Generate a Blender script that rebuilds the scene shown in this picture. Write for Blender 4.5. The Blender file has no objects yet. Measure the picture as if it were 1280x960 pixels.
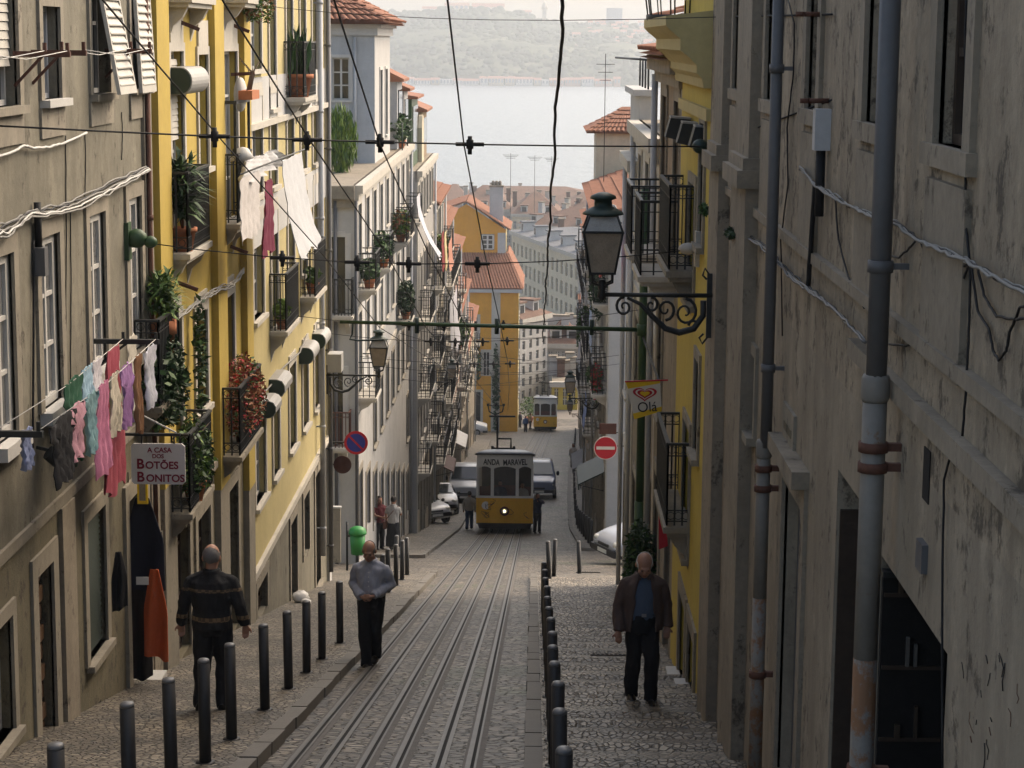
import bpy, math, random
from math import sin, cos, tan, atan, radians as R, pi, sqrt, floor
from mathutils import Vector, Matrix, noise as mnoise
V = Vector
rnd = random.Random(11)
SC = bpy.context.scene
COL = SC.collection
# ---------------------------------------------------------------- camera
FPX = 2600.0
PITCH = atan(430 / FPX); YAW = atan(29 / FPX); ROLL = R(.5)
_fw = V((-sin(YAW) * cos(PITCH), cos(YAW) * cos(PITCH), -sin(PITCH)))
_rt = V((cos(YAW), sin(YAW), 0)); _up = _rt.cross(_fw)
_r2 = _rt * cos(ROLL) + _up * sin(ROLL); _u2 = _up * cos(ROLL) - _rt * sin(ROLL)
cam_d = bpy.data.cameras.new('camera'); cam = bpy.data.objects.new('camera', cam_d); COL.objects.link(cam)
cam_d.sensor_width = 36.0; cam_d.lens = FPX / 1280 * 36; cam_d.clip_start = .2; cam_d.clip_end = 9000
cam.matrix_world = Matrix(((_r2.x, _u2.x, -_fw.x, 0), (_r2.y, _u2.y, -_fw.y, 0), (_r2.z, _u2.z, -_fw.z, 0), (0, 0, 0, 1)))
SC.camera = cam
# ---------------------------------------------------------------- sky, sun, exposure
SUN_EL, SUN_AZ = R(44), R(48)          # azimuth measured from +Y (down the street) towards +X
w = bpy.data.worlds.new('World'); SC.world = w; w.use_nodes = True
nt = w.node_tree; bg = nt.nodes['Background']; sk = nt.nodes.new('ShaderNodeTexSky')
sk.sky_type = 'NISHITA'; sk.sun_disc = False; sk.sun_elevation = SUN_EL; sk.sun_rotation = SUN_AZ
sk.air_density = .8; sk.dust_density = 5.0; sk.ozone_density = .6; sk.altitude = 60
wm = nt.nodes.new('ShaderNodeMix'); wm.data_type = 'RGBA'; wm.blend_type = 'MULTIPLY'; wm.inputs[0].default_value = 1; wm.inputs[7].default_value = (1.06, 1.0, .88, 1)   # thin warm overcast
nt.links.new(sk.outputs[0], wm.inputs[6]); nt.links.new(wm.outputs[2], bg.inputs[0]); bg.inputs[1].default_value = .15
sd = bpy.data.lights.new('sun', 'SUN'); sun = bpy.data.objects.new('sun', sd); COL.objects.link(sun)
sd.energy = .5; sd.angle = R(85); sd.color = (1, .95, .85)
_sdir = V((sin(SUN_AZ) * cos(SUN_EL), cos(SUN_AZ) * cos(SUN_EL), sin(SUN_EL)))
sun.rotation_euler = (-_sdir).to_track_quat('-Z', 'Y').to_euler(); sun.location = _sdir * 60
SC.view_settings.view_transform = 'Standard'; SC.view_settings.look = 'None'
SC.view_settings.exposure = 1.32; SC.view_settings.gamma = 1.0
SC.cycles.max_bounces = 6; SC.cycles.diffuse_bounces = 4; SC.cycles.volume_bounces = 0
SC.cycles.use_denoising = True
# ---------------------------------------------------------------- ground profile and pixel helpers
XL, XR = -4.6, 1.85
SLOPE = .2085
def gz(y):
    if y < -4: y = -4
    if y < 86: return -2.68 - SLOPE * y
    if y < 98:
        t = (y - 86) / 12.0
        return -2.68 - SLOPE * 86 - (SLOPE * (y - 86) - (SLOPE - .15) * t * t * 6)
    z98 = -2.68 - SLOPE * 86 - (SLOPE * 12 - (SLOPE - .15) * 6)
    if y < 222: return z98 - .15 * (y - 98)
    z222 = z98 - .15 * 124
    return max(-46.5, z222 - .04 * (y - 222))
def sl(y): return (gz(y + .5) - gz(y - .5))
def ray(u, v): return _fw + _r2 * ((u - 640) / FPX) + _u2 * ((480 - v) / FPX)
def onx(u, v, x):
    d = ray(u, v); p = d * (x / d.x); return p
def ony(u, v, y):
    d = ray(u, v); return d * (y / d.y)
def ground(u, v):
    d = ray(u, v); lo, hi = 2., 600.
    for _ in range(60):
        m = (lo + hi) / 2
        if d.z / d.y * m > gz(m): lo = m
        else: hi = m
    return d * (lo / d.y)
# ---------------------------------------------------------------- materials
MATS = {}
def mat(name, col, rough=.85, var=.12, scale=2.0, streak=0., scol=None, bump=.12, bscale=30., metal=0., spec=.35, spots=0., spcol=(.05, .04, .03), local=False, emit=0.):
    if name in MATS: return MATS[name]
    m = bpy.data.materials.new(name); m.use_nodes = True; MATS[name] = m
    n = m.node_tree.nodes; L = m.node_tree.links; bs = n['Principled BSDF']
    bs.inputs['Roughness'].default_value = rough; bs.inputs['Metallic'].default_value = metal
    bs.inputs['Specular IOR Level'].default_value = spec
    if emit:
        bs.inputs['Emission Color'].default_value = (*col, 1); bs.inputs['Emission Strength'].default_value = emit
    if local:
        tc = n.new('ShaderNodeTexCoord'); src = tc.outputs['Object']
    else:
        g = n.new('ShaderNodeNewGeometry'); src = g.outputs['Position']
    def nz(sc, det=5., rg=.6, mp=None):
        t = n.new('ShaderNodeTexNoise'); t.inputs['Scale'].default_value = sc; t.inputs['Detail'].default_value = det; t.inputs['Roughness'].default_value = rg
        if mp:
            q = n.new('ShaderNodeMapping'); q.inputs['Scale'].default_value = mp; L.new(src, q.inputs[0]); L.new(q.outputs[0], t.inputs['Vector'])
        else: L.new(src, t.inputs['Vector'])
        return t.outputs['Fac']
    def ramp(f, a, b, pa=.3, pb=.7):
        r = n.new('ShaderNodeValToRGB'); r.color_ramp.elements[0].position = pa; r.color_ramp.elements[1].position = pb
        r.color_ramp.elements[0].color = (*a, 1); r.color_ramp.elements[1].color = (*b, 1); L.new(f, r.inputs[0]); return r.outputs[0]
    def mix(f, a, b, mode='MIX'):
        x = n.new('ShaderNodeMix'); x.data_type = 'RGBA'; x.blend_type = mode
        if isinstance(f, float): x.inputs[0].default_value = f
        else: L.new(f, x.inputs[0])
        for i, q in ((6, a), (7, b)):
            if isinstance(q, tuple): x.inputs[i].default_value = (*q, 1)
            else: L.new(q, x.inputs[i])
        return x.outputs[2]
    lo = tuple(c * (1 - var) for c in col); hi = tuple(min(1, c * (1 + var)) for c in col)
    c = ramp(nz(scale), lo, hi)
    c = mix(.5, c, ramp(nz(scale * 9, 4), lo, hi))
    if streak:
        sc_ = scol or tuple(q * .45 for q in col)
        f = ramp(nz(1.0, 7, .7, (2.6, 2.6, .42)), (0, 0, 0), (streak * .75,) * 3, .42, .78)
        c = mix(f, c, sc_)
        f2 = ramp(nz(.9, 8, .75), (0, 0, 0), (streak * .9,) * 3, .46, .72)
        c = mix(f2, c, tuple(q * .58 for q in col))
        f3 = ramp(nz(1.7, 8, .72), (0, 0, 0), (streak * .55,) * 3, .56, .66)
        c = mix(f3, c, tuple(min(1, q * 1.35) for q in col))
    if spots:
        f = ramp(nz(4., 9, .78, (1, 1, .8)), (0, 0, 0), (.8, .8, .8), .63 - spots * .07, .70 - spots * .07)
        c = mix(f, c, spcol)
    L.new(c, bs.inputs['Base Color'])
    if bump:
        b = n.new('ShaderNodeBump'); b.inputs['Strength'].default_value = bump; b.inputs['Distance'].default_value = .02
        L.new(nz(bscale, 6), b.inputs['Height']); L.new(b.outputs[0], bs.inputs['Normal'])
    return m
def stone_mat(name, col, cell, rough, var, joint, bump=.8, mortar=.09, stretch=(1, 1, 1), moss=0.):
    """small setts seen from afar: voronoi cells with recessed joints"""
    m = bpy.data.materials.new(name); m.use_nodes = True; MATS[name] = m
    n = m.node_tree.nodes; L = m.node_tree.links; bs = n['Principled BSDF']
    g = n.new('ShaderNodeNewGeometry'); q = n.new('ShaderNodeMapping'); q.inputs['Scale'].default_value = stretch; L.new(g.outputs['Position'], q.inputs[0])
    vo = n.new('ShaderNodeTexVoronoi'); vo.inputs['Scale'].default_value = 1 / cell; L.new(q.outputs[0], vo.inputs['Vector'])
    ve = n.new('ShaderNodeTexVoronoi'); ve.feature = 'DISTANCE_TO_EDGE'; ve.inputs['Scale'].default_value = 1 / cell; L.new(q.outputs[0], ve.inputs['Vector'])
    rp = n.new('ShaderNodeValToRGB'); rp.color_ramp.elements[0].position = .02; rp.color_ramp.elements[1].position = mortar; L.new(ve.outputs['Distance'], rp.inputs[0])
    hs = n.new('ShaderNodeValToRGB'); hs.color_ramp.elements[0].color = (*[c * (1 - var) for c in col], 1); hs.color_ramp.elements[1].color = (*[min(1, c * (1 + var)) for c in col], 1)
    sp = n.new('ShaderNodeSeparateColor'); L.new(vo.outputs['Color'], sp.inputs[0]); L.new(sp.outputs[0], hs.inputs[0])
    big = n.new('ShaderNodeTexNoise'); big.inputs['Scale'].default_value = .8; big.inputs['Detail'].default_value = 6; L.new(g.outputs['Position'], big.inputs['Vector'])
    br = n.new('ShaderNodeValToRGB'); br.color_ramp.elements[0].color = (.55, .53, .5, 1); br.color_ramp.elements[1].color = (1.15, 1.12, 1.05, 1); br.color_ramp.elements[0].position = .35; br.color_ramp.elements[1].position = .65
    L.new(big.outputs['Fac'], br.inputs[0])
    m1 = n.new('ShaderNodeMix'); m1.data_type = 'RGBA'; m1.blend_type = 'MULTIPLY'; m1.inputs[0].default_value = 1; L.new(hs.outputs[0], m1.inputs[6]); L.new(br.outputs[0], m1.inputs[7])
    m2 = n.new('ShaderNodeMix'); m2.data_type = 'RGBA'; L.new(rp.outputs[0], m2.inputs[0]); m2.inputs[6].default_value = (*joint, 1); L.new(m1.outputs[2], m2.inputs[7])
    out = m2.outputs[2]
    if moss:
        mn = n.new('ShaderNodeTexNoise'); mn.inputs['Scale'].default_value = .33; mn.inputs['Detail'].default_value = 8; L.new(g.outputs['Position'], mn.inputs['Vector'])
        mr = n.new('ShaderNodeValToRGB'); mr.color_ramp.elements[0].position = .55; mr.color_ramp.elements[1].position = .68; mr.color_ramp.elements[1].color = (moss,) * 3 + (1,); L.new(mn.outputs['Fac'], mr.inputs[0])
        m3 = n.new('ShaderNodeMix'); m3.data_type = 'RGBA'; L.new(mr.outputs[0], m3.inputs[0]); L.new(out, m3.inputs[6]); m3.inputs[7].default_value = (.05, .075, .02, 1); out = m3.outputs[2]
    L.new(out, bs.inputs['Base Color'])
    bs.inputs['Roughness'].default_value = rough
    b = n.new('ShaderNodeBump'); b.inputs['Strength'].default_value = bump; b.inputs['Distance'].default_value = .03
    h = n.new('ShaderNodeMath'); h.operation = 'MULTIPLY_ADD'; L.new(sp.outputs[1], h.inputs[0]); h.inputs[1].default_value = .5; L.new(rp.outputs[0], h.inputs[2])
    L.new(h.outputs[0], b.inputs['Height']); L.new(b.outputs[0], bs.inputs['Normal'])
    return m
mat('glass', (.02, .023, .025), .08, .2, bump=.02, bscale=2, spec=.5)
mat('glass_pale', (.15, .15, .145), .2, .3, bump=.02, bscale=2, spec=.5)
mat('dark', (.012, .011, .01), .9, .3)
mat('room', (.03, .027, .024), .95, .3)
mat('iron', (.018, .02, .02), .55, .2, spec=.4, bump=.05)
mat('iron_green', (.015, .035, .028), .5, .25, spec=.4, bump=.05)
mat('rust_iron', (.10, .045, .03), .8, .35, scale=6)
mat('white_paint', (.52, .51, .48), .6, .08, streak=.25)
mat('grey_paint', (.42, .43, .44), .6, .1, streak=.3)
mat('slat_white', (.48, .46, .41), .6, .1, streak=.35)
mat('stone', (.26, .232, .182), .85, .18, streak=.6, spots=.8)
mat('stone_pale', (.47, .44, .38), .85, .12, streak=.35)
mat('stone_dark', (.26, .222, .168), .85, .22, streak=.75, spots=.9)
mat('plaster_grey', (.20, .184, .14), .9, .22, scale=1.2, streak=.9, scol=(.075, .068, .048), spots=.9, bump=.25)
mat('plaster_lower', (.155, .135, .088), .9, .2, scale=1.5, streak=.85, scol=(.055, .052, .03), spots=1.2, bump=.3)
mat('plaster_right', (.33, .275, .20), .9, .3, scale=1.1, streak=.9, scol=(.075, .06, .042), spots=1.5, bump=.3)
mat('plaster_right_low', (.30, .255, .19), .9, .2, scale=1.6, streak=.85, scol=(.08, .066, .05), spots=.95, bump=.25)
mat('yellow', (.45, .33, .068), .85, .1, scale=1.3, streak=.4, scol=(.30, .20, .06), bump=.12)
mat('yellow_pale', (.47, .395, .185), .85, .1, scale=1.3, streak=.35, scol=(.35, .27, .12), bump=.12)
mat('yellow_lemon', (.48, .37, .065), .85, .1, scale=1.3, streak=.45, scol=(.33, .25, .06), bump=.12)
mat('ochre', (.66, .31, .025), .85, .1, scale=.8, streak=.25)
mat('white_wall', (.46, .455, .44), .85, .08, streak=.3, scol=(.33, .33, .32))
mat('cream_wall', (.55, .49, .36), .85, .1, streak=.4)
mat('pink_wall', (.55, .36, .28), .85, .1, streak=.4)
mat('blue_grey_wall', (.40, .415, .43), .85, .1, streak=.35)
mat('grey_wall', (.40, .385, .36), .85, .12, streak=.5)
mat('brown_wall', (.27, .2, .13), .85, .2, streak=.6, spots=.3)
mat('tile', (.27, .12, .07), .85, .35, scale=3, streak=.2, spots=.25, spcol=(.12, .1, .07))
mat('slate', (.13, .135, .145), .8, .2)
mat('tile_far', (.14, .08, .055), .9, .4, scale=.4, streak=0)
mat('pipe_grey', (.105, .105, .108), .55, .12, streak=.3, bump=.04)
mat('pipe_pale', (.20, .187, .165), .6, .15, streak=.3, spots=.8, spcol=(.17, .08, .03), bump=.08)
mat('pipe_rusty', (.20, .187, .165), .7, .15, streak=.3, spots=2.3, spcol=(.2, .08, .02), bump=.15)
mat('cable', (.012, .012, .013), .7, .2, bump=0)
mat('cable_grey', (.22, .215, .2), .8, .2, bump=0)
mat('wood', (.10, .055, .028), .7, .3, streak=.4)
mat('wood_dark', (.045, .03, .02), .7, .3, streak=.3)
mat('green_louver', (.022, .033, .026), .6, .2)
mat('mast_green', (.035, .075, .03), .5, .2, streak=.2)
mat('hood', (.33, .325, .31), .5, .08, streak=.3)
mat('terracotta', (.40, .15, .07), .85, .15)
mat('leaf_dark', (.022, .05, .018), .6, .4, scale=8, bump=0)
mat('leaf', (.045, .10, .022), .6, .4, scale=8, bump=0)
mat('leaf_bright', (.12, .19, .025), .6, .35, scale=8, bump=0)
mat('leaf_rust', (.22, .085, .03), .65, .5, scale=8, bump=0)
mat('leaf_red', (.42, .03, .035), .6, .3, scale=8, bump=0)
mat('bark', (.09, .065, .045), .9, .3)
# ---------------------------------------------------------------- mesh building
XF = {}
class MB:
    def __init__(s): s.v = []; s.f = []; s.s = []
    def add(s, vs, fs, smooth=False):
        o = len(s.v); s.v += [V(p) for p in vs]
        for q in fs: s.f.append(tuple(o + i for i in q)); s.s.append(smooth)
        return s
    def box(s, x0, x1, y0, y1, z0, z1):
        return s.add([(x, y, z) for z in (z0, z1) for y in (y0, y1) for x in (x0, x1)], [(0, 2, 3, 1), (4, 5, 7, 6), (0, 1, 5, 4), (2, 6, 7, 3), (0, 4, 6, 2), (1, 3, 7, 5)])
    def obox(s, c, a, b, d):
        c, a, b, d = V(c), V(a), V(b), V(d)
        return s.add([c + a * i + b * j + d * k for k in (-1, 1) for j in (-1, 1) for i in (-1, 1)], [(0, 2, 3, 1), (4, 5, 7, 6), (0, 1, 5, 4), (2, 6, 7, 3), (0, 4, 6, 2), (1, 3, 7, 5)])
    def beam(s, p, q, w=.03, h=None):
        p, q = V(p), V(q); d = q - p; h = h or w
        a = d.cross(V((0, 0, 1)))
        if a.length < 1e-4: a = V((1, 0, 0))
        a.normalize(); b = a.cross(d).normalized()
        return s.obox((p + q) / 2, d / 2, a * w / 2, b * h / 2)
    def tube(s, pts, r, n=6, smooth=True, cap=True, flat=1.0):
        pts = [V(p) for p in pts]; k = len(pts); rs = r if isinstance(r, (list, tuple)) else [r] * k
        o = len(s.v); prev = None
        for i, p in enumerate(pts):
            d = (pts[min(i + 1, k - 1)] - pts[max(i - 1, 0)])
            if d.length < 1e-7: d = V((0, 0, 1))
            d.normalize()
            if prev is None:
                a = d.cross(V((0, 0, 1)))
                if a.length < .05: a = d.cross(V((0, 1, 0)))
            else: a = prev - d * prev.dot(d)
            a.normalize(); prev = a; b = d.cross(a)
            for j in range(n):
                t = 2 * pi * j / n; s.v.append(p + a * cos(t) * rs[i] + b * sin(t) * rs[i] * flat)
        for i in range(k - 1):
            for j in range(n):
                s.f.append((o + i * n + j, o + i * n + (j + 1) % n, o + (i + 1) * n + (j + 1) % n, o + (i + 1) * n + j)); s.s.append(smooth)
        if cap:
            s.f.append(tuple(o + j for j in range(n))[::-1]); s.s.append(False)
            s.f.append(tuple(o + (k - 1) * n + j for j in range(n))); s.s.append(False)
        return s
    def lathe(s, prof, n=12, loc=(0, 0, 0), smooth=True, sq=False):
        o = len(s.v); l = V(loc)
        for r, z in prof:
            for j in range(n):
                t = 2 * pi * (j + (.5 if sq else 0)) / n; s.v.append(l + V((r * cos(t), r * sin(t), z)))
        for i in range(len(prof) - 1):
            for j in range(n):
                s.f.append((o + i * n + j, o + i * n + (j + 1) % n, o + (i + 1) * n + (j + 1) % n, o + (i + 1) * n + j)); s.s.append(smooth)
        for i, rev in ((0, True), (len(prof) - 1, False)):
            if prof[i][0] > 1e-5:
                q = tuple(o + i * n + j for j in range(n)); s.f.append(q[::-1] if rev else q); s.s.append(False)
        return s
    def ell(s, c, r, nu=14, nv=9):
        c = V(c); o = len(s.v)
        for i in range(nv + 1):
            p = pi * i / nv
            for j in range(nu):
                t = 2 * pi * j / nu; s.v.append(c + V((r[0] * sin(p) * cos(t), r[1] * sin(p) * sin(t), r[2] * cos(p))))
        for i in range(nv):
            for j in range(nu):
                s.f.append((o + i * nu + j, o + (i + 1) * nu + j, o + (i + 1) * nu + (j + 1) % nu, o + i * nu + (j + 1) % nu)); s.s.append(True)
        return s
    def loft(s, rings, smooth=True, cap=True, closed=True):
        n = len(rings[0]); o = len(s.v)
        for r in rings: s.v += [V(p) for p in r]
        for i in range(len(rings) - 1):
            for j in range(n if closed else n - 1):
                s.f.append((o + i * n + j, o + i * n + (j + 1) % n, o + (i + 1) * n + (j + 1) % n, o + (i + 1) * n + j)); s.s.append(smooth)
        if cap and closed:
            s.f.append(tuple(o + j for j in range(n))[::-1]); s.s.append(False)
            s.f.append(tuple(o + (len(rings) - 1) * n + j for j in range(n))); s.s.append(False)
        return s
    def prism(s, poly, dvec):
        n = len(poly); a = [V(p) for p in poly]; d = V(dvec)
        return s.add(a + [p + d for p in a], [tuple(range(n))[::-1], tuple(range(n, 2 * n))] + [(i, (i + 1) % n, n + (i + 1) % n, n + i) for i in range(n)])
    def mesh(s, name, inv=None):
        me = bpy.data.meshes.new(name)
        vs = [inv @ p for p in s.v] if inv else s.v
        me.from_pydata([tuple(p) for p in vs], [], s.f); me.polygons.foreach_set('use_smooth', s.s); me.update()
        return me
    def build(s, name, m, parent=None, kind=None, world=True):
        inv = None
        if parent is not None and world: inv = XF[parent.name].inverted()
        o = bpy.data.objects.new(name, s.mesh(name, inv)); COL.objects.link(o)
        if m: o.data.materials.append(MATS[m] if isinstance(m, str) else m)
        if parent is not None: o.parent = parent; XF[o.name] = XF[parent.name].copy()
        else: XF[o.name] = Matrix()
        if kind: o['kind'] = kind
        return o
def tag(o, label=None, cat=None, group=None, kind=None):
    if label: o['label'] = label
    if cat: o['category'] = cat
    if group: o['group'] = group
    if kind: o['kind'] = kind
    return o
def thing(name, label, cat, loc=(0, 0, 0), rz=0, group=None):
    o = bpy.data.objects.new(name, None); COL.objects.link(o); o.empty_display_size = .1
    o.location = loc; o.rotation_euler = (0, 0, rz)
    XF[o.name] = Matrix.Translation(V(loc)) @ Matrix.Rotation(rz, 4, 'Z')
    return tag(o, label, cat, group)
def kids(o): return [c for c in bpy.data.objects if c.parent == o]
def copy_tree(o, loc, rz=None, label=None, ch=None):
    c = o.copy(); COL.objects.link(c); c.location = loc
    if rz is not None: c.rotation_euler = (0, 0, rz)
    XF[c.name] = Matrix.Translation(V(loc)) @ Matrix.Rotation(c.rotation_euler[2], 4, 'Z')
    if label: c['label'] = label
    for k in (ch if ch is not None else kids(o)):
        d = k.copy(); COL.objects.link(d); d.parent = c
        for g in kids(k):
            e = g.copy(); COL.objects.link(e); e.parent = d
    return c
# ---------------------------------------------------------------- facades
class Fr:
    """a vertical wall frame: s along the wall, z up, o outwards"""
    def __init__(s, O, u, n): s.O = V(O); s.u = V(u).normalized(); s.n = V(n).normalized()
    def p(s, a, z, o=0.): q = s.O + s.u * a + s.n * o; return V((q.x, q.y, z))
    def box(s, mb, a0, a1, z0, z1, o0, o1):
        mb.add([s.p(a, z, o) for z in (z0, z1) for o in (o0, o1) for a in (a0, a1)], [(0, 2, 3, 1), (4, 5, 7, 6), (0, 1, 5, 4), (2, 6, 7, 3), (0, 4, 6, 2), (1, 3, 7, 5)]); return mb
FL = lambda x=XL: Fr((x, 0, 0), (0, 1, 0), (1, 0, 0))
FRr = lambda x=XR: Fr((x, 0, 0), (0, 1, 0), (-1, 0, 0))
def wall(root, fr, s0, s1, z0, z1, holes, m, name='wall', rd=.2, bot=None):
    mb = MB()
    ss = sorted({s0, s1, *[min(max(h[i], s0), s1) for h in holes for i in (0, 1)]}); zs = sorted({z0, z1, *[min(max(h[i], z0), z1) for h in holes for i in (2, 3)]})
    for i in range(len(ss) - 1):
        zc = None
        for j in range(len(zs) - 1):
            a, b, c, d = ss[i], ss[i + 1], zs[j], zs[j + 1]; ma, mz = (a + b) / 2, (c + d) / 2
            if any(h[0] < ma < h[1] and h[2] < mz < h[3] for h in holes): continue
            mb.add([fr.p(a, c), fr.p(b, c), fr.p(b, d), fr.p(a, d)], [(0, 1, 2, 3)])
    for h in holes:
        a, b, c, d = h[:4]
        for q in (((a, c), (a, d)), ((a, d), (b, d)), ((b, d), (b, c)), ((b, c), (a, c))):
            mb.add([fr.p(*q[0]), fr.p(*q[1]), fr.p(*q[1], -rd), fr.p(*q[0], -rd)], [(0, 1, 2, 3)])
    return mb.build(name, m, root)
def shell(root, fr, s0, s1, z0, z1, depth, m, name='side_wall', top='stone_dark'):
    mb = MB()
    a, b, c, d = fr.p(s0, z0, -.001), fr.p(s1, z0, -.001), fr.p(s1, z0, -depth), fr.p(s0, z0, -depth)
    up = V((0, 0, z1 - z0))
    for p, q in ((a, d), (b, c), (c, d)): mb.add([p, q, q + up, p + up], [(0, 1, 2, 3)])
    mb.build(name, m, root)
    t = MB(); t.add([fr.p(s0, z1, 0), fr.p(s1, z1, 0), fr.p(s1, z1, -depth), fr.p(s0, z1, -depth)], [(0, 1, 2, 3)]); t.build('roof_slab', top, root)
def window(root, fr, h, frame='white_paint', glass='glass', cols=2, rows=3, sur='stone', sw=.13, rec=.13, sill=True, each=True, door=False, member=.05, lint=0):
    a, b, c, d = h[:4]
    if sur:
        mb = MB(); e = .03
        fr.box(mb, a - sw, a, c - (0 if door else .0), d + sw, -.02, e); fr.box(mb, b, b + sw, c, d + sw, -.02, e); fr.box(mb, a, b, d, d + sw + lint, -.02, e)
        mb.build('surround', sur, root)
    mb = MB(); o0, o1 = -rec - .03, -rec + .03; w_ = member
    fr.box(mb, a, a + w_, c, d, o0, o1); fr.box(mb, b - w_, b, c, d, o0, o1); fr.box(mb, a + w_, b - w_, d - w_, d, o0, o1); fr.box(mb, a + w_, b - w_, c, c + w_, o0, o1)
    ia, ib, ic, id_ = a + w_, b - w_, c + w_, d - w_
    for i in range(1, cols):
        x = ia + (ib - ia) * i / cols; fr.box(mb, x - .03, x + .03, ic, id_, o0 + .004, o1 - .004)
    for j in range(1, rows):
        z = ic + (id_ - ic) * j / rows; fr.box(mb, ia, ib, z - .02, z + .02, o0 + .008, o1 - .008)
    if door: fr.box(mb, ia, ib, ic, ic + (id_ - ic) * .28, o0 + .01, o1 - .01)
    f = mb.build('door' if door else 'window', frame, root)
    if each:
        for i in range(cols):
            for j in range(rows):
                q = MB(); fr.box(q, ia + (ib - ia) * i / cols, ia + (ib - ia) * (i + 1) / cols, ic + (id_ - ic) * j / rows, ic + (id_ - ic) * (j + 1) / rows, -rec - .012, -rec - .002)
                q.build('pane', glass, f)
    else:
        q = MB(); fr.box(q, ia, ib, ic, id_, -rec - .012, -rec - .002); q.build('pane', glass, f)
    if sill and not door:
        q = MB(); fr.box(q, a - .1, b + .1, c - .07, c, -.1, .09); q.build('sill', sur or 'stone', f)
    return f
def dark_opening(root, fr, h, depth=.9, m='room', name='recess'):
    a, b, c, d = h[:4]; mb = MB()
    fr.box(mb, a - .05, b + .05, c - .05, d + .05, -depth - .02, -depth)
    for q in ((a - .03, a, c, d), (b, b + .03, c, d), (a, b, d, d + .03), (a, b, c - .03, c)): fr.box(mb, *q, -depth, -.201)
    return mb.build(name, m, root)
def blind(root, fr, a, b, c, d, o=-.06, m='slat_white', pitch=.075, name='roller_blind', th=.012):
    base = MB(); fr.box(base, a, b, c, d, o - .03, o - .015); p = base.build(name, m, root)
    n = max(1, int((d - c) / pitch)); step = (d - c) / n
    for i in range(n):
        z = c + i * step; q = MB()
        q.add([fr.p(s_, zz, oo) for s_ in (a, b) for zz, oo in ((z + .004, o + th), (z + step - .004, o), (z + step - .004, o - .014), (z + .004, o - .014))], [(0, 1, 2, 3), (7, 6, 5, 4), (0, 4, 5, 1), (1, 5, 6, 2), (2, 6, 7, 3), (3, 7, 4, 0)])
        q.build('slat', m, p)
    return p
def railing(mb, fr, s0, s1, z, o0, o1, h=1.0, sp=.09, r=.011, front=True, scroll=True):
    """iron balcony railing: ends from the wall (o0) to the front (o1), front between s0 and s1"""
    def run(pa, pb):
        d = pb - pa; L_ = d.length; n = max(1, int(L_ / sp)); up = V((0, 0, 1))
        mb.beam(pa + up * h, pb + up * h, .045, .03)
        for hh in (.07, .2, h - .14): mb.beam(pa + up * hh, pb + up * hh, .018, .014)
        for i in range(n + 1):
            q = pa + d * (i / n); mb.beam(q + up * .02, q + up * h, r * 2)
        if scroll:
            for i in range(n):
                q = pa + d * ((i + .5) / n); e = d.normalized()
                for cz, rr in ((.135, .045), (h - .07, .045)):
                    pts = [q + e * rr * cos(t * pi / 4) + up * (cz + rr * sin(t * pi / 4)) for t in range(9)]
                    mb.tube(pts, .006, 3, cap=False)
    run(fr.p(s0, z, o1), fr.p(s1, z, o1)); run(fr.p(s0, z, o0), fr.p(s0, z, o1)); run(fr.p(s1, z, o0), fr.p(s1, z, o1))
    return mb
def balcony(root, fr, s0, s1, z, pr=.6, h=1.0, m='stone', iron='iron', th=.13, brackets=True, scroll=True, sp=.09, bm=None):
    mb = MB(); fr.box(mb, s0, s1, z - th * .55, z, -.02, pr); fr.box(mb, s0 + .04, s1 - .04, z - th, z - th * .55, -.02, pr - .05)
    sb = mb.build('balcony', m, root)
    rl = MB(); railing(rl, fr, s0 + .04, s1 - .04, z, 0, pr - .04, h, scroll=scroll, sp=sp); rl.build('railing', iron, sb)
    if brackets:
        for s_ in (s0 + .18, s1 - .18):
            q = MB(); q.prism([fr.p(s_ - .06, z - th, 0), fr.p(s_ - .06, z - th, pr * .75), fr.p(s_ - .06, z - th - .12, pr * .55), fr.p(s_ - .06, z - th - .22, pr * .2), fr.p(s_ - .06, z - th - .42, 0)], fr.u * .12); q.build('bracket', bm or m, sb)
    return sb
def tiled_roof(root, p0, p1, q0, q1, m='tile', tw=.22, name='roof', each=True):
    """barrel tiles on a quad: eave p0-p1, ridge q0-q1"""
    p0, p1, q0, q1 = V(p0), V(p1), V(q0), V(q1)
    nrm = (p1 - p0).cross(q0 - p0).normalized()
    if nrm.z < 0: nrm = -nrm
    mb = MB(); mb.add([p0, p1, q1, q0], [(0, 1, 2, 3)]); mb.add([p - nrm * .06 for p in (p0, p1, q1, q0)], [(0, 1, 2, 3)])
    ro = mb.build(name, m, root)
    n = max(2, int((p1 - p0).length / tw)); tl = .42
    bulk = MB()
    for i in range(n):
        t = (i + .5) / n; a = p0.lerp(p1, t); b = q0.lerp(q1, t); L_ = (b - a).length; k = max(1, int(L_ / tl))
        side = (p1 - p0).normalized()
        for j in range(k):
            c0 = a.lerp(b, j / k) + nrm * .015; c1 = a.lerp(b, (j + 1.12) / k) + nrm * .0
            if j == k - 1: c1 = b
            if each: q = MB()
            else: q = bulk
            rr = tw * .42; wig = rnd.uniform(-.012, .012)
            rings = []
            for cc, r_ in ((c0 + nrm * .02, rr * 1.05), (c1, rr * .85)):
                rings.append([cc + side * (wig + r_ * cos(pi * g / 4)) + nrm * (.02 + r_ * .75 * sin(pi * g / 4)) for g in range(5)])
            q.loft(rings, closed=False)
            if each: q.build('tile', m, ro)
    if not each: bulk.build('tile_courses', m, ro)
    return ro
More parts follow.
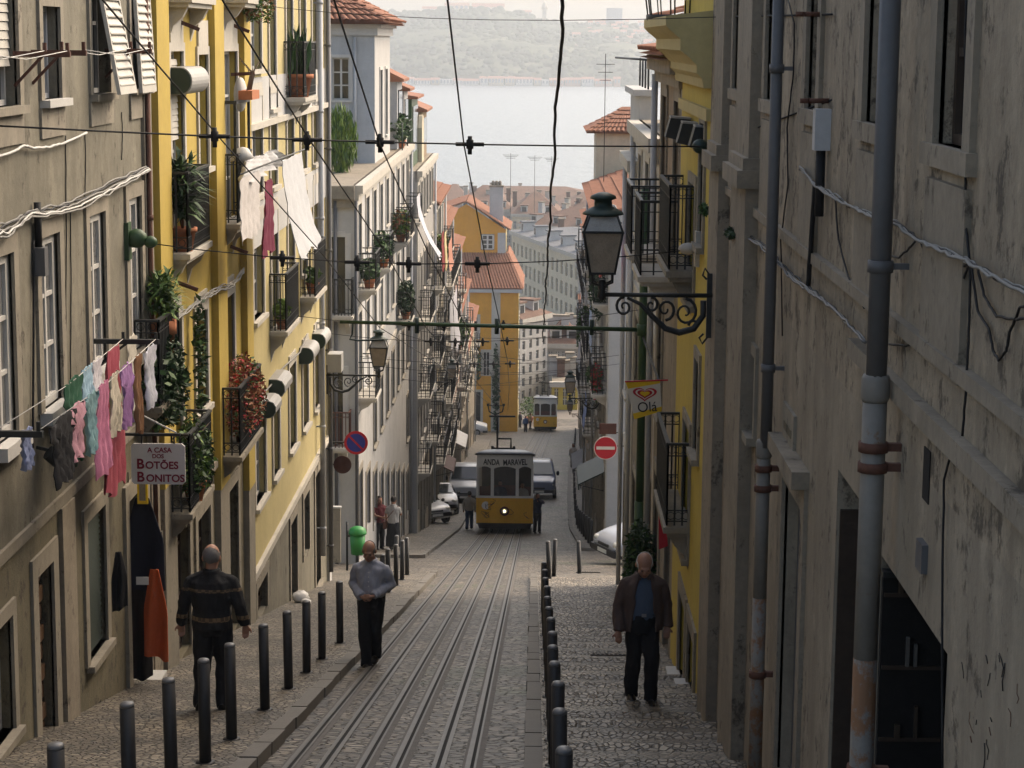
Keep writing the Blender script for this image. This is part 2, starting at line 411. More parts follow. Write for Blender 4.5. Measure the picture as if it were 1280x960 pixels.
# ================================================================ setting: terrain, street, pavements, water, hills
def shift(y): return 0. if y < 90 else 2.3 * ((y - 90) / 118.) ** 1.25
stone_mat('setts_road', (.145, .123, .096), .15, .5, .65, (.03, .026, .022), 1.0, .12, (1.0, 1.7, 1.7), moss=.55)
stone_mat('calcada', (.25, .218, .172), .068, .5, .38, (.07, .062, .05), .75, .14)
stone_mat('calcada_left', (.19, .165, .128), .072, .55, .5, (.05, .044, .036), .9, .14)
mat('kerb', (.13, .118, .1), .7, .15, scale=4, streak=.2)
mat('rail_steel', (.10, .093, .085), .45, .3, scale=3, metal=.15, bump=.03)
mat('rail_bed', (.10, .09, .08), .75, .3, scale=6)
mat('slot', (.008, .008, .008), .9, .1)
mat('terrain', (.16, .14, .12), .95, .2, scale=.05)
mat('asphalt', (.07, .066, .062), .9, .25, scale=2)
def strip(xa, xb, ys, dz, name, m, parent=None, kind='structure', skirt=0., label=None):
    mb = MB(); fa = xa if callable(xa) else (lambda y: xa); fb = xb if callable(xb) else (lambda y: xb)
    for i in range(len(ys) - 1):
        a, b = ys[i], ys[i + 1]
        p = [V((fa(a), a, gz(a) + dz)), V((fb(a), a, gz(a) + dz)), V((fb(b), b, gz(b) + dz)), V((fa(b), b, gz(b) + dz))]
        mb.add(p, [(0, 1, 2, 3)])
        if skirt:
            d = V((0, 0, -skirt)); mb.add([p[0], p[3], p[3] + d, p[0] + d], [(0, 1, 2, 3)]); mb.add([p[1], p[2], p[2] + d, p[1] + d], [(0, 1, 2, 3)])
            if i == 0: mb.add([p[0], p[1], p[1] + d, p[0] + d], [(0, 1, 2, 3)])
            if i == len(ys) - 2: mb.add([p[2], p[3], p[3] + d, p[2] + d], [(0, 1, 2, 3)])
    return mb.build(name, m, parent, kind)
def frange(a, b, d):
    n = max(1, int(round((b - a) / d))); return [a + (b - a) * i / n for i in range(n + 1)]
YS = frange(-14, 86, 5) + frange(87, 98, 1.) + frange(103, 228, 5)
# terrain sheet down to the quay
mb = MB(); tys = frange(-30, -4, 13) + frange(0, 86, 10) + frange(87, 98, 1.) + frange(103, 228, 5) + [260, 300, 350, 420, 500, 560, 610]
for i in range(len(tys) - 1):
    a, b = tys[i], tys[i + 1]; mb.add([(-420, a, gz(a) - .06), (420, a, gz(a) - .06), (420, b, gz(b) - .06), (-420, b, gz(b) - .06)], [(0, 1, 2, 3)])
mb.add([(-420, 610, gz(610) - .06), (420, 610, gz(610) - .06), (420, 612, -49), (-420, 612, -49)], [(0, 1, 2, 3)])
mb.build('terrain', 'terrain', None, 'structure')
strip(lambda y: -40 if 50 < y < 60 or y > 184 else -4.9 - .008 * max(0, y - 90), lambda y: 40 if 49 < y < 67 or y > 222 else 2.2 + shift(y) + (.9 if y > 60 else 0), sorted(YS + [49.0, 49.01, 66.99, 67, 50., 50.01, 59.99, 60., 184.0, 184.01, 222., 222.01]), 0., 'road', 'setts_road')
pl = strip(-5.0, -2.52, frange(-14, 50, 5), .11, 'pavement_left', 'calcada_left', skirt=.2)
pr = strip(.1, XR + .4, frange(-14, 49, 5), .11, 'pavement_right', 'calcada', skirt=.2)
pl2 = strip(lambda y: -5.6 - .008 * max(0, y - 90), lambda y: -3.35 - .006 * max(0, y - 90), frange(60, 184, 4), .11, 'pavement_lower_left', 'calcada_left', skirt=.2)
pr2 = strip(lambda y: 1.75 + shift(y), lambda y: 3.4 + shift(y), frange(67, 222, 4), .11, 'pavement_lower_right', 'calcada_left', skirt=.2)
def kerb_stones(xf, ys, parent, w_=.16, L_=.95):
    ks = MB(); ks.box(-w_ / 2, w_ / 2, -L_ / 2 + .008, L_ / 2 - .008, -.2, 0)
    me = None; y = ys[0]
    while y < ys[1]:
        o = bpy.data.objects.new('kerb_stone', me or ks.mesh('kerb_stone'))
        if me is None: me = o.data; me.materials.append(MATS['kerb'])
        COL.objects.link(o); yc = y + L_ / 2; o.location = (xf(yc) + rnd.uniform(-.008, .008), yc, gz(yc) + .118 + rnd.uniform(-.006, .006)); o.rotation_euler = (atan(sl(yc)), 0, rnd.uniform(-.006, .006)); o.parent = parent
        y += L_
kerb_stones(lambda y: -2.45, (3, 50), pl); kerb_stones(lambda y: .02, (3, 49), pr)
kerb_stones(lambda y: -3.28 - .006 * max(0, y - 90), (60, 130), pl2); kerb_stones(lambda y: 1.68 + shift(y), (67, 150), pr2)
# cross kerbs at the side street corners
def cross_kerb(x0, x1, y, parent):
    mb = MB(); z = gz(y) + .125; mb.box(x0, x1, y - .1, y + .1, z - .25, z); mb.build('kerb_stone', 'kerb', parent)
for i in range(3):
    cross_kerb(-4.9 + i * .55, -4.9 + (i + 1) * .55 - .01, 60, pl2); cross_kerb(1.7 + i * .6, 1.7 + (i + 1) * .6 - .01, 67, pr2)
    cross_kerb(.1 + i * .55, .1 + (i + 1) * .55 - .01, 49.0, pr)
# right pavement: low transverse stone courses
y = 5.
while y < 48:
    mb = MB(); a = rnd.uniform(-.03, .03); z = gz(y) + .112
    mb.add([(.12, y - .07, gz(y - .07) + .112), (XR, y - .07 + a, gz(y - .07 + a) + .112), (XR, y + .09 + a, z + .03 - .0), (.12, y + .09, z + .03), (.12, y + .1, gz(y + .1) + .09), (XR, y + .1 + a, gz(y + .1) + .09), ], [(0, 1, 2, 3), (3, 2, 5, 4)])
    mb.build('step_edge', 'calcada', pr); y += rnd.uniform(.75, 1.15)
# track: grooved rails and cable slots set in the road
tr = thing('tram_track', 'steel funicular rails and dark cable slots sunk in the cobbled street', 'track', (-1.3, 0, gz(0)))
TY = frange(-2, 86, 4) + frange(87, 98, 1.) + frange(102, 210, 4)
for bx, wd in ((-2.11, .055), (-1.47, .055), (-1.17, .055), (-.52, .055)):
    f0 = lambda o: (lambda y: bx + o + shift(y))
    strip(f0(-.09), f0(.09), TY, .004, 'rail_bed', 'rail_bed', tr, None)
    strip(f0(-.062), f0(-.016), TY, .014, 'rail', 'rail_steel', tr, None)
    strip(f0(-.016), f0(.016), TY, .008, 'groove', 'slot', tr, None)
    strip(f0(.016), f0(.036), TY, .013, 'check_rail', 'rail_steel', tr, None)
for bx in (-1.83, -.82):
    f0 = lambda o: (lambda y: bx + o + shift(y))
    strip(f0(-.055), f0(-.018), TY, .012, 'slot_beam', 'rail_steel', tr, None)
    strip(f0(-.018), f0(.018), TY, .008, 'cable_slot', 'slot', tr, None)
    strip(f0(.018), f0(.06), TY, .012, 'slot_beam', 'rail_steel', tr, None)
# drain grates on the right pavement
for u, v, n_ in ((765, 829, 'narrow slotted drain grate on the stepped pavement'), (735, 721, 'slotted drain grate where the stepped pavement meets the crossing')):
    p = ground(u, v); g = thing('drain_grate', n_, 'grate', (p.x, p.y, gz(p.y) + .12), group=None)
    mb = MB(); mb.box(-.3, .3, -.09, .09, -.02, .006)
    o = mb.build('frame', 'rail_bed', g, world=False)
    for i in range(9):
        q = MB(); q.box(-.27 + i * .06, -.235 + i * .06, -.06, .06, .007, .011); q.build('slot', 'slot', g, world=False)
    g.rotation_euler = (atan(SLOPE) * -1, 0, 0)
p = ground(755, 767); mb = MB(); mb.box(-.12, .12, -.16, .16, -.02, .012); mb.box(-.09, .09, -.13, .13, .012, .018)
o = mb.build('valve_cover', 'pipe_grey'); o.location = (p.x, p.y, gz(p.y) + .116); o.rotation_euler = (-atan(SLOPE), 0, 0); tag(o, 'small square steel cover set in the stepped pavement', 'cover')
# water
m = bpy.data.materials.new('water'); m.use_nodes = True; MATS['water'] = m
n = m.node_tree.nodes; L = m.node_tree.links; bs = n['Principled BSDF']; bs.inputs['Base Color'].default_value = (.10, .125, .14, 1); bs.inputs['Roughness'].default_value = .32
tc = n.new('ShaderNodeNewGeometry'); mp = n.new('ShaderNodeMapping'); mp.inputs['Scale'].default_value = (.15, .05, 1); nz = n.new('ShaderNodeTexNoise'); nz.inputs['Scale'].default_value = 1.; nz.inputs['Detail'].default_value = 5
L.new(tc.outputs['Position'], mp.inputs[0]); L.new(mp.outputs[0], nz.inputs['Vector']); bp = n.new('ShaderNodeBump'); bp.inputs['Strength'].default_value = .5; bp.inputs['Distance'].default_value = 1.5
L.new(nz.outputs['Fac'], bp.inputs['Height']); L.new(bp.outputs[0], bs.inputs['Normal'])
mb = MB(); mb.add([(-4500, 580, -48), (4500, 580, -48), (4500, 2300, -48), (-4500, 2300, -48)], [(0, 1, 2, 3)]); mb.build('water', 'water', None, 'structure')
# far bank
m = mat('hill', (.075, .085, .045), 1, .3, scale=.01, bump=0); n = m.node_tree.nodes; L = m.node_tree.links; bs = n['Principled BSDF']
g = n.new('ShaderNodeNewGeometry'); t = n.new('ShaderNodeTexNoise'); t.inputs['Scale'].default_value = .012; t.inputs['Detail'].default_value = 8; t.inputs['Roughness'].default_value = .7; L.new(g.outputs['Position'], t.inputs['Vector'])
r = n.new('ShaderNodeValToRGB'); e = r.color_ramp.elements; e[0].position = .40; e[0].color = (.03, .042, .02, 1); e[1].position = .72; e[1].color = (.30, .27, .18, 1); q = e.new(.55); q.color = (.075, .085, .04, 1); L.new(t.outputs['Fac'], r.inputs[0]); L.new(r.outputs[0], bs.inputs['Base Color'])
SKY_PX = [(-400, 60), (250, 45), (440, 30), (480, 14), (530, 12), (560, 7), (585, 9), (625, 8), (640, 14), (660, 13), (668, 22), (690, 24), (705, 26), (720, 28), (760, 26), (800, 30), (840, 34), (1000, 50), (1700, 62)]
def sky_v(u):
    for (a, va), (b, vb) in zip(SKY_PX, SKY_PX[1:]):
        if a <= u <= b: return va + (vb - va) * (u - a) / (b - a)
    return 60
mb = MB(); rings = []
NX = 260
for j in range(31):
    row = []
    for i in range(NX + 1):
        u = -300 + 1900 * i / NX; yb = 2225; t = j / 30.
        top = ony(u, sky_v(u) + 2.5, 2225 + 420); zt = top.z
        yy = yb + 420 * (t ** 1.1); x = ony(u, 50, yy).x
        nn = mnoise.fractal((x * .006, yy * .01, 3.), .9, 2., 6)
        prof = (t ** .62)
        z = -47.4 + (zt + 47.4) * prof + nn * 9 * sin(pi * min(1, t)) + (mnoise.noise((x * .05, yy * .05, 0)) + .6 * mnoise.noise((x * .13, yy * .1, 0))) * (1.3 if .05 < t else 0)
        row.append((x, yy, z))
    rings.append(row)
row = [(p[0], p[1] + 900, -50) for p in rings[-1]]; rings.append(row)
mb.loft(rings, closed=False, cap=False); mb.build('hills', 'hill', None, 'structure')
# buildings on the far bank
mat('far_white', (.62, .6, .56), .9, .05, bump=0); mat('far_cream', (.55, .47, .36), .9, .05, bump=0); mat('far_pink', (.5, .33, .26), .9, .05, bump=0); mat('far_grey', (.33, .34, .36), .9, .05, bump=0); mat('far_roof', (.34, .16, .11), .9, .1, bump=0)
def far_house(u0, u1, v0, v1, y, name, label, m, roof=None, group=None, rows=0, cols=0):
    a = ony(u0, v1, y); b = ony(u1, v0, y); cx = (a.x + b.x) / 2; hw = (b.x - a.x) / 2; zb = min(a.z, b.z); h = abs(b.z - a.z)
    t = thing(name, label, 'building', (cx, y, zb), group=group); d = max(8, hw * .8)
    q = MB(); q.box(-hw, hw, 0, d, -14, h); q.build('wall', m, t, world=False)
    if roof:
        q = MB(); o_ = .6; q.prism([(-hw - o_, -o_, h), (-hw - o_, d + o_, h), (-hw - o_, d / 2, h + d * .3)], (2 * hw + 2 * o_, 0, 0)); q.build('roof', roof, t, world=False)
    else:
        q = MB(); q.box(-hw - .3, hw + .3, -.3, d + .3, h, h + .8); q.build('parapet', m, t, world=False)
    for i in range(cols):
        for j in range(rows):
            x = -hw + 2 * hw * (i + .5) / cols; z = h * (j + .45) / rows; ww = hw * .55 / cols; q = MB(); q.box(x - ww, x + ww, -.25, .1, z, z + h * .5 / rows); q.build('window', 'far_grey', t, world=False)
    return t
far_house(758, 778, 11, 27, 2620, 'tower_block', 'pale tower block rising above the far hilltop', 'far_grey', None, None, 4, 3)
hr = random.Random(5)
u = 500.
k = 0
while u < 770:   # quay buildings
    wd = hr.uniform(9, 24); hh = hr.uniform(4.5, 8); c = hr.choice(['far_white', 'far_cream', 'far_pink', 'far_white'])
    far_house(u, u + wd * .93, 106 - hh, 107.5, 2222, 'quay_building', 'low hazy warehouse on the far river bank', c, hr.choice(['far_roof', 'far_roof', None]), 'warehouses along the far river bank', 1, int(wd / 4)); u += wd
for (u0, u1, vt, y) in ((556, 586, 7, 2635), (590, 630, 9, 2640), (646, 664, 15, 2640), (528, 552, 11, 2640)):
    far_house(u0, u1, vt, vt + 7, y, 'hilltop_building', 'long pale building along the crest of the far hill', 'far_cream', 'far_roof', 'pale buildings on the far hill crest', 1, 5)
q = far_house(678, 683, 13, 24, 2600, 'church_tower', 'slender church tower on the far skyline', 'far_cream'); 
mbq = MB(); mbq.lathe([(4.5, 0), (3, 5), (.3, 11)], 8, (0, 4, 12)); mbq.build('spire', 'far_cream', q, world=False)
for i in range(46):
    u0 = hr.uniform(715, 830); vt = 27 + hr.random() ** 1.3 * 34; wd = hr.uniform(4, 13); y = 2225 + 420 * max(.02, (1 - (vt - 24) / 84.)) ** 1.7
    far_house(u0, u0 + wd, vt, vt + hr.uniform(3, 5.5), y - 6, 'hillside_house', 'small hazy house among roofs on the far hillside', hr.choice(['far_white', 'far_cream', 'far_pink', 'far_white']), hr.choice(['far_roof', 'far_roof', None]), 'houses on the far hillside', 1, 2)
# clumps of trees on the far slope
mat('far_tree', (.045, .06, .03), 1, .4, scale=.05, bump=0)
mb = MB()
for i in range(2600):
    u = hr.uniform(430, 860); t = hr.random() ** .8; y = 2225 + 420 * (t ** 1.1); zt = ony(u, sky_v(u) + 2.5, 2645).z
    z = -47.4 + (zt + 47.4) * (t ** .62); x = ony(u, 50, y).x; s_ = hr.uniform(1.6, 4.6)
    mb.ell((x, y, z + s_ * .3), (s_ * hr.uniform(.9, 1.5), s_, s_ * hr.uniform(.6, 1.)), 6, 4)
tag(mb.build('woodland', 'far_tree', None, 'stuff'), 'hazy green woodland covering the far slope', 'woods')
# haze
hm = bpy.data.materials.new('haze'); hm.use_nodes = True; hn = hm.node_tree.nodes; hn.remove(hn['Principled BSDF']); pv = hn.new('ShaderNodeVolumePrincipled')
pv.inputs['Density'].default_value = .00033; pv.inputs['Color'].default_value = (.88, .94, 1.0, 1); pv.inputs['Anisotropy'].default_value = .3
hm.node_tree.links.new(pv.outputs[0], hn['Material Output'].inputs['Volume']); MATS['haze'] = hm
mb = MB(); mb.box(-4600, 4600, -80, 3700, -52, 60); mb.build('haze', 'haze', None, 'stuff')
# ================================================================ left row
def hpx(u0, u1, vt, vb, x=XL):
    vm = (vt + vb) / 2; uc = (u0 + u1) / 2
    y0 = onx(u0, vm, x).y; y1 = onx(u1, vm, x).y
    if y0 > y1: y0, y1 = y1, y0
    return [y0, y1, onx(uc, vb, x).z, onx(uc, vt, x).z]
def bpx(root, fr, x, u_wall, u_front, u_far, v, n, **kw):
    """balcony from the pixels of its near end at the wall, near front corner and far front corner"""
    y0 = onx(u_wall, v, x).y; c = ony(u_front, v, y0); pr = abs(c.x - x); y1 = onx(u_far, v - 14, c.x).y; z = c.z + .12
    return balcony(root, fr, y0, y1, z, pr, **kw), y0, y1, z, pr
def building(name, label, x, y, group=None): return thing(name, label, 'building', (x, y, gz(y)), group=group)
# ---------------- grey building
F1 = FL(XL)
Y1 = onx(189, 300, XL).y
L1 = building('grey_building', 'stained grey plaster building with drying racks and a clothes shop', XL, Y1 - 3)
up = [hpx(-16, 19, -70, 134), hpx(51, 73, 8, 124), hpx(112, 134, -60, 117), hpx(162, 180, -50, 110)]
mid = [hpx(-8, 17, 318, 552), hpx(50, 74, 293, 508), hpx(111, 131, 266, 462), hpx(160, 176, 246, 440)]
low = [hpx(-12, 15, 780, 930), hpx(47, 67, 708, 938), hpx(108, 131, 640, 818), hpx(160, 182, 612, 868)]
ZT1 = 2.4
ZB = gz(Y1) - .6
zs_split = onx(60, 640, XL).z
hl_up = [h for h in up + mid] ; hl_lo = low
# windows behind the frame's edge, so the building goes on
yb = 8
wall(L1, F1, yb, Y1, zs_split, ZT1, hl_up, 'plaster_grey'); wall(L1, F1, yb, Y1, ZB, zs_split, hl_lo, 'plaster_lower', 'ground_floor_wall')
shell(L1, F1, yb, Y1, ZB, ZT1, 7, 'plaster_grey')
# string course between the storeys
mb = MB(); F1.box(mb, yb, Y1, zs_split - .05, zs_split + .06, -.02, .035); mb.build('string_course', 'stone', L1)
h = up[0]; window(L1, F1, h, 'white_paint', 'glass', 2, 4, sur='stone', sill=True); blind(L1, F1, h[0] + .03, h[1] - .03, onx(2, 84, XL).z, h[3] - .03)
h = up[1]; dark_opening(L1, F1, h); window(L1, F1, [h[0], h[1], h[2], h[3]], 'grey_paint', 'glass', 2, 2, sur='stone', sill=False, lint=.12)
mb = MB(); F1.box(mb, h[0] - .1, h[1] + .14, h[2] - .07, h[2], -.12, .1); mb.build('sill', 'white_paint', L1)
for i, h in enumerate(up[2:]):
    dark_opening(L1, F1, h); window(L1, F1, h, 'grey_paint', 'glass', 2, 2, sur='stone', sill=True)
# louvred shutters: one pushed outwards, one nearly shut
def louvre(root, fr, a, b, c, d, tilt, m='slat_white', pitch=.085):
    st = MB(); P = lambda s_, z, o: fr.p(s_, z, o + (d - z) * tilt)
    def mem(a0, a1, z0, z1, o0, o1, mbx): mbx.add([P(s_, z, o) for z in (z0, z1) for o in (o0, o1) for s_ in (a0, a1)], [(0, 2, 3, 1), (4, 5, 7, 6), (0, 1, 5, 4), (2, 6, 7, 3), (0, 4, 6, 2), (1, 3, 7, 5)])
    for q in ((a, a + .05, c, d), (b - .05, b, c, d), (a + .05, b - .05, d - .06, d), (a + .05, b - .05, c, c + .08)): mem(*q, .02, .06, st)
    mem(a + .05, b - .05, c + .08, d - .06, .022, .03, st)
    o = st.build('shutter', m, root); n = int((d - c - .14) / pitch)
    for i in range(n):
        z = c + .08 + i * (d - c - .14) / n; q = MB(); st_ = (d - c - .14) / n
        q.add([P(s_, z + dz, oo) for s_ in (a + .05, b - .05) for dz, oo in ((.004, .062), (st_ * .85, .034), (st_ * .98, .034), (st_ * .2, .066))], [(0, 1, 2, 3), (7, 6, 5, 4), (0, 4, 5, 1), (1, 5, 6, 2), (2, 6, 7, 3), (3, 7, 4, 0)]); q.build('slat', m, o)
h = up[2]; louvre(L1, F1, h[0], h[1], h[2], h[3], .17); h = up[3]; louvre(L1, F1, h[0], h[1], h[2] - .05, h[3], .05)
# stone aprons under the upper windows
for h, vb in zip(up, (178, 168, 155, 146)):
    z = onx(30 + 50 * up.index(h), vb, XL).z; mb = MB(); F1.box(mb, h[0] - .13, h[1] + .13, z, h[2] - .071, -.02, .025); mb.build('apron', 'stone', L1)
for i, h in enumerate(mid):
    window(L1, F1, h, 'white_paint', 'glass_pale', 2, 3, sur='stone', sw=.16, sill=False, rec=.06, member=.09)
    mb = MB(); F1.box(mb, h[0] - .1, h[1] + .12, h[2] - .12, h[2], -.12, .12); mb.build('sill', 'white_paint' if i < 3 else 'stone', L1)
# ground floor: barred window, plank door, green louvre, shop entrance
h = low[0]; window(L1, F1, h, 'slat_white', 'glass', 3, 4, sur='stone', sill=True)
h = low[1]; window(L1, F1, h, 'wood_dark', 'glass', 1, 1, sur='stone', sw=.2, sill=False)
n = 9
for i in range(n):
    z0 = h[2] + (h[3] - h[2]) * i / n; dz = (h[3] - h[2]) / n * .88; mb = MB(); F1.box(mb, h[0] + .06, h[1] - .06, z0 + .03, z0 + dz, -.12, -.09 + .02 * (i % 2)); mb.build('door_plank', 'wood', L1)
h = low[2]; window(L1, F1, h, 'wood_dark', 'dark', 1, 1, sur='stone', sw=.16, sill=True); blind(L1, F1, h[0] + .05, h[1] - .05, h[2] + .05, h[3] - .05, -.05, 'green_louver', .06, 'louvre', .025)
h = low[3]; dark_opening(L1, F1, h, 1.4, 'dark'); mb = MB(); sw = .2; F1.box(mb, h[0] - sw, h[0], h[2], h[3] + sw, -.02, .04); F1.box(mb, h[1], h[1] + sw, h[2], h[3] + sw, -.02, .04); F1.box(mb, h[0], h[1], h[3], h[3] + sw, -.02, .04); mb.build('door_surround', 'stone', L1)
mb = MB(); F1.box(mb, h[0] - .1, h[1] + .1, gz(h[1]) - .2, h[2] + .06, -.3, .22); mb.build('doorstep', 'white_paint', L1)
SHOP = h
# cornice-like stone pilaster at the corner and plinth
for a, b in ((Y1 - .55, Y1 - .02), (onx(85, 800, XL).y - .3, onx(85, 800, XL).y + .25)):
    mb = MB(); F1.box(mb, a, b, gz(b) - .5, zs_split - .06, -.02, .05); mb.build('pilaster', 'stone_dark', L1)
mb = MB(); F1.box(mb, Y1 - .5, Y1 - .04, zs_split + .07, ZT1, -.02, .04); mb.build('corner_pilaster', 'stone', L1)
for (u, v) in ((93, 865), (125, 890)):
    p = onx(u, v, XL); mb = MB(); F1.box(mb, p.y - .06, p.y + .06, p.z - .12, p.z + .12, -.01, .004); mb.build('vent_slot', 'dark', L1)
# ---------------- yellow building
Y2 = onx(307, 300, XL).y
F2 = FL(XL)
L2 = building('yellow_building', 'deep yellow building with plant filled iron balconies next to the grey one', XL, (Y1 + Y2) / 2)
hA = [hpx(213, 229, 64, 318), hpx(247, 259, 68, 210), hpx(277, 296, 64, 282)]
hB = [hpx(212, 226, 400, 560), hpx(244, 258, 390, 512), hpx(273, 292, 372, 560)]
hC = [hpx(213, 236, 620, 828), hpx(246, 262, 640, 765), hpx(277, 297, 612, 800)]
hT = [hpx(213, 229, -190, -20), hpx(247, 259, -190, -20), hpx(277, 296, -180, -5)]
ZT2 = 2.6
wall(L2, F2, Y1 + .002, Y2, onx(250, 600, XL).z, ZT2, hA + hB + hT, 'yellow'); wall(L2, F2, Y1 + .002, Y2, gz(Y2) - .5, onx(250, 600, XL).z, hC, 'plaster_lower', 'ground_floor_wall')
shell(L2, F2, Y1 + .002, Y2, gz(Y2) - .5, ZT2, 7, 'yellow')
for h in hA + hT: window(L2, F2, h, 'white_paint', 'glass_pale', 2, 4, sur='stone_pale', sw=.11, sill=(h is hA[1]), lint=.35)
for h in hB: window(L2, F2, h, 'wood_dark', 'glass', 2, 3, sur='stone_pale', sw=.13, sill=(h is hB[1]), lint=.15)
for i, h in enumerate(hC): window(L2, F2, h, 'wood_dark', 'dark', 2, 3, sur='stone', sw=.2, sill=(i == 1), door=(i != 1))
h = hA[0]; blind(L2, F2, h[0] + .03, h[1] - .03, onx(221, 176, XL).z, h[3] - .1)
for ua, ub in ((190, 206), (263, 275), (300, 308)):
    ya, y_b = onx(ua, 300, XL).y, onx(ub, 300, XL).y; mb = MB(); F2.box(mb, ya + .03, y_b, onx(ua, 620, XL).z, ZT2, -.02, .1); mb.build('pilaster', 'yellow', L2)
    mb = MB(); F2.box(mb, ya + .03, y_b, gz(y_b) - .4, onx(ua, 620, XL).z, -.02, .09); mb.build('pilaster_base', 'stone', L2)
mb = MB(); F2.box(mb, Y1 + .01, Y2, onx(250, 600, XL).z - .07, onx(250, 600, XL).z + .05, -.02, .06); mb.build('string_course', 'stone', L2)
BA = bpx(L2, F2, XL, 207, 238, 266, 330, 1, m='stone_pale')
BC = bpx(L2, F2, XL, 274, 300, 318, 291, 1, m='stone_pale')
BD = bpx(L2, F2, XL, 170, 203, 229, 522, 1, m='stone') 
BE = bpx(L2, F2, XL, 205, 241, 269, 655, 1, m='stone')
BF = bpx(L2, F2, XL, 270, 303, 330, 582, 1, m='stone')
BT = bpx(L2, F2, XL, 208, 240, 270, 8, 1, m='stone_pale'); BT2 = bpx(L2, F2, XL, 276, 310, 334, 8, 1, m='stone_pale')
# barrel shaped roller housings over the windows
def hood(root, fr, a, b, z, r=.2, m='hood', octa=False):
    mb = MB(); n = 5 if octa else 12; prof = [(0, r), (r * .9, r)] + [(r * .9 + r * .85 * sin(pi * i / n), r * cos(pi * i / n)) for i in range(n + 1)] + [(0, -r)]
    mb.prism([fr.p(a, z + q[1], q[0]) for q in prof], fr.u * (b - a)); o = mb.build('roller_housing', m, root)
    mb = MB(); mb.prism([fr.p(a - .012, z + q[1] * .93, q[0] * .95) for q in prof], fr.u * .01); mb.build('end_cap', 'iron_green', o)
h = hA[0]; hood(L2, F2, h[0] - .05, h[1] + .35, onx(222, 100, XL).z, .17)
# little iron bracket stubs
for u, v in ((224, 112 - 85), (222, 353), (290, 31), (288, 308)):
    p = onx(u, v, XL); mb = MB(); mb.beam(p, p + V((.25, .05, -.1)), .05); mb.build('iron_stub', 'rust_iron', L2)
# ---------------- pale yellow building
Y3 = onx(409, 300, XL).y
F3 = FL(XL)
L3 = building('pale_yellow_building', 'pale yellow building with corbelled balconies and round roller housings', XL, (Y2 + Y3) / 2)
zA = onx(360, 134, XL).z; zBb = onx(345, 428, XL).z
cols = [(315, 328), (338, 346), (359, 367), (376, 383), (391, 397)]
H3 = []
def cl(c): return onx(c[0], 300, XL).y, onx(c[1], 300, XL).y
zfl = [zA, (zA + zBb) / 2, zBb, zBb - 3.1]
for fi, zf in enumerate([zA + 3.0] + zfl):
    for ci, c in enumerate(cols):
        a, b = cl(c); dr = fi in (1, 3) and ci in (1, 2, 4)
        H3.append([a, b, zf + (.05 if dr else .75), zf + 2.35])
zg3 = zBb - .45
ZT3 = onx(360, -60, XL).z
up3 = [h for h in H3 if h[2] > zg3 + .1 and h[3] < ZT3 - .1]; lo3 = [h for h in H3 if h[3] < zg3 - .1]
wall(L3, F3, Y2 + .002, Y3, zg3, ZT3, up3, 'yellow_pale')
zfloor = gz(Y3) - .5
lo3b = []
for h in lo3: lo3b.append(h)
zb2 = zBb - 3.1 - .3
lo3c = [[cl(c)[0], cl(c)[1], gz(cl(c)[1]) + (.25 if i % 2 == 0 else 1.0), zb2 - .35] for i, c in enumerate(cols)]
lo3c = [h for h in lo3c if h[3] - h[2] > .6]
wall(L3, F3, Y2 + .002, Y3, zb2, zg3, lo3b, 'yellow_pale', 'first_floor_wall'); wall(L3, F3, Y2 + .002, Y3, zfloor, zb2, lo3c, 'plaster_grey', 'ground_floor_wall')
shell(L3, F3, Y2 + .002, Y3, zfloor, ZT3, 7, 'yellow_pale')
for h in up3 + lo3b: window(L3, F3, h, 'white_paint', 'glass', 2, 3, sur='stone_pale', sw=.12, sill=True, each=False, lint=.1)
for i, h in enumerate(lo3c): window(L3, F3, h, 'wood_dark', 'dark', 2, 2, sur='stone', sw=.16, sill=(i % 2 == 1), door=(i % 2 == 0), each=False)
for zf in zfl[:2]:   # white painted apron bands between the pilasters
    mb = MB(); F3.box(mb, Y2 + .1, Y3 - .3, zf - .1, zf + .62, -.02, .02); mb.build('apron_band', 'white_wall', L3)
mb = MB(); F3.box(mb, Y2 + .05, Y3 - .02, zA - .2, zA - .101, -.02, .1); mb.build('string_course', 'stone_pale', L3); mb = MB(); F3.box(mb, Y2 + .05, Y3 - .02, zb2 - .06, zb2 + .06, -.02, .07); mb.build('string_course', 'stone_pale', L3)
mb = MB(); F3.box(mb, Y3 - .42, Y3, zfloor, ZT3, -.02, .06); mb.build('corner_pilaster', 'white_wall', L3)
BG = bpx(L3, F3, XL, 355, 382, 397, 131, 1, m='stone_pale')
BH = bpx(L3, F3, XL, 337, 360, 376, 424, 1, m='stone_pale')
BI = bpx(L3, F3, XL, 375, 396, 409, 380, 1, m='stone_pale')
for (u, v, oc) in ((336, 500 - 14, True), (374, 445, False), (390, 427, False)):
    p = onx(u, v, XL); hood(L3, F3, p.y, p.y + 1.1, p.z, .165, 'hood', oc)
p = onx(326, 512, XL); hood(L3, F3, p.y, p.y + .8, p.z, .15, 'hood', True)
p = onx(405, 452, XL); mb = MB(); F3.box(mb, p.y - .25, p.y + .25, p.z - .2, p.z + .2, .1, .4); mb.build('roller_housing', 'hood', L3)
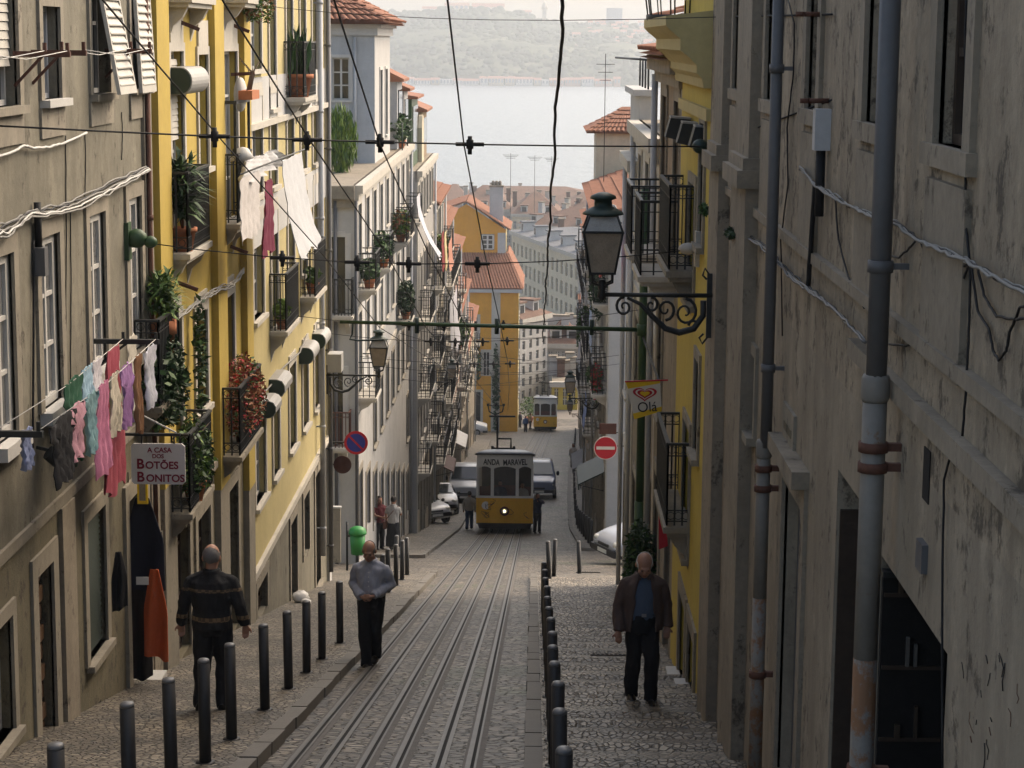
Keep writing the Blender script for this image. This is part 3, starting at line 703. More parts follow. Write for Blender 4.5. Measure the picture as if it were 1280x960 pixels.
# rain pipes between the buildings
def pipe(u0, v0, u1, v1, x, off, r, m, name, label, parent=None):
    a = onx((u0 + u1) / 2, (v0 + v1) / 2, x + off); y = a.y; z0 = onx(u1, v1, x + off).z; z1 = onx(u0, v0, x + off).z
    mb = MB(); mb.tube([(x + off, y, z0), (x + off, y, z1)], r, 10); t = thing(name, label, 'pipe', (x + off, y, z0)); mb.build('tube', m, t)
    k = 0
    z = z0 + .6
    while z < z1:
        q = MB(); q.lathe([(r + .012, -.03), (r + .012, .03)], 12, (x + off, y, z)); q.beam((x, y, z), (x + off, y, z), .03); q.build('clamp', m, t); z += 2.2
    return t
pipe(402, -40, 402, 700, XL, .13, .055, 'grey_paint', 'rain_pipe', 'pale rain pipe on the corner of the pale yellow building')
pipe(412, -20, 412, 720, XL, .10, .05, 'pipe_grey', 'rain_pipe', 'dark rain pipe at the end of the pale yellow building')
pipe(190, 0, 190, 800, XL, .07, .03, 'rust_iron', 'rain_pipe', 'thin rusty pipe between grey and yellow buildings')
# ---------------- houses below the side street (generator)
ROWBAL = []
def row_house(name, label, side, x, y0, y1, ztop, wm, seed, ncol=3, fh=3.0, end_windows=False, roof=True, bal=.5, sur='stone_pale', ground='stone_dark', shut=None, wfr='white_paint', depth=8, rh=1.6, nfl=None, skip=()):
    rr = random.Random(seed); fr = FL(x) if side == 'L' else FRr(x); t = building(name, label, x, y0); zb = gz(y1) - .6
    holes = []; doors = []; extra = []; zf = ztop - 2.95; fi = 0; bals = []
    while zf > gz(y0) + 2.2:
        for c in range(ncol):
            s0 = y0 + (y1 - y0) * (c + .5) / ncol; wd = min(1.15, (y1 - y0) / ncol * .5)
            if (fi, c) in skip: continue
            b = rr.random() < bal; holes.append([s0 - wd / 2, s0 + wd / 2, zf + (.08 if b else .85), zf + 2.35]); bals.append((fi, c, zf, b))
        zf -= fh; fi += 1
    zf += fh - .25
    for c in range(ncol):
        s0 = y0 + (y1 - y0) * (c + .5) / ncol; wd = min(1.3, (y1 - y0) / ncol * .55); g = gz(s0 + wd / 2) + .15; zt = min(zf - .3, g + 2.6); zz = zf - 2.7
        while zz > g + 2.9: extra.append([s0 - wd * .42, s0 + wd * .42, zz + .5, zz + 2.2]); zz -= 2.9
        if zt - g > 1.2: doors.append([s0 - wd / 2, s0 + wd / 2, g if rr.random() < .6 else g + .9, zt])
    wall(t, fr, y0, y1, zf, ztop, holes, wm); wall(t, fr, y0, y1, zb, zf, doors + extra, ground, 'ground_floor_wall'); shell(t, fr, y0, y1, zb, ztop, depth, wm)
    for h in holes: window(t, fr, h, wfr, 'glass', 2, 3, sur=sur, sw=.12, sill=True, each=False, lint=.06)
    for h in extra: window(t, fr, h, wfr, 'glass', 2, 2, sur='stone', sw=.12, sill=True, each=False)
    for h in doors: window(t, fr, h, 'wood_dark', 'dark', 2, 2, sur='stone', sw=.16, sill=False, door=(h[2] < gz(h[1]) + .5), each=False)
    for (f, c, z, b) in bals:
        s0 = y0 + (y1 - y0) * (c + .5) / ncol
        if b: ROWBAL.append((side, x, s0, z + .06))
        if b: balcony(t, fr, s0 - .85, s0 + .85, z + .06, .55, m='stone_pale', scroll=False, sp=.13)
        elif shut and rr.random() < .7:
            for k in (-1, 1):
                mb = MB(); wd = min(1.15, (y1 - y0) / ncol * .5); fr.box(mb, s0 + k * (wd / 2 + .3) - .27, s0 + k * (wd / 2 + .3) + .27, z + .85, z + 2.35, .04, .08); mb.build('shutter', shut, t)
    mb = MB(); fr.box(mb, y0, y1, ztop - .22, ztop, -.05, .22); fr.box(mb, y0, y1, ztop - .4, ztop - .22, -.05, .1); mb.build('cornice', sur, t)
    mb = MB(); fr.box(mb, y0, y1, zf - .08, zf + .08, -.02, .05); mb.build('string_course', sur, t)
    mb = MB(); fr.box(mb, y0 + .01, y0 + .35, zb, ztop - .41, -.02, .045); mb.build('pilaster', sur, t)
    mb = MB(); q = fr.p(y1 - .2, 0, .1); mb.tube([(q.x, q.y, gz(y1) + .2), (q.x, q.y, ztop - .3)], .05, 8); mb.build('rain_pipe', 'grey_paint', t)
    if roof:
        tiled_roof(t, fr.p(y0 - .05, ztop + .02, .35), fr.p(y1 + .05, ztop + .02, .35), fr.p(y0 - .05, ztop + rh, -depth / 2), fr.p(y1 + .05, ztop + rh, -depth / 2), each=False)
        tiled_roof(t, fr.p(y1 + .05, ztop + .02, -depth), fr.p(y0 - .05, ztop + .02, -depth), fr.p(y1 + .05, ztop + rh, -depth / 2), fr.p(y0 - .05, ztop + rh, -depth / 2), each=False, name='rear_roof')
        for yy in (y0, y1):
            mb = MB(); mb.add([fr.p(yy, ztop, 0), fr.p(yy, ztop, -depth), fr.p(yy, ztop + rh - .1, -depth / 2)], [(0, 1, 2)]); mb.build('gable', wm, t)
    return t, fr
# white building on the corner of the side street
L4, F4 = row_house('white_corner_house', 'tall white house on the side street corner with a terrace on top', 'L', -4.9, 56, 80, -3.9, 'white_wall', 3, 9, bal=.45, roof=False, shut=None, ground='grey_wall')
# its attic storey with a hipped tile roof
AX0, AX1, AY0, AY1, AZ = -9.2, -5.15, 66.2, 73.0, .35
fe = Fr((0, AY0, 0), (1, 0, 0), (0, -1, 0)); fs = FL(AX1)
aw = ony(427, 98, AY0); hw_ = [ony(415, 100, AY0).x, ony(437, 100, AY0).x, ony(427, 125, AY0).z, ony(427, 72, AY0).z]
wall(L4, fe, AX0, AX1, -3.9, AZ, [hw_], 'blue_grey_wall', 'attic_wall'); window(L4, fe, hw_, 'white_paint', 'glass', 2, 3, sur='white_paint', sw=.1, each=True)
hs = [[68.2, 69.2, -3.2, -1.0], [70.6, 71.6, -3.2, -1.0]]
wall(L4, fs, AY0, AY1, -3.9, AZ, hs, 'white_wall', 'attic_side_wall'); [window(L4, fs, h, 'white_paint', 'glass', 2, 3, sur='white_paint', sw=.1, each=False) for h in hs]
mb = MB(); mb.box(AX0, AX0 + .1, AY0, AY1, -4, AZ); mb.box(AX0, AX1 - .01, AY1 - .1, AY1, -4, AZ); mb.build('attic_rear_wall', 'white_wall', L4)
mb = MB(); mb.box(AX0 - .2, AX1 + .22, AY0 - .22, AY1 + .2, AZ, AZ + .14); mb.box(AX0 - .1, AX1 + .1, AY0 - .1, AY1 + .1, AZ - .25, AZ); mb.build('attic_cornice', 'white_wall', L4)
mb = MB(); mb.tube([(AX1 - .62, AY0 - .08, -4), (AX1 - .62, AY0 - .08, AZ - .3)], .05, 8); mb.build('rain_pipe', 'blue_grey_wall', L4)
e = .5; ez = AZ + .15; rx = (AX0 + AX1) / 2; A = V((AX0 - e, AY0 - e, ez)); B_ = V((AX1 + e, AY0 - e, ez)); C_ = V((AX1 + e, AY1 + e, ez)); D_ = V((AX0 - e, AY1 + e, ez)); G1 = V((rx - .1, AY0 + 2.2, ez + 1.35)); G2 = V((rx - .1, AY1 - 2.2, ez + 1.35))
tiled_roof(L4, A, B_, G1 + V((-.15, 0, 0)), G1 + V((.15, 0, 0)), name='hipped_roof', tw=.24); tiled_roof(L4, B_, C_, G1, G2, name='hipped_roof', tw=.24, each=False); tiled_roof(L4, D_, A, G2, G1, name='hipped_roof', each=False); tiled_roof(L4, C_, D_, G2 + V((.15, 0, 0)), G2 + V((-.15, 0, 0)), name='hipped_roof', each=False)
fg = Fr((0, 56, 0), (1, 0, 0), (0, -1, 0))
for (ua, ub, vv, irn) in ((416, 441, 395, 'iron'), (416, 438, 560, 'rust_iron')):
    xa_, xb_ = ony(ua, vv, 56).x, ony(ub, vv, 55.4).x; zz = ony(428, vv, 55.6).z; balcony(L4, fg, xa_ - 1.2, xb_, zz, .55, iron=irn, m='stone_pale')
    mb = MB(); fg.box(mb, xa_ - .6, xb_ - .25, zz + .03, zz + 2.1, -.05, .02); o = mb.build('door', 'glass', L4); mb = MB(); fg.box(mb, xa_ - .75, xa_ - .6, zz + .03, zz + 2.2, -.05, .04); fg.box(mb, xb_ - .25, xb_ - .1, zz + .03, zz + 2.2, -.05, .04); fg.box(mb, xa_ - .6, xb_ - .25, zz + 2.1, zz + 2.25, -.05, .04); mb.build('door_surround', 'white_paint', L4)
mb = MB(); fg.box(mb, -12, -4.9, -4.25, -3.9, -.05, .25); fg.box(mb, -12, -4.9, -4.5, -4.26, -.05, .12); mb.build('gable_cornice', 'stone', L4)
for xx in (ony(446, 400, 56).x, ony(420, 400, 56).x):
    mb = MB(); mb.tube([(xx, 55.9, gz(56) - .2), (xx, 55.9, -4.3)], .05, 8); mb.build('rain_pipe', 'pipe_grey', L4)
# dormers and roof rooms behind the attic
def dormer(root, x0, x1, y0, y1, z0, z1, m, roofm, name='dormer', mono=.5):
    mb = MB(); mb.box(x0, x1, y0, y1, z0, z1); o = mb.build(name, m, root)
    q = MB(); q.prism([(x0 - .2, y0 - .2, z1 + .004), (x1 + .25, y0 - .2, z1 + .004), (x1 + .25, y0 - .2, z1 + .1), (x0 - .2, y0 - .2, z1 + mono)], (0, y1 - y0 + .4, 0)); q.build('dormer_roof', roofm, o)
    q = MB(); q.box(x0 + (x1 - x0) * .3, x0 + (x1 - x0) * .7, y0 - .04, y0 + .01, z0 + .4, z1 - .3); q.build('dormer_window', 'glass', o)
    q = MB(); q.box(x1 - .01, x1 + .04, y0 + .4, y1 - .4, z0 + .6, z1 - .3); q.build('dormer_window', 'glass', o)
    return o
dormer(L4, -6.6, -5.0, 74.5, 77.2, -3.88, -1.5, 'blue_grey_wall', 'tile', mono=1.1)
dormer(L4, -6.8, -4.95, 77.4, 79.8, -3.88, -1.9, 'white_wall', 'tile', mono=1.0)
for s_ in (74.2, 77.3):
    mb = MB(); mb.tube([(-4.8, s_, -4), (-4.8, s_, -2.9)], .025, 6); mb.tube([(-4.8, 74.2, -3.0), (-4.8, 79.8, -3.0)], .025, 6); mb.tube([(-4.8, s_, -3.4), (-4.8, s_ + 3, -3.4)], .02, 6); mb.build('terrace_rail', 'iron_green', L4)
L5, F5 = row_house('grey_white_house', 'grey white house with dark green dormer and terrace rails below the corner house', 'L', -4.62, 80.02, 93, -5.0, 'grey_wall', 5, 6, bal=.5, roof=False, wfr='white_paint')
dormer(L5, -6.6, -4.9, 81.5, 85.5, -4.98, -2.3, 'mast_green', 'tile', mono=.4); dormer(L5, -6.4, -4.85, 87.5, 91.5, -4.98, -3.0, 'brown_wall', 'tile', mono=.9)
mb = MB(); mb.prism([(-4.75, 86, -5), (-4.75, 87.5, -5), (-4.75, 87.5, -3.6), (-4.75, 87.1, -3.1), (-4.75, 86.4, -3.1), (-4.75, 86, -3.6)], (-.15, 0, 0)); mb.build('curved_parapet', 'cream_wall', L5)
L6, F6 = row_house('cream_house', 'cream house with brown tiled eaves under the green dormer house', 'L', -4.65, 93.02, 104, -7.3, 'cream_wall', 9, 5, bal=.6, shut='white_paint', rh=1.3)
L7, F7 = row_house('white_narrow_house', 'narrow white house crowded with iron balconies and laundry', 'L', -4.75, 104.02, 116, -9.4, 'white_wall', 12, 6, bal=.7)
L8, F8 = row_house('pink_house', 'faded pink house with iron balconies below the narrow white house', 'L', -4.9, 116.02, 133, -12.6, 'pink_wall', 15, 7, bal=.7, shut='iron_green')
L9, F9 = row_house('pale_grey_house', 'pale grey house with tiled roof above the parked van', 'L', -5.1, 133.02, 152, -17.5, 'grey_wall', 16, 7, bal=.6, shut='white_paint')
L10, F10 = row_house('cream_end_house', 'cream end house just before the ochre building', 'L', -5.3, 152.02, 180, -23.0, 'cream_wall', 18, 6, bal=.6)
# ---------------- ochre building across the lower side street
OY = 207.; OXR = ony(648, 400, OY).x; OXM = ony(632, 400, OY).x; OXL = -14.
OC = building('ochre_building', 'ochre house with white quoins chimney and stepped tile roofs facing uphill', OXR, OY)
fo = Fr((0, OY, 0), (1, 0, 0), (0, -1, 0)); zg = gz(OY) - 1
# lower wing
zl = ony(610, 361, OY).z
ho = [[ony(588, 450, OY).x, ony(597, 450, OY).x, ony(593, 424, OY).z, ony(593, 396, OY).z], [ony(588, 450, OY).x, ony(601, 450, OY).x, zg + 1.2, ony(593, 490, OY).z], [ony(604, 450, OY).x, ony(612, 450, OY).x, ony(606, 470, OY).z, ony(606, 440, OY).z]]
wall(OC, fo, OXL, OXR, zg, zl, ho, 'ochre'); 
for h in ho: window(OC, fo, h, 'white_paint' if h is not ho[1] else 'wood_dark', 'glass', 2, 3, sur='stone_pale', sw=.25, sill=False, each=False)
fos = Fr((OXR, 0, 0), (0, 1, 0), (1, 0, 0)); hss = [[OY + 2 + i * 3, OY + 3.2 + i * 3, zl - 3.4 - 4 * j, zl - 1.4 - 4 * j] for i in range(3) for j in range(3)]
wall(OC, fos, OY, OY + 12, zg, zl, hss, 'yellow_pale', 'side_wall_painted_sun'); [window(OC, fos, h, 'white_paint', 'glass', 2, 2, sur='stone_pale', each=False) for h in hss]  # sunlight on this face painted in as a paler yellow
for (a, b) in ((614, 625), (583, 587)):
    mb = MB(); fo.box(mb, ony(a, 450, OY).x, ony(b, 450, OY).x, zg, zl - .3, -.02, .06); mb.build('quoin', 'stone_pale', OC)
mb = MB(); fo.box(mb, OXL, OXR + .3, zl - .35, zl, -.2, .35); mb.build('eaves', 'white_wall', OC)
UY = OY + 4.5   # upper house set back
zr = ony(600, 312, UY).z
tiled_roof(OC, (OXL, OY - .4, zl + .05), (OXR + .4, OY - .4, zl + .05), (OXL, UY + .2, zl + 3.2), (OXR - 1.2, UY + .2, zl + 3.2), each=False, tw=.3)
tiled_roof(OC, (OXR + .4, OY - .4, zl + .05), (OXR + .4, OY + 12, zl + .05), (OXR - 1.2, UY + .2, zl + 3.2), (OXR - 1.2, OY + 12, zl + 3.2), each=False, tw=.3, name='side_roof')
pts = [ony(560, 330, UY), ony(632, 335, UY), ony(632, 286, UY), ony(583, 255, UY), ony(560, 268, UY)]
x0, x1 = pts[0].x, ony(632, 300, UY).x; zlow = zl - .5
gm = MB(); gm.add([V((x0, UY, zlow)), V((x1, UY, zlow)), V((x1, UY, ony(632, 287, UY).z)), V((ony(583, 255, UY).x, UY, ony(583, 255, UY).z)), V((x0, UY, ony(560, 268, UY).z))], [(0, 1, 2, 3, 4)]); gm.build('gable_wall', 'ochre', OC)
fu = Fr((0, UY, 0), (1, 0, 0), (0, -1, 0)); hq = [ony(602.5, 303, UY).x, ony(616.5, 303, UY).x, ony(610, 311, UY).z, ony(610, 294, UY).z]
wb = MB(); fu.box(wb, hq[0] - .12, hq[1] + .12, hq[2] - .12, hq[3] + .12, 0, .06); wb.build('window_surround', 'stone_dark', OC); wf = MB()
for i in range(3): xx = hq[0] + (hq[1] - hq[0]) * i / 2; fu.box(wf, xx - .09, xx + .09, hq[2], hq[3], .06, .12)
for i in range(4): zz = hq[2] + (hq[3] - hq[2]) * i / 3; fu.box(wf, hq[0], hq[1], zz - .05, zz + .05, .061, .121)
wo = wf.build('window', 'white_paint', OC)
for i in range(2):
    for j in range(3):
        q = MB(); fu.box(q, hq[0] + (hq[1] - hq[0]) * i / 2 + .09, hq[0] + (hq[1] - hq[0]) * (i + 1) / 2 - .09, hq[2] + (hq[3] - hq[2]) * j / 3 + .05, hq[2] + (hq[3] - hq[2]) * (j + 1) / 3 - .05, .06, .07); q.build('pane', 'glass', wo)
mb = MB(); fu.box(mb, ony(622, 310, UY).x, x1 + .02, zlow, ony(627, 291, UY).z, .0, .08); mb.build('quoin', 'white_wall', OC)
us = Fr((x1, 0, 0), (0, 1, 0), (1, 0, 0)); zt_ = ony(632, 288, UY).z; wall(OC, us, UY, UY + 9, zlow, zt_, [[UY + 3, UY + 4, zt_ - 2.4, zt_ - .9]], 'yellow_pale', 'side_wall_painted_sun'); window(OC, us, [UY + 3, UY + 4, zt_ - 2.4, zt_ - .9], each=False)  # upper side wall: its sunlit look is put into the paler colour
ap = ony(583, 252, UY); tiled_roof(OC, (x1 + .5, UY - .3, zt_ + .05), (x1 + .5, UY + 9, zt_ + .05), (ap.x, UY - .3, ap.z), (ap.x, UY + 9, ap.z), each=False, tw=.3, name='upper_roof')
tiled_roof(OC, (x0 - 2, UY + 9, ony(560, 268, UY).z), (x0 - 2, UY - .3, ony(560, 268, UY).z), (ap.x, UY + 9, ap.z), (ap.x, UY - .3, ap.z), each=False, tw=.3, name='upper_roof')
c0 = ony(612, 275, UY + 1.5); c1 = ony(629, 234, UY + 1.5); mb = MB(); mb.box(c0.x, c1.x, UY + 1.2, UY + 2.2, ap.z - 4.5, c1.z); mb.build('chimney', 'white_wall', OC)
mb = MB(); mb.box(c0.x - .06, c1.x + .06, UY + 1.14, UY + 2.26, c1.z, c1.z + .18); [mb.lathe([(.16, 0), (.18, .35), (.1, .5)], 8, ((c0.x + c1.x) / 2 + dx, UY + 1.7, c1.z + .15)) for dx in (-.35, 0, .35)]; mb.build('chimney_cap', 'stone_dark', OC)
# ================================================================ right row
FR1 = FRr(XR)
YR1 = onx(884, 330, XR).y
R1 = building('old_grey_building', 'decaying grey brown building with tall pilasters and thick rain pipes', XR, YR1 - 4)
def hr_(u0, u1, vt, vb): return hpx(u0, u1, vt, vb, XR)
rup = [hr_(1180, 1218, -160, 186), hr_(1088, 1112, -140, 156), hr_(1014, 1028, -120, 138), hr_(962, 971, -110, 126), hr_(921, 929, -100, 112)]
rlo = [hr_(1040, 1069, 596, 1010), hr_(1090, 1178, 742, 1180), hr_(976, 1000, 606, 1010), hr_(937, 946, 440, 540)]
zmid = onx(1000, 420, XR).z
ZTR = 2.6; ZBR = gz(YR1) - .5
wall(R1, FR1, 1.5, YR1, zmid, ZTR, rup, 'plaster_right'); wall(R1, FR1, 1.5, YR1, ZBR, zmid, rlo, 'plaster_right_low', 'ground_floor_wall'); shell(R1, FR1, 1.5, YR1, ZBR, ZTR, 7, 'plaster_right')
for h in rup: window(R1, FR1, h, 'wood_dark', 'glass', 2, 3, sur='stone_dark', sw=.16, rec=.09, each=True, sill=False); mb = MB(); FR1.box(mb, h[0] - .2, h[1] + .2, h[2] - .1, h[2], -.15, .05); mb.build('sill', 'stone_dark', R1); mb = MB(); FR1.box(mb, h[0] - .13, h[1] + .13, h[2] - 1.0, h[2] - .16, -.02, .03); mb.build('apron', 'stone_dark', R1)
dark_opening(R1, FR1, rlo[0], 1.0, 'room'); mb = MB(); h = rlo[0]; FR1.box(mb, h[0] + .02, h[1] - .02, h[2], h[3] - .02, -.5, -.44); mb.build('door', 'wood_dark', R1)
h = rlo[1]; dark_opening(R1, FR1, h, .8, 'dark', 'shop_recess')
# dark display rack on the far jamb of the doorway, its shelves hung with small goods
zt = onx(1134, 771, XR).z; zg_ = gz(h[1]) + .1; q = MB(); FR1.box(q, h[1] - .05, h[1] - .004, zg_, zt, -.36, -.012); rack_o = q.build('display_rack', 'dark', R1)
q = MB(); FR1.box(q, h[1] - .09, h[1] - .004, zt, zt + .03, -.38, -.004); q.build('rack_rail', 'iron', rack_o)
for i in range(5):
    q = MB(); z = zg_ + .35 + .4 * i; FR1.box(q, h[1] - .066, h[1] - .05, z - .02, z, -.35, -.02); q.build('shelf', 'wood_dark', rack_o)
mat('good_white', (.11, .105, .095), .8, .2, local=True); mat('good_red', (.07, .015, .015), .8, .2, local=True); mat('good_brown', (.05, .035, .022), .8, .2, local=True)
rg = random.Random(3)
for k in range(9):
    o_ = -rg.uniform(.04, .33); z = zg_ + .35 + .4 * (k % 5); hh = rg.uniform(.04, .19); w_ = rg.uniform(.005, .014)
    t = MB(); FR1.box(t, h[1] - .075, h[1] - .051, z, z + hh, o_ - w_, o_ + w_); o = t.build('shop_package', rg.choice(['good_white', 'good_white', 'good_red', 'good_brown'])); tag(o, 'small package on the dim display rack in the dark doorway', 'package', 'goods on the dark display rack')
mb = MB(); FR1.box(mb, h[0] + .02, h[1] - .13, zg_ - .3, h[3] - .02, -.42, -.38); mb.build('door', 'wood_dark', R1)
h0 = rlo[0]; q = MB(); FR1.box(q, h0[1] - .03, h0[1] - .004, h0[2], h0[3] - .25, -.2, -.02); q.build('dark_reveal_panel', 'wood_dark', R1)  # dark panel added over the far reveal to darken the opening
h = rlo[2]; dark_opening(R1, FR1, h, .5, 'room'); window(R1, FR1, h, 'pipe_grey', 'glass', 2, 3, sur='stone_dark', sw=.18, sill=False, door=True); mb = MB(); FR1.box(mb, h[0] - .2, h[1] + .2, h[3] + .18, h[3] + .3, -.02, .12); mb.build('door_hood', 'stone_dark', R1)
h = rlo[3]; window(R1, FR1, h, 'wood_dark', 'glass', 1, 2, sur='stone', sw=.1)
h = hr_(982, 996, 510, 560); mb = MB(); FR1.box(mb, h[0], h[1], h[2], h[3], -.02, .025); o = mb.build('sign_board', 'stone', R1); mb = MB(); FR1.box(mb, h[0] + .1, h[1] - .1, h[2] + .1, h[3] - .12, .025, .03); mb.build('sign_panel', 'plaster_lower', o)
h = hr_(1155, 1163, 560, 628); mb = MB(); FR1.box(mb, h[0], h[1], h[2], h[3], -.01, .006); mb.build('letter_slot', 'dark', R1)
h = hr_(1152, 1160, 676, 714); mb = MB(); FR1.box(mb, h[0], h[1], h[2], h[3], -.01, .03); mb.build('meter_flap', 'pipe_grey', R1)
# pilasters with moulded bases at storey height
for ua, ub, vcap, cw in ((896, 908, 175, .16), (925, 944, 190, .16)):
    ya, y_b = sorted((onx(ub, 400, XR).y, onx(ua, 400, XR).y)); zc = onx((ua + ub) / 2, vcap, XR).z
    mb = MB(); FR1.box(mb, ya, y_b, gz(y_b) - .3, zc - .25, -.02, .11); mb.build('pilaster', 'stone_dark', R1)
    mb = MB(); FR1.box(mb, ya + .05, y_b - .05, zc, ZTR, -.02, .09); FR1.box(mb, ya - .05, y_b + .05, zc - .25, zc - .1, -.02, .19); FR1.box(mb, ya - .02, y_b + .02, zc - .1, zc, -.02, .14); mb.build('upper_pilaster', 'stone_dark', R1)
zl_ = onx(1150, 508, XR).z
mb = MB(); FR1.box(mb, 1.5, onx(1072, 440, XR).y, zl_ - .05, zl_ + .05, -.02, .06); mb.build('ledge', 'stone_dark', R1)
mb = MB(); zl2 = onx(1030, 330, XR).z; FR1.box(mb, 1.5, YR1 - 1.5, zl2 - .03, zl2 + .04, -.02, .047); mb.build('ledge', 'stone_dark', R1)
# wall joints as thin drain wires
pipe(1105, -60, 1105, 492, XR, -.14, .053, 'pipe_grey', 'rain_pipe', 'thick dark grey rain pipe high on the old grey building')
def low_pipe(u, v0, v1, off, r, m, name, label, yref=None):
    a = onx(u, (v0 + v1) / 2, XR - off); y = yref or a.y; z1 = onx(u, v0, XR - off).z; z0 = gz(y) + .12
    t = thing(name, label, 'pipe', (XR - off, y, z0)); zm = z0 + 1.6
    mb = MB(); mb.tube([(XR - off, y, zm), (XR - off, y, z1)], r, 12); mb.build('tube', m, t); mb = MB(); mb.tube([(XR - off, y, z0), (XR - off, y, zm)], r * 1.01, 12); mb.build('rusty_foot', 'pipe_rusty' if m == 'pipe_pale' else m, t)
    mb = MB(); mb.lathe([(r * 1.02, 0), (r * 1.18, .02), (r * 1.18, .12), (r * 1.02, .14)], 12, (XR - off, y, z1 - .12)); mb.build('socket', m, t)
    for z in (z0 + 1.0, z0 + 2.6, z1 - .35):
        mb = MB(); mb.lathe([(r + .014, -.025), (r + .014, .025)], 12, (XR - off, y, z)); mb.beam((XR, y, z), (XR - off, y, z), .04); mb.build('clamp', 'rust_iron', t)
low_pipe(1086, 464, 960, .14, .062, 'pipe_pale', 'rain_pipe', 'pale lower rain pipe with rust stains on the old grey building', onx(1105, 203, XR - .14).y)
pipe(966, -60, 966, 575, XR, -.12, .043, 'pipe_grey', 'rain_pipe', 'slimmer grey rain pipe between upper windows of the old grey building')
low_pipe(948, 540, 960, .13, .052, 'pipe_pale', 'rain_pipe', 'slim pale lower rain pipe beside the narrow door', onx(966, 240, XR - .12).y)
# ---------------- lemon yellow building
YR2 = onx(853, 300, XR).y + .6
FR2 = FRr(XR); R2 = building('lemon_yellow_building', 'lemon yellow building with moulded cornice and iron balconies beside old grey building', XR, YR1 + 1)
zc2 = onx(880, 108, XR).z
y2h = [[YR1 + .55, YR1 + 1.15, onx(872, 300, XR).z, onx(872, 150, XR).z], [YR1 + 1.7, YR1 + 2.7, onx(850, 352, XR).z, onx(850, 214, XR).z], [YR1 + .55, YR1 + 1.15, onx(868, 560, XR).z, onx(868, 440, XR).z], [YR1 + 1.7, YR1 + 2.7, onx(848, 655, XR).z, onx(848, 500, XR).z]]
zq = onx(850, 690, XR).z
wall(R2, FR2, YR1 + .002, YR2, zq, zc2 + 1.6, y2h, 'yellow_lemon')
y2d = [[YR1 + .4, YR1 + 1.3, gz(YR1 + 1.3) + .15, zq - .4], [YR1 + 1.8, YR1 + 2.8, gz(YR1 + 2.8) + .15, zq - .4]]
wall(R2, FR2, YR1 + .002, YR2, gz(YR2) - .5, zq, y2d, 'yellow_lemon', 'ground_floor_wall'); shell(R2, FR2, YR1 + .002, YR2, gz(YR2) - .5, zc2 + 1.6, 6, 'yellow_lemon')
for h in y2h: window(R2, FR2, h, 'wood_dark', 'glass', 2, 3, sur='stone', sw=.12, each=False, sill=True)
for h in y2d: window(R2, FR2, h, 'wood_dark', 'dark', 2, 3, sur='stone', sw=.18, each=False, door=True); mb = MB(); FR2.box(mb, h[0] - .15, h[1] + .15, gz(h[1]) - .1, h[2], -.2, .16); mb.build('doorstep', 'white_paint', R2)
# moulded cornice: stacked profile extruded along the facade
prof = [(0, 0), (.08, 0), (.1, .1), (.16, .16), (.16, .24), (.26, .34), (.34, .4), (.34, .52), (.44, .6), (.5, .66), (.5, .76), (0, .82)]
mb = MB(); mb.prism([FR2.p(YR1 + .01, zc2 + q[1], q[0]) for q in prof], V((0, YR2 - YR1 + .15, 0))); mb.build('cornice', 'yellow_pale', R2)
mb = MB(); FR2.box(mb, YR1 + .01, YR2, zc2 - .35, zc2 - .22, -.02, .05); mb.build('string_course', 'yellow_pale', R2)
BR1 = bpx(R2, FR2, XR, 866, 832, 820, 352, 1, m='stone', brackets=True); BR2 = bpx(R2, FR2, XR, 862, 829, 816, 672, 1, m='stone', brackets=True)
# terrace balcony above the cornice
pB = ony(832, 24, 26.5); mb = MB(); mb.lathe([(.05, -.22), (.3, -.16), (.42, 0), (.42, .05)], 14, (XR - .1, 26.2, pB.z)); o = mb.build('bow_balcony', 'iron', R2)
mb = MB(); n = 14
for i in range(n):
    t = 2 * pi * i / n; q = V((XR - .1 + .4 * cos(t), 26.2 + .4 * sin(t), pB.z)); mb.tube([q + V((0, 0, .05)), q + V((.04 * cos(t), .04 * sin(t), .35)), q + V((0, 0, .6)), q + V((0, 0, 1.0))], .01, 4)
mb.lathe([(.42, .98), (.42, 1.02), (.38, 1.02), (.38, .98), (.42, .98)], 14, (XR - .1, 26.2, pB.z)); mb.build('railing', 'iron', o)
# ---------------- brown, white and parapet houses down to the crossing
def frh(*a, **k): return row_house(*a, **k)
R3, FR3 = row_house('brown_house', 'brown weathered house with drooping tiled eaves past the lemon building', 'R', XR + .05, YR2 + .002, 32.6, -.2, 'brown_wall', 31, 2, bal=.2, sur='stone_dark', rh=1.0)
R3b, FR3b = row_house('white_terrace_house', 'tall white house with tiled roof room beyond the brown house', 'R', XR + .1, 32.62, 40.6, -1.5, 'white_wall', 33, 3, bal=.35, roof=False)
R3c, FR3c = row_house('parapet_house', 'grey white house with roof terrace parapet at the crossing corner', 'R', XR + .12, 40.62, 44.6, -2.3, 'grey_wall', 35, 2, bal=.2, roof=False)
mb = MB(); FR3c.box(mb, 40.7, 44.6, -2.28, -1.05, -.3, 0); FR3c.box(mb, 40.6, 44.7, -1.05, -.93, -.35, .12); mb.build('parapet', 'white_wall', R3c)
mb = MB(); [mb.tube([(XR + .3, y, -.93), (XR + .3, y, -.35)], .02, 6) for y in frange(41, 44.4, 1.1)]; mb.tube([(XR + .3, 40.9, -.36), (XR - .15, 46.2, -.36)], .025, 6); mb.build('terrace_rail', 'iron', R3c)
# roof room with tiled cap behind the cornice
mb = MB(); mb.box(XR + .45, XR + 2.4, 36, 39, -1.48, .35); o = mb.build('roof_room', 'blue_grey_wall', R3b); tiled_roof(R3b, (XR + .2, 35.8, .36), (XR + .2, 39.2, .36), (XR + 2.6, 35.8, 1.0), (XR + 2.6, 39.2, 1.0), name='roof_room_tiles', tw=.24)
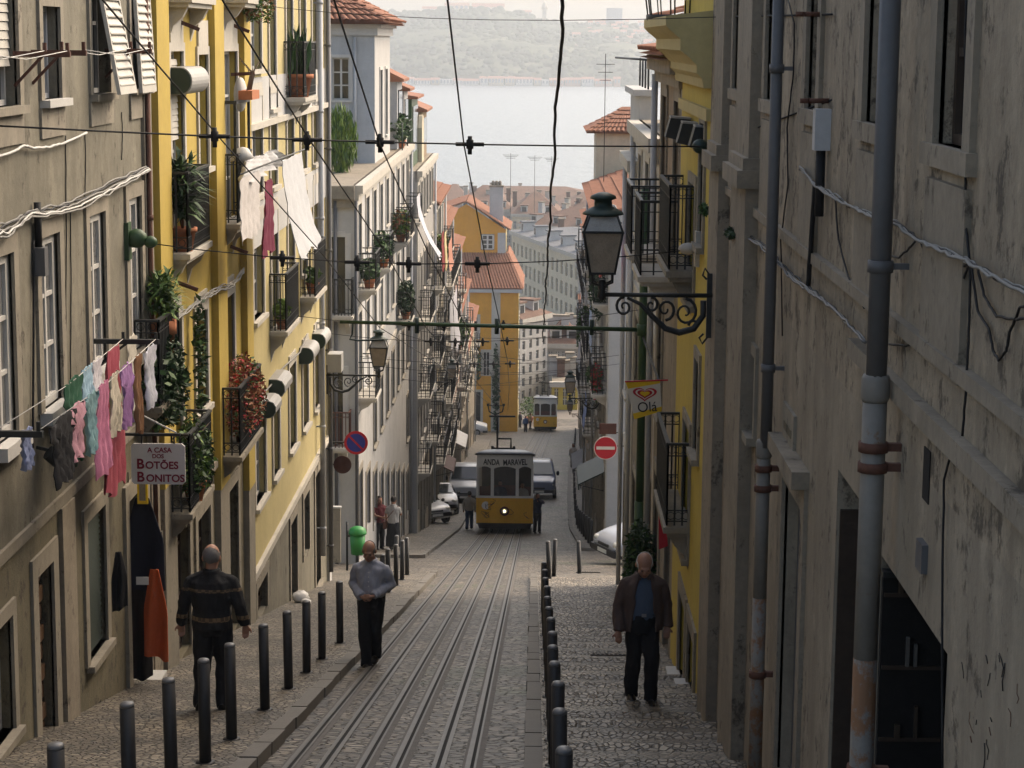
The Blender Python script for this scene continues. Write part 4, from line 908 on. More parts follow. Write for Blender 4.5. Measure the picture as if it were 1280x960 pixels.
# below the crossing
X4 = 2.4
R4, FR4 = row_house('white_row_house', 'white row house after the crossing near no entry sign', 'R', X4, 67, 82, -5.6, 'white_wall', 41, 6, bal=.6, rh=1.2)
R5, FR5 = row_house('cream_row_house', 'cream row house with red tiled turret below the white one', 'R', X4 + .1, 82.02, 99, -6.8, 'cream_wall', 43, 7, bal=.5)
mb = MB(); mb.box(X4 + .4, X4 + 3.4, 99.6, 103.4, -9, -4.3); o = mb.build('turret', 'cream_wall', R5); tiled_roof(R5, (X4 - .1, 99.2, -4.28), (X4 + 3.8, 99.2, -4.28), (X4 + 1.7, 101.5, -3.2), (X4 + 2.1, 101.5, -3.2), name='turret_roof'); tiled_roof(R5, (X4 - .1, 103.8, -4.28), (X4 - .1, 99.2, -4.28), (X4 + 1.9, 101.6, -3.2), (X4 + 1.9, 101.4, -3.2), name='turret_roof', each=False)
R6, FR6 = row_house('grey_row_house', 'grey row house with tiled roof beyond the red tiled turret', 'R', X4 + .4, 99.02, 118, -9.6, 'grey_wall', 45, 7, bal=.6)
R7, FR7 = row_house('pink_row_house', 'pink row house with a small wall lantern beyond the grey one', 'R', X4 + .9, 118.02, 140, -12.3, 'pink_wall', 47, 5, bal=.6)
R8, FR8 = row_house('pale_row_house', 'pale row house with flat awnings near the bottom of the street', 'R', X4 + 1.5, 140.02, 172, -18.5, 'white_wall', 49, 6, bal=.6)
R9, FR9 = row_house('brick_row_house', 'weathered brown house closing the row beside the lower tram', 'R', X4 + 2.3, 172.02, 214, -26, 'brown_wall', 51, 7, bal=.5)
# ================================================================ lower town
def block(name, label, p0, p1, ztop, zbot, depth, wm, floors, cols, roof='tile_far', rh=4., sur='stone_pale'):
    p0, p1 = V((*p0, 0)), V((*p1, 0)); u = (p1 - p0).normalized(); n_ = V((u.y, -u.x, 0));
    if n_.y > 0: n_ = -n_
    fr = Fr(p0, u, n_); L_ = (p1 - p0).length; t = thing(name, label, 'building', (*p0.xy, zbot)); holes = []
    for f in range(floors):
        for c in range(cols):
            s0 = L_ * (c + .5) / cols; wd = min(1.3, L_ / cols * .45); z = ztop - 1.2 - (f + 1) * (ztop - zbot - 1.2) / floors; hh = (ztop - zbot) / floors * .6
            holes.append([s0 - wd / 2, s0 + wd / 2, z + .5, z + .5 + hh])
    wall(t, fr, 0, L_, zbot - 2, ztop, holes, wm, rd=.3); shell(t, fr, 0, L_, zbot - 2, ztop, depth, wm)
    for h in holes:
        q = MB(); fr.box(q, h[0], h[1], h[2], h[3], -.3, -.25); wo = q.build('window', 'glass_pale', t); q = MB(); m_ = (h[0] + h[1]) / 2; fr.box(q, m_ - .06, m_ + .06, h[2], h[3], -.25, -.2); fr.box(q, h[0], h[1], h[2] + (h[3] - h[2]) * .6, h[2] + (h[3] - h[2]) * .6 + .1, -.249, -.201); q.build('mullion', 'white_paint', wo)
    q = MB(); fr.box(q, -.3, L_ + .3, ztop - .5, ztop + .1, -.1, .5); q.build('cornice', sur, t)
    if roof:
        a, b, c, d = fr.p(-.4, ztop + .1, .5), fr.p(L_ + .4, ztop + .1, .5), fr.p(L_ + .4, ztop + .1, -depth - .4), fr.p(-.4, ztop + .1, -depth - .4); k = min(depth / 2, L_ / 2) * .9
        r0, r1 = fr.p(k, ztop + rh, -depth / 2), fr.p(L_ - k, ztop + rh, -depth / 2); q = MB(); q.add([a, b, c, d, r0, r1], [(0, 1, 5, 4), (1, 2, 5), (2, 3, 4, 5), (3, 0, 4)]); q.build('roof', roof, t)
    rc = random.Random(int(abs(p0.x * 10 + p0.y)))
    for k in range(5):      # chimneys and roof lights
        s_ = L_ * (k + rc.uniform(.2, .8)) / 5; o_ = -rc.uniform(.25, .7) * depth; hgt = rc.uniform(1.2, 2.4); zz = ztop + (rh * .45 if roof else 0)
        q = MB(); fr.box(q, s_ - .45, s_ + .45, zz - 1, zz + hgt, o_ - .4, o_ + .4); c_ = q.build('chimney', rc.choice(['white_wall', 'stone_pale', 'tile_far']), t); q = MB(); fr.box(q, s_ - .55, s_ + .55, zz + hgt, zz + hgt + .2, o_ - .5, o_ + .5); q.build('chimney_cap', 'stone_dark', c_)
    if roof:
        for k in range(max(2, cols // 3)):
            s_ = L_ * (k + .5) / max(2, cols // 3); q = MB(); fr.box(q, s_ - .7, s_ + .7, ztop + .1, ztop + 1.7, -2.6, -.7); d_ = q.build('dormer', 'white_wall', t); q = MB(); fr.box(q, s_ - .45, s_ + .45, ztop + .5, ztop + 1.45, -.71, -.66); q.build('dormer_window', 'glass', d_); q = MB(); fr.box(q, s_ - .9, s_ + .9, ztop + 1.7, ztop + 1.9, -2.8, -.5); q.build('dormer_roof', roof, d_)
    return t
def px2(u, v, y): p = ony(u, v, y); return (p.x, p.y)
zt1 = ony(643, 290, 332).z
block('apartment_block', 'long grey cream apartment block with a cornice at the foot of the street', px2(640, 300, 334), px2(724, 300, 296), zt1, -46, 16, 'cream_wall', 5, 15, roof='slate', rh=1.2)
block('apartment_block', 'grey apartment block end with red shuttered balcony behind the lantern', px2(724, 300, 295), px2(770, 300, 285), zt1 - 1, -46, 16, 'grey_wall', 5, 6, roof='tile_far', rh=1.8)
zt2 = ony(690, 272, 375).z
block('town_house', 'white low house with slate grey attic among the lower roofs', px2(650, 300, 375), px2(735, 300, 365), ony(690, 283, 370).z, -46, 14, 'white_wall', 4, 9, rh=3.0)
block('town_house', 'broad red hip roofed block in front of the river', px2(640, 270, 430), px2(700, 270, 430), ony(660, 268, 430).z, -46, 20, 'cream_wall', 4, 8, rh=4)
block('town_house', 'red roofed block with a pale ridge in front of the river', px2(690, 270, 410), px2(745, 270, 405), ony(715, 272, 407).z, -46, 18, 'white_wall', 4, 8, rh=3.6)
block('town_house', 'wide brown roofed block behind the ochre chimney', px2(570, 262, 450), px2(640, 262, 450), ony(610, 262, 450).z, -46, 24, 'grey_wall', 4, 9, rh=4.5)
block('town_house', 'long low warehouse roof along the river edge', px2(560, 250, 540), px2(760, 250, 540), ony(660, 251, 540).z, -46.4, 24, 'cream_wall', 3, 14, rh=3.0)
block('town_house', 'small hip roofed harbour block beside the brown roofed one', px2(540, 250, 500), px2(590, 250, 500), ony(565, 256, 500).z, -46, 30, 'white_wall', 3, 6, rh=4)
block('town_house', 'pale harbour block behind the ridge roofed one', px2(700, 262, 490), px2(790, 262, 490), ony(740, 262, 490).z, -46, 24, 'white_wall', 3, 8, rh=4)
# yellow house closing the bottom of the street
YB = 236.
block('yellow_house', 'bright yellow house behind the lower tram with grey upper storey', px2(690, 500, YB), px2(722, 500, YB), ony(700, 478, YB).z, gz(YB), 10, 'yellow_lemon', 2, 3, roof=None)
block('grey_upper_house', 'pale grey house rising behind the yellow house wall', px2(684, 450, YB + 11), px2(726, 450, YB + 11), ony(700, 430, YB + 11).z, gz(YB), 10, 'grey_wall', 5, 5, rh=2.5)
block('grey_house', 'grey house between the ochre house and the lower tram', px2(650, 450, 240), px2(684, 450, 246), ony(668, 400, 240).z, gz(240), 12, 'grey_wall', 6, 4, rh=2.5)
# scratches, drips and scrawls on the lower right wall
rg = random.Random(21)
for k in range(16):
    u, v = rg.uniform(1200, 1275), rg.uniform(800, 930); n_ = rg.randint(2, 4); pts = []
    for j in range(n_): pts.append(onx(u, v, XR - .004)); u += rg.uniform(-3, 3); v += rg.uniform(5, 13)
    MB().tube(pts, rg.uniform(.0014, .0026), 4).build('scrawl', 'cable' if rg.random() < .8 else 'rust_iron', R1)
# ================================================================ street furniture, wires, lamps
def goff(u, v, off):
    d = ray(u, v); lo, hi = 2., 600.
    for _ in range(60):
        m_ = (lo + hi) / 2
        if d.z / d.y * m_ > gz(m_) + off: lo = m_
        else: hi = m_
    return d * (lo / d.y)
mat('bollard', (.02, .02, .021), .5, .2, bump=.03, local=True); mat('bollard_cap_highlight', (.11, .11, .11), .4, .2, bump=.03, local=True)  # paler cap colour paints in the highlight on the rounded tops
def bollard_proto(label, group, h=.92, r=.052):
    t = thing('bollard', label, 'bollard', (0, 0, -90), 0, group)
    q = MB(); q.lathe([(r, -.25), (r, h - .03)], 14); q.build('post', 'bollard', t, world=False)
    q = MB(); q.lathe([(r, h - .03), (r * .97, h - .012), (r * .8, h), (0, h + .004)], 14); q.build('cap', 'bollard_cap_highlight', t, world=False)
    q = MB(); q.lathe([(r + .03, -.02), (r + .03, .012), (r, .018)], 14); q.build('base_ring', 'bollard', t, world=False)
    return t
def bollard_row(label, group, pts, tilt=.012):
    b0 = None
    for i, (x, y, dz) in enumerate(pts):
        loc = (x, y, gz(y) + dz)
        if b0 is None: b0 = bollard_proto(label, group); b0.location = loc; XF[b0.name] = Matrix.Translation(V(loc)); o = b0; ch = kids(b0)
        else: o = copy_tree(b0, loc, ch=ch)
        o.rotation_euler = (rnd.uniform(-tilt, tilt), rnd.uniform(-tilt, tilt), 0)
LB = [goff(u, v, 1.03) for u, v in ((69, 930), (183, 878), (242, 848), (288, 824), (324, 805), (360, 781), (390, 764), (408, 751), (427, 740), (445, 727))]
yy = [p.y for p in LB]
bollard_row('thin black steel bollard on the kerb of the wider pavement beside the rails', 'bollards beside the rails on the wide pavement', [(-2.77, y, .11) for y in yy] + [(-2.85, y, .11) for y in (36.4, 38.4)])
bollard_row('black bollard in the cluster where the wide pavement ends at the side street', 'bollards clustered at the side street corner', [(-2.95, 41.2, .11), (-2.95, 43.6, .11), (-2.98, 46, .11), (-3.0, 48.2, .11), (-3.35, 49.6, .11)])
RB = [goff(683, v, 1.03).y for v in (934, 886, 852, 827, 807, 790, 772, 759, 746, 733, 722, 712, 703)]
bollard_row('black bollard in the tight row along the stepped pavement kerb', 'bollards along the stepped pavement', [(.2, y, .11) for y in RB])
bollard_row('black bollard standing alone near the crossing drain grate', 'lone bollards at the crossing', [(.38, 46.8, .11), (.5, 48.3, .11), (1.16, 50.2, .0)], .05)
bollard_row('small black bollard along the lower kerb past the crossing', 'bollards down the lower street', [(1.95 + shift(y), y, .11) for y in [68 + i * 3.4 for i in range(8)] + [97 + i * 4.5 for i in range(22)]])
# ---- wires
def wire(name, label, pts, r=.009, m='cable', cat='wire', group=None, sag=0., wob=0., seg=1):
    P = []
    for a, b in zip(pts, pts[1:]):
        a, b = V(a), V(b); n_ = max(seg, 8 if sag else seg)
        for i in range(n_): t = i / n_; q = a.lerp(b, t); q.z -= sag * 4 * t * (1 - t); P.append(q)
    P.append(V(pts[-1]))
    if wob: P = [p + V((rnd.uniform(-wob, wob), 0, rnd.uniform(-wob, wob))) for p in P]
    o = MB().tube(P, r, 5).build(name, m); return tag(o, label, cat, group)
HY = [(2, 6.1), (13.7, 5.85), (19.6, 5.8), (27, 5.55), (33, 5.0), (45, 5.1), (60, 5.2), (84, 5.2)]
WX = {'A': [-.5, -.6, -.69, -.67, -.55, -.6, -.75, -1.1], 'B': [-1.2, -1.35, -1.48, -1.4, -1.1, -1.1, -1.1, -1.25], 'C': [-2.0, -2.1, -2.12, -1.95, -1.75, -1.7, -1.6, -1.4], 'D': [-2.85, -2.9, -2.95, -2.8, -2.5, -2.2, -2.0, -1.5]}
ORD = {'A': 'overhead trolley wire closest to the stepped pavement', 'B': 'overhead trolley wire second from the stepped pavement', 'C': 'overhead trolley wire third from the stepped pavement', 'D': 'overhead trolley wire closest to the yellow balconies'}
for k in 'ABCD': wire('overhead_wire', ORD[k], [(x, y, gz(y) + h) for x, (y, h) in zip(WX[k], HY)], .0075)
wire('black_cable', 'thick wavy black cable hanging along the street against the river', [(.16 + .010 * sin(y * 1.3), y, gz(y) + 5.85 - .012 * max(0, y - 20) + .006 * sin(y * 2.1)) for y in [5 + i * .35 for i in range(115)]], .014, wob=.007)
def insul(p, r=.036, label='dark insulator block clamped where a span wire carries a trolley wire', grp='insulators on the span wires'):
    t = thing('insulator', label, 'insulator', p, group=grp); q = MB(); q.lathe([(r * .6, -.1), (r * .6, -.05), (r, -.04), (r, .04), (r * .6, .05), (r * .6, .08)], 8); q.build('block', 'cable', t, world=False)
    q = MB(); q.tube([(-.14, 0, 0), (.14, 0, 0)], .022, 6); q.build('clamp', 'cable', t, world=False)
def span(label, a, b, sag, r=.009, ins=True):
    a, b = V(a), V(b); wire('span_wire', label, [a, b], r, sag=sag)
    if ins:
        for k in 'ABCD':
            # where the trolley wire passes the span
            best = None
            for i in range(1, 100):
                t = i / 100; q = a.lerp(b, t); q.z -= sag * 4 * t * (1 - t)
                xs = WX[k]; x = None
                for (y0, h0), (y1, h1), x0, x1 in zip(HY, HY[1:], xs, xs[1:]):
                    if y0 <= q.y <= y1: x = x0 + (x1 - x0) * (q.y - y0) / (y1 - y0)
                if x is not None and (best is None or abs(x - q.x) < best[0]): best = (abs(x - q.x), q)
            if best: insul(best[1])
p1, p2 = onx(-8, 157, XL), onx(887, 183, XR); span('main span wire tied between grey wall and old pilaster', p1, p2, .05, .0085)
a, b = onx(157, 300, XL), onx(874, 311, XR); span('sagging span wire from the green wall anchor to the lemon building', a, b, .22, .0065)
q = thing('wall_anchor', 'corroded green wire anchor bolted to the grey building', 'anchor', a); mb = MB(); mb.box(-.02, .05, -.09, .09, -.22, .2); mb.build('plate', 'mast_green', q, world=False); mb = MB(); mb.ell((.12, 0, .02), (.13, .1, .11), 8, 6); mb.build('boss', 'mast_green', q, world=False); mb = MB(); mb.ell((.28, .0, -.02), (.08, .07, .07), 8, 6); mb.build('shackle', 'mast_green', q, world=False)
q = thing('wall_anchor', 'pale wire anchor on the wall beside the lemon building', 'anchor', b); mb = MB(); mb.box(-.05, .02, -.09, .09, -.2, .2); mb.build('plate', 'stone_pale', q, world=False); mb = MB(); mb.ell((-.12, 0, 0), (.12, .07, .07), 8, 6); mb.build('boss', 'stone_pale', q, world=False)
q = thing('wall_anchor', 'ball shaped dark wire insulator at the old pilaster', 'anchor', p2); mb = MB(); mb.ell((-.1, 0, 0), (.09, .09, .08), 10, 7); mb.build('ball', 'iron_green', q, world=False); mb = MB(); mb.tube([(-.02, 0, 0), (.05, 0, 0)], .03); mb.build('eye', 'iron', q, world=False)
for (u, v, lab) in ((1040, 125, 'thin stay wire running up from the ball insulator'), (965, 240, 'thin stay wire running down from the ball insulator')):
    pe = onx(u, v, XR); wire('stay_wire', lab, [p2 + V((-.03, 0, 0)), pe], .007)
a, b = onx(312, 5, XL), onx(905, 21, XR); span('high thin span wire crossing above the river view', a, b, .12, .0045, False)
wire('stay_wire', 'thin stay wire continuing along the top of old grey building', [b, onx(1040, 18, XR - .02)], .007)
for i, (y, h) in enumerate(((38.5, 5.1), (44, 5.15), (54, 5.2), (60, 5.25), (72, 5.4))):
    lab = ['span wire just past the green mast', 'span wire above the pale yellow building lantern', 'span wire over the crossing', 'span wire on the far side of the crossing', 'span wire above the waiting tram'][i]
    span(lab, (XL if y < 48 or y > 64 else -4.6, y, gz(y) + h + .5), (XR + .1 if y < 48 else 2.7, y + .5, gz(y) + h + .6), .25, .006, i < 3)
# extra service lines hung between the house fronts lower down
for i, (y0, y1, h0, h1) in enumerate(((70, 76, 7.4, 6.8), (80, 84, 8.2, 8.6), (90, 97, 6.4, 7.6), (104, 104, 7.2, 7.4), (118, 122, 8.0, 7.6))):
    wire('service_line', 'thin service line strung from house to house below the crossing', [(-4.6, y0, gz(y0) + h0), (2.8 + shift(y1), y1, gz(y1) + h1)], .009, sag=.35, group='service lines between the lower houses')
# ---- green mast with cross arm
MY = 33.0; MX = 1.72
mt = thing('tram_mast', 'green steel mast with a long tubular cross arm over the street', 'mast', (MX, MY, gz(MY) + .11))
za = ony(620, 410.5, MY).z; xa = ony(425, 408, MY).x
mb = MB(); mb.tube([(MX, MY, gz(MY) - .3), (MX, MY, gz(MY) + 2.2)], .085, 12); mb.tube([(MX, MY, gz(MY) + 2.2), (MX, MY, ony(815, 235, MY).z)], .068, 12); mb.build('post', 'mast_green', mt)
mb = MB(); mb.tube([(MX + .1, MY, za), (xa, MY, za + .08)], [.036, .028], 10); mb.build('cross_arm', 'mast_green', mt)
mb = MB(); mb.lathe([(.1, -.09), (.1, .09)], 12, (MX, MY, za)); mb.build('arm_collar', 'mast_green', mt)
for x in (-.62, .9, -1.9):
    mb = MB(); mb.tube([(x, MY, za - .09), (x, MY, za + .16)], .035, 8); mb.build('arm_insulator', 'iron_green', mt)
x = ony(441, 412, MY).x; mb = MB(); mb.tube([(x, MY, za + .05), (x - .01, MY, za - .12), (x - .05, MY, za - .2), (x + .08, MY, za - .22), (x + .5, MY, za - .2)], .016, 6); mb.build('drop_hook', 'iron_green', mt)
# ---- wall lanterns
mat('lamp_glass', (.30, .25, .19), .3, .35, scale=9, bump=.1, bscale=20, local=True, spec=.5); mat('lamp_glass_light', (.36, .35, .32), .25, .25, scale=9, local=True)
def lantern(name, label, px, y, xw, xl, z, n, s_=1.):
    """bracket from the wall (xw) to the lantern (xl); z is the bracket arm"""
    t = thing(name, label, 'lamp', (xw, y, z)); d = -1 if xl < xw else 1; L_ = abs(xl - xw)
    P = lambda a, h: V((xw + d * a, y, z + h))
    mb = MB(); mb.beam(P(.03, -.42), P(.03, .22), .05, .03); mb.tube([P(.03, .2), P(.08, .27), P(.1, .2), P(.06, .16)], .012, 6); mb.tube([P(.03, -.4), P(.09, -.48), P(.12, -.42), P(.08, -.38)], .012, 6); mb.build('wall_plate', 'iron', t)
    mb = MB(); mb.tube([P(0, 0), P(L_ + .06, .0)], .022, 8); mb.build('arm', 'iron', t)
    mb = MB(); pts = [P(.1, -.05), P(.1, -.2), P(.2, -.33), P(.36, -.37), P(.52, -.33), P(.68, -.2), P(.8, -.09), P(.95, -.03)]; 
    pts = [V((xw + (q.x - xw) * L_ / 1.2, q.y, q.z)) for q in pts]; mb.tube(pts, [.03, .03, .034, .034, .03, .026, .02, .014], 6)
    def scroll(cx, cz, r0, turns, a0, sgn=1, rr=.016):
        pp = []; n_ = int(14 * turns)
        for i in range(n_ + 1):
            f = i / n_; a_ = a0 + sgn * f * turns * 2 * pi; r_ = r0 * (1 - .82 * f); pp.append(P((cx + r_ * cos(a_)) * L_ / 1.2, cz + r_ * sin(a_)))
        mb.tube(pp, [rr * (1 - .4 * i / n_) for i in range(n_ + 1)], 5)
    scroll(.3, -.17, .14, 1.5, pi / 2); scroll(.52, -.14, .11, 1.3, -pi / 2, -1); scroll(.68, -.1, .08, 1.2, pi / 2); scroll(.98, -.12, .1, 1.4, pi / 2, -1); scroll(.2, -.3, .06, 1, 0); mb.build('scrollwork', 'iron', t)
    lx = xw + d * (L_ + .03); b = V((lx, y, z + .1))
    mb = MB(); mb.lathe([(.02, -.16), (.045, -.12), (.03, -.06), (.05, 0), (.03, .05)], 8, b); [mb.tube([b + V((0, 0, -.02)), b + V((sx * .1, sy * .1, .03)), b + V((sx * .1, sy * .1, .13))], .012, 5) for sx, sy in ((1, 1), (-1, 1), (1, -1), (-1, -1))]; mb.build('lantern_foot', 'iron', t)
    def ring(hw, zz): return [b + V((sx * hw, sy * hw, zz)) for sx, sy in ((-1, -1), (1, -1), (1, 1), (-1, 1))]
    lo, mid_, hi, tp = .12, .19, .135, .05; z0, z1, z2 = .12, .53, .69
    fr_ = MB()
    for i in range(4):
        A_, B2, C2 = ring(lo, z0)[i], ring(mid_, z1)[i], ring(hi, z2)[i]; fr_.tube([A_, B2, C2], .012, 5)
    for hw, zz in ((lo, z0), (mid_, z1), (hi, z2)):
        q = ring(hw, zz); [fr_.beam(q[i], q[(i + 1) % 4], .028, .022) for i in range(4)]
    fo_ = fr_.build('lantern_frame', 'iron', t)
    for i in range(4):
        A_, B2 = ring(lo - .005, z0), ring(mid_ - .006, z1); q = MB(); j = (i + 1) % 4; q.prism([A_[i], A_[j], B2[j], B2[i]], (b - (A_[i] + A_[j]) / 2).normalized() * .006); q.build('pane', 'lamp_glass', fo_)
        A_, B2 = ring(mid_ - .006, z1), ring(hi - .006, z2); q = MB(); q.prism([A_[i], A_[j], B2[j], B2[i]], V((0, 0, -.005))); q.build('pane', 'lamp_glass_light', fo_)
    mb = MB(); mb.lathe([(hi * 1.5, z2), (hi * 1.45, z2 + .02), (hi * 1.0, z2 + .06), (.09, z2 + .08), (.085, z2 + .14), (.13, z2 + .155), (.12, z2 + .185), (.05, z2 + .215), (.0, z2 + .22)], 12, b); mb.build('lantern_cap', 'iron_green', t)
    return t
yl = onx(904, 390, XR).y; zl3 = onx(904, 369, XR).z; lantern('wall_lantern', 'black scrolled wall lantern on the old grey pilaster', 0, yl, XR - .11, ony(756, 368, yl).x, zl3, 1)
yl = onx(405, 470, XL).y - .15; lantern('wall_lantern', 'wall lantern on scrolled bracket at the end of pale yellow building', 0, yl, XL + .06, ony(472, 468, yl).x, ony(430, 469, yl).z, 1)
lantern('wall_lantern', 'small wall lantern on the white house past the no entry sign', 0, 74, X4, X4 - 1.1, ony(712, 498, 74).z, 1)
lantern('wall_lantern', 'small wall lantern on the grey white house with dormers', 0, 88, -4.62, -3.6, ony(557, 478, 88).z, 1)
lantern('wall_lantern', 'small wall lantern on the pink row house', 0, 126, X4 + .9, X4 - .2, gz(126) + 4.3, 1)
# ---- floodlight boxes on the lemon building
for i, (u, v, w_) in enumerate(((847, 160, 1), (862, 167, 1), (878, 172, 1))):
    p = ony(u, v, 23.5 + (2 - i) * .8); t = thing('floodlight', 'dark box floodlight bracketed out from the lemon building', 'lamp', p, group='floodlights on the lemon building')
    q = MB(); s_ = .15; q.prism([(-s_, -.1, -s_ * .7), (s_ * .3, -.1, -s_), (s_, -.1, -s_ * .7), (s_, -.1, s_ * .7), (-s_ * .6, -.1, s_ * .8)], (0, .3, 0)); q.build('housing', 'iron', t, world=False)
    q = MB(); q.prism([(-s_ * .6, -.11, s_ * .82), (s_, -.11, s_ * .72), (s_, -.11, s_ * .72 + .02), (-s_ * .6, -.11, s_ * .82 + .02)], (0, .34, 0)); q.build('lid', 'hood', t, world=False)
    q = MB(); q.beam((0, .1, 0), (XR - p.x, .15, 0), .04); q.build('bracket', 'iron', t, world=False)
# ---- cables along the walls
def wcable(name, label, pix, x, off=.03, r=.012, m='cable_grey', wob=.0, n=6, grp=None):
    P = [onx(u, v, x + off) for u, v in pix]; Q = []
    for i in range(len(P) - 1):
        a, b = P[i], P[i + 1]
        for k in range(n):
            t = k / n; q = a.lerp(b, t); q += V((rnd.uniform(-wob, wob) * .5, rnd.uniform(-wob, wob), rnd.uniform(-wob, wob))); Q.append(q)
    Q.append(P[-1]); o = MB().tube(Q, r, 5).build(name, m); return tag(o, label, 'cable', grp)
for i in range(5):
    d = i * 3.2; m_ = ('cable_grey', 'cable', 'cable_grey', 'white_paint', 'cable_grey')[i]
    wcable('wall_cable', 'loose grey cable in the bundle along the grey building', [(-10, 284 + d), (10, 278 + d * 1.3), (40, 262 + d * .6), (75, 256 + d), (105, 243 + d * 1.2), (150, 222 + d), (188, 206 + d * .5)], XL, .05 + .01 * i, .011, m_, .015, grp='cables along the grey building')
wcable('wall_cable', 'pale cable swagged under the upper windows', [(-10, 198), (15, 190), (30, 182), (42, 185), (60, 184), (80, 179), (108, 166)], XL, .05, .014, 'white_paint', .004)
for i in range(4):
    wcable('wall_cable', 'cable in the twisted bundle on the yellow building', [(210, 402 + i * 2), (230, 388 + i * 2), (250, 374 + i), (263, 364 + i * 2), (275, 358 + i * 2), (292, 352 + i * 2), (305, 335 + i * 2)], XL, .13 + .012 * i, .011, 'cable_grey', .015, grp='cables on the yellow building')
wcable('wall_cable', 'cable climbing along the pale yellow ground floor', [(322, 500), (340, 480), (352, 462), (375, 440), (384, 418)], XL, .05, .016, 'cable_grey', .01)
wcable('wall_cable', 'thin dark cable dropping beside the cable junction box', [(42, 300), (42, 420), (41, 560)], XL, .02, .012, 'cable', 0)
for u, va, vb in ((82, 170, 420), (88, 265, 480), (106, 165, 250), (160, 590, 690), (152, 140, 200)):
    wcable('wall_cable', 'thin dark wire running straight down the grey building', [(u, va), (u + 1, (va + vb) / 2), (u, vb)], XL, .012, .007, 'cable', .004, grp='thin wires down the grey building')
p = onx(42, 328, XL); t = thing('junction_box', 'dark cable junction box on the grey wall', 'box', p); q = MB(); q.box(0, .12, -.07, .07, -.12, .14); q.build('housing', 'pipe_grey', t, world=False); q = MB(); q.tube([(.05, 0, .14), (.05, 0, .55)], .035, 8); q.build('conduit', 'cable', t, world=False)
p = onx(1037, 162, XR); t = thing('junction_box', 'grey cable box with conduit on the old grey building', 'box', p); q = MB(); q.box(-.1, 0, -.06, .06, -.13, .13); q.build('housing', 'grey_paint', t, world=False); q = MB(); q.tube([(-.05, 0, -.13), (-.05, .0, -.55)], .03, 8); q.build('conduit', 'cable', t, world=False)
for i in range(4):
    wcable('wall_cable', 'cable of the frayed bundle drooping along the old grey building', [(1000, 212 - i), (1020, 230 + i), (1045, 244 + i * 2), (1062, 258), (1088, 266 + i * 2), (1120, 277 + i), (1150, 300 + i), (1182, 312 + i * 1.5), (1212, 326 + i), (1250, 348 + i), (1300, 372 + i * 2)], XR, -.05 - .008 * i, .006 + .002 * (i % 2), ('cable_grey', 'cable', 'cable_grey', 'cable_grey')[i], .008, grp='cable bundle on the old grey building')
for i in range(3):
    wcable('wall_cable', 'dark cable sagging over the slim pipe on the old grey building', [(905, 287 + i * 2), (930, 293), (950, 302 + i * 3), (968, 320 + i * 2), (985, 338 + i * 3), (1008, 358 + i * 2), (1030, 375 + i), (1058, 402), (1082, 428)], XR, -.05 - .012 * i, .009, ('cable', 'cable_grey', 'pipe_grey')[i], .012, grp='cables over the slim pipe')
for pts, lab in (([(1147, 298), (1135, 312), (1124, 322), (1112, 320)], 'frayed cable end looped by the big pipe'), ([(1150, 300), (1160, 325), (1170, 348), (1185, 350), (1198, 338), (1212, 328)], 'slack cable loop hanging from the bundle'), ([(1213, 328), (1204, 350), (1196, 385), (1170, 418), (1132, 432), (1110, 430)], 'long slack cable curving down to the big pipe'), ([(1213, 328), (1212, 400), (1208, 480), (1203, 545)], 'thin wire dropping straight from the bundle'), ([(1222, 335), (1230, 370), (1245, 395), (1270, 400), (1290, 396)], 'cable drooping towards the frame of the old window'), ([(1214, 330), (1222, 388), (1236, 412), (1242, 440), (1248, 450), (1258, 438), (1262, 415), (1275, 385), (1292, 380)], 'tangled cable loop with stub ends on the old grey building'), ([(1044, 245), (1048, 300), (1060, 345), (1080, 385)], 'thin wire trailing behind the big pipe'), ([(1208, 0), (1206, 60), (1211, 150), (1207, 220), (1207, 280), (1212, 328)], 'crooked thin wire below the nearest window'), ([(985, 0), (993, 30), (992, 90), (984, 160), (985, 230), (976, 300), (978, 420)], 'crooked thin wire beside the slim pipe'), ([(1019, 228), (1014, 300), (1010, 358)], 'straight black conduit below the cable box'), ([(1200, 548), (1190, 560), (1180, 600), (1178, 700), (1178, 960)], 'dark joint wire running down past the slot')):
    wcable('wall_cable', lab, pts, XR, -.02 if 'conduit' not in lab else -.05, .006 if 'conduit' not in lab else .018, 'cable', .003)
for z_, (ua, ub) in ((0, (1042, 1027)), (1, (1034, 972))): pass
for (u, v) in ((1030, 18), (1036, 126)):
    p = onx(u, v, XR); t = thing('wire_bolt', 'short bolt holding a stay wire on the old grey building', 'bolt', p, group='stay wire bolts'); q = MB(); q.tube([(.01, 0, 0), (-.16, -.05, 0)], .018, 6); q.build('shank', 'rust_iron', t, world=False); q = MB(); q.lathe([(.03, -.015), (.03, .015)], 8, (-.16, -.05, 0)); q.build('head', 'rust_iron', t, world=False)
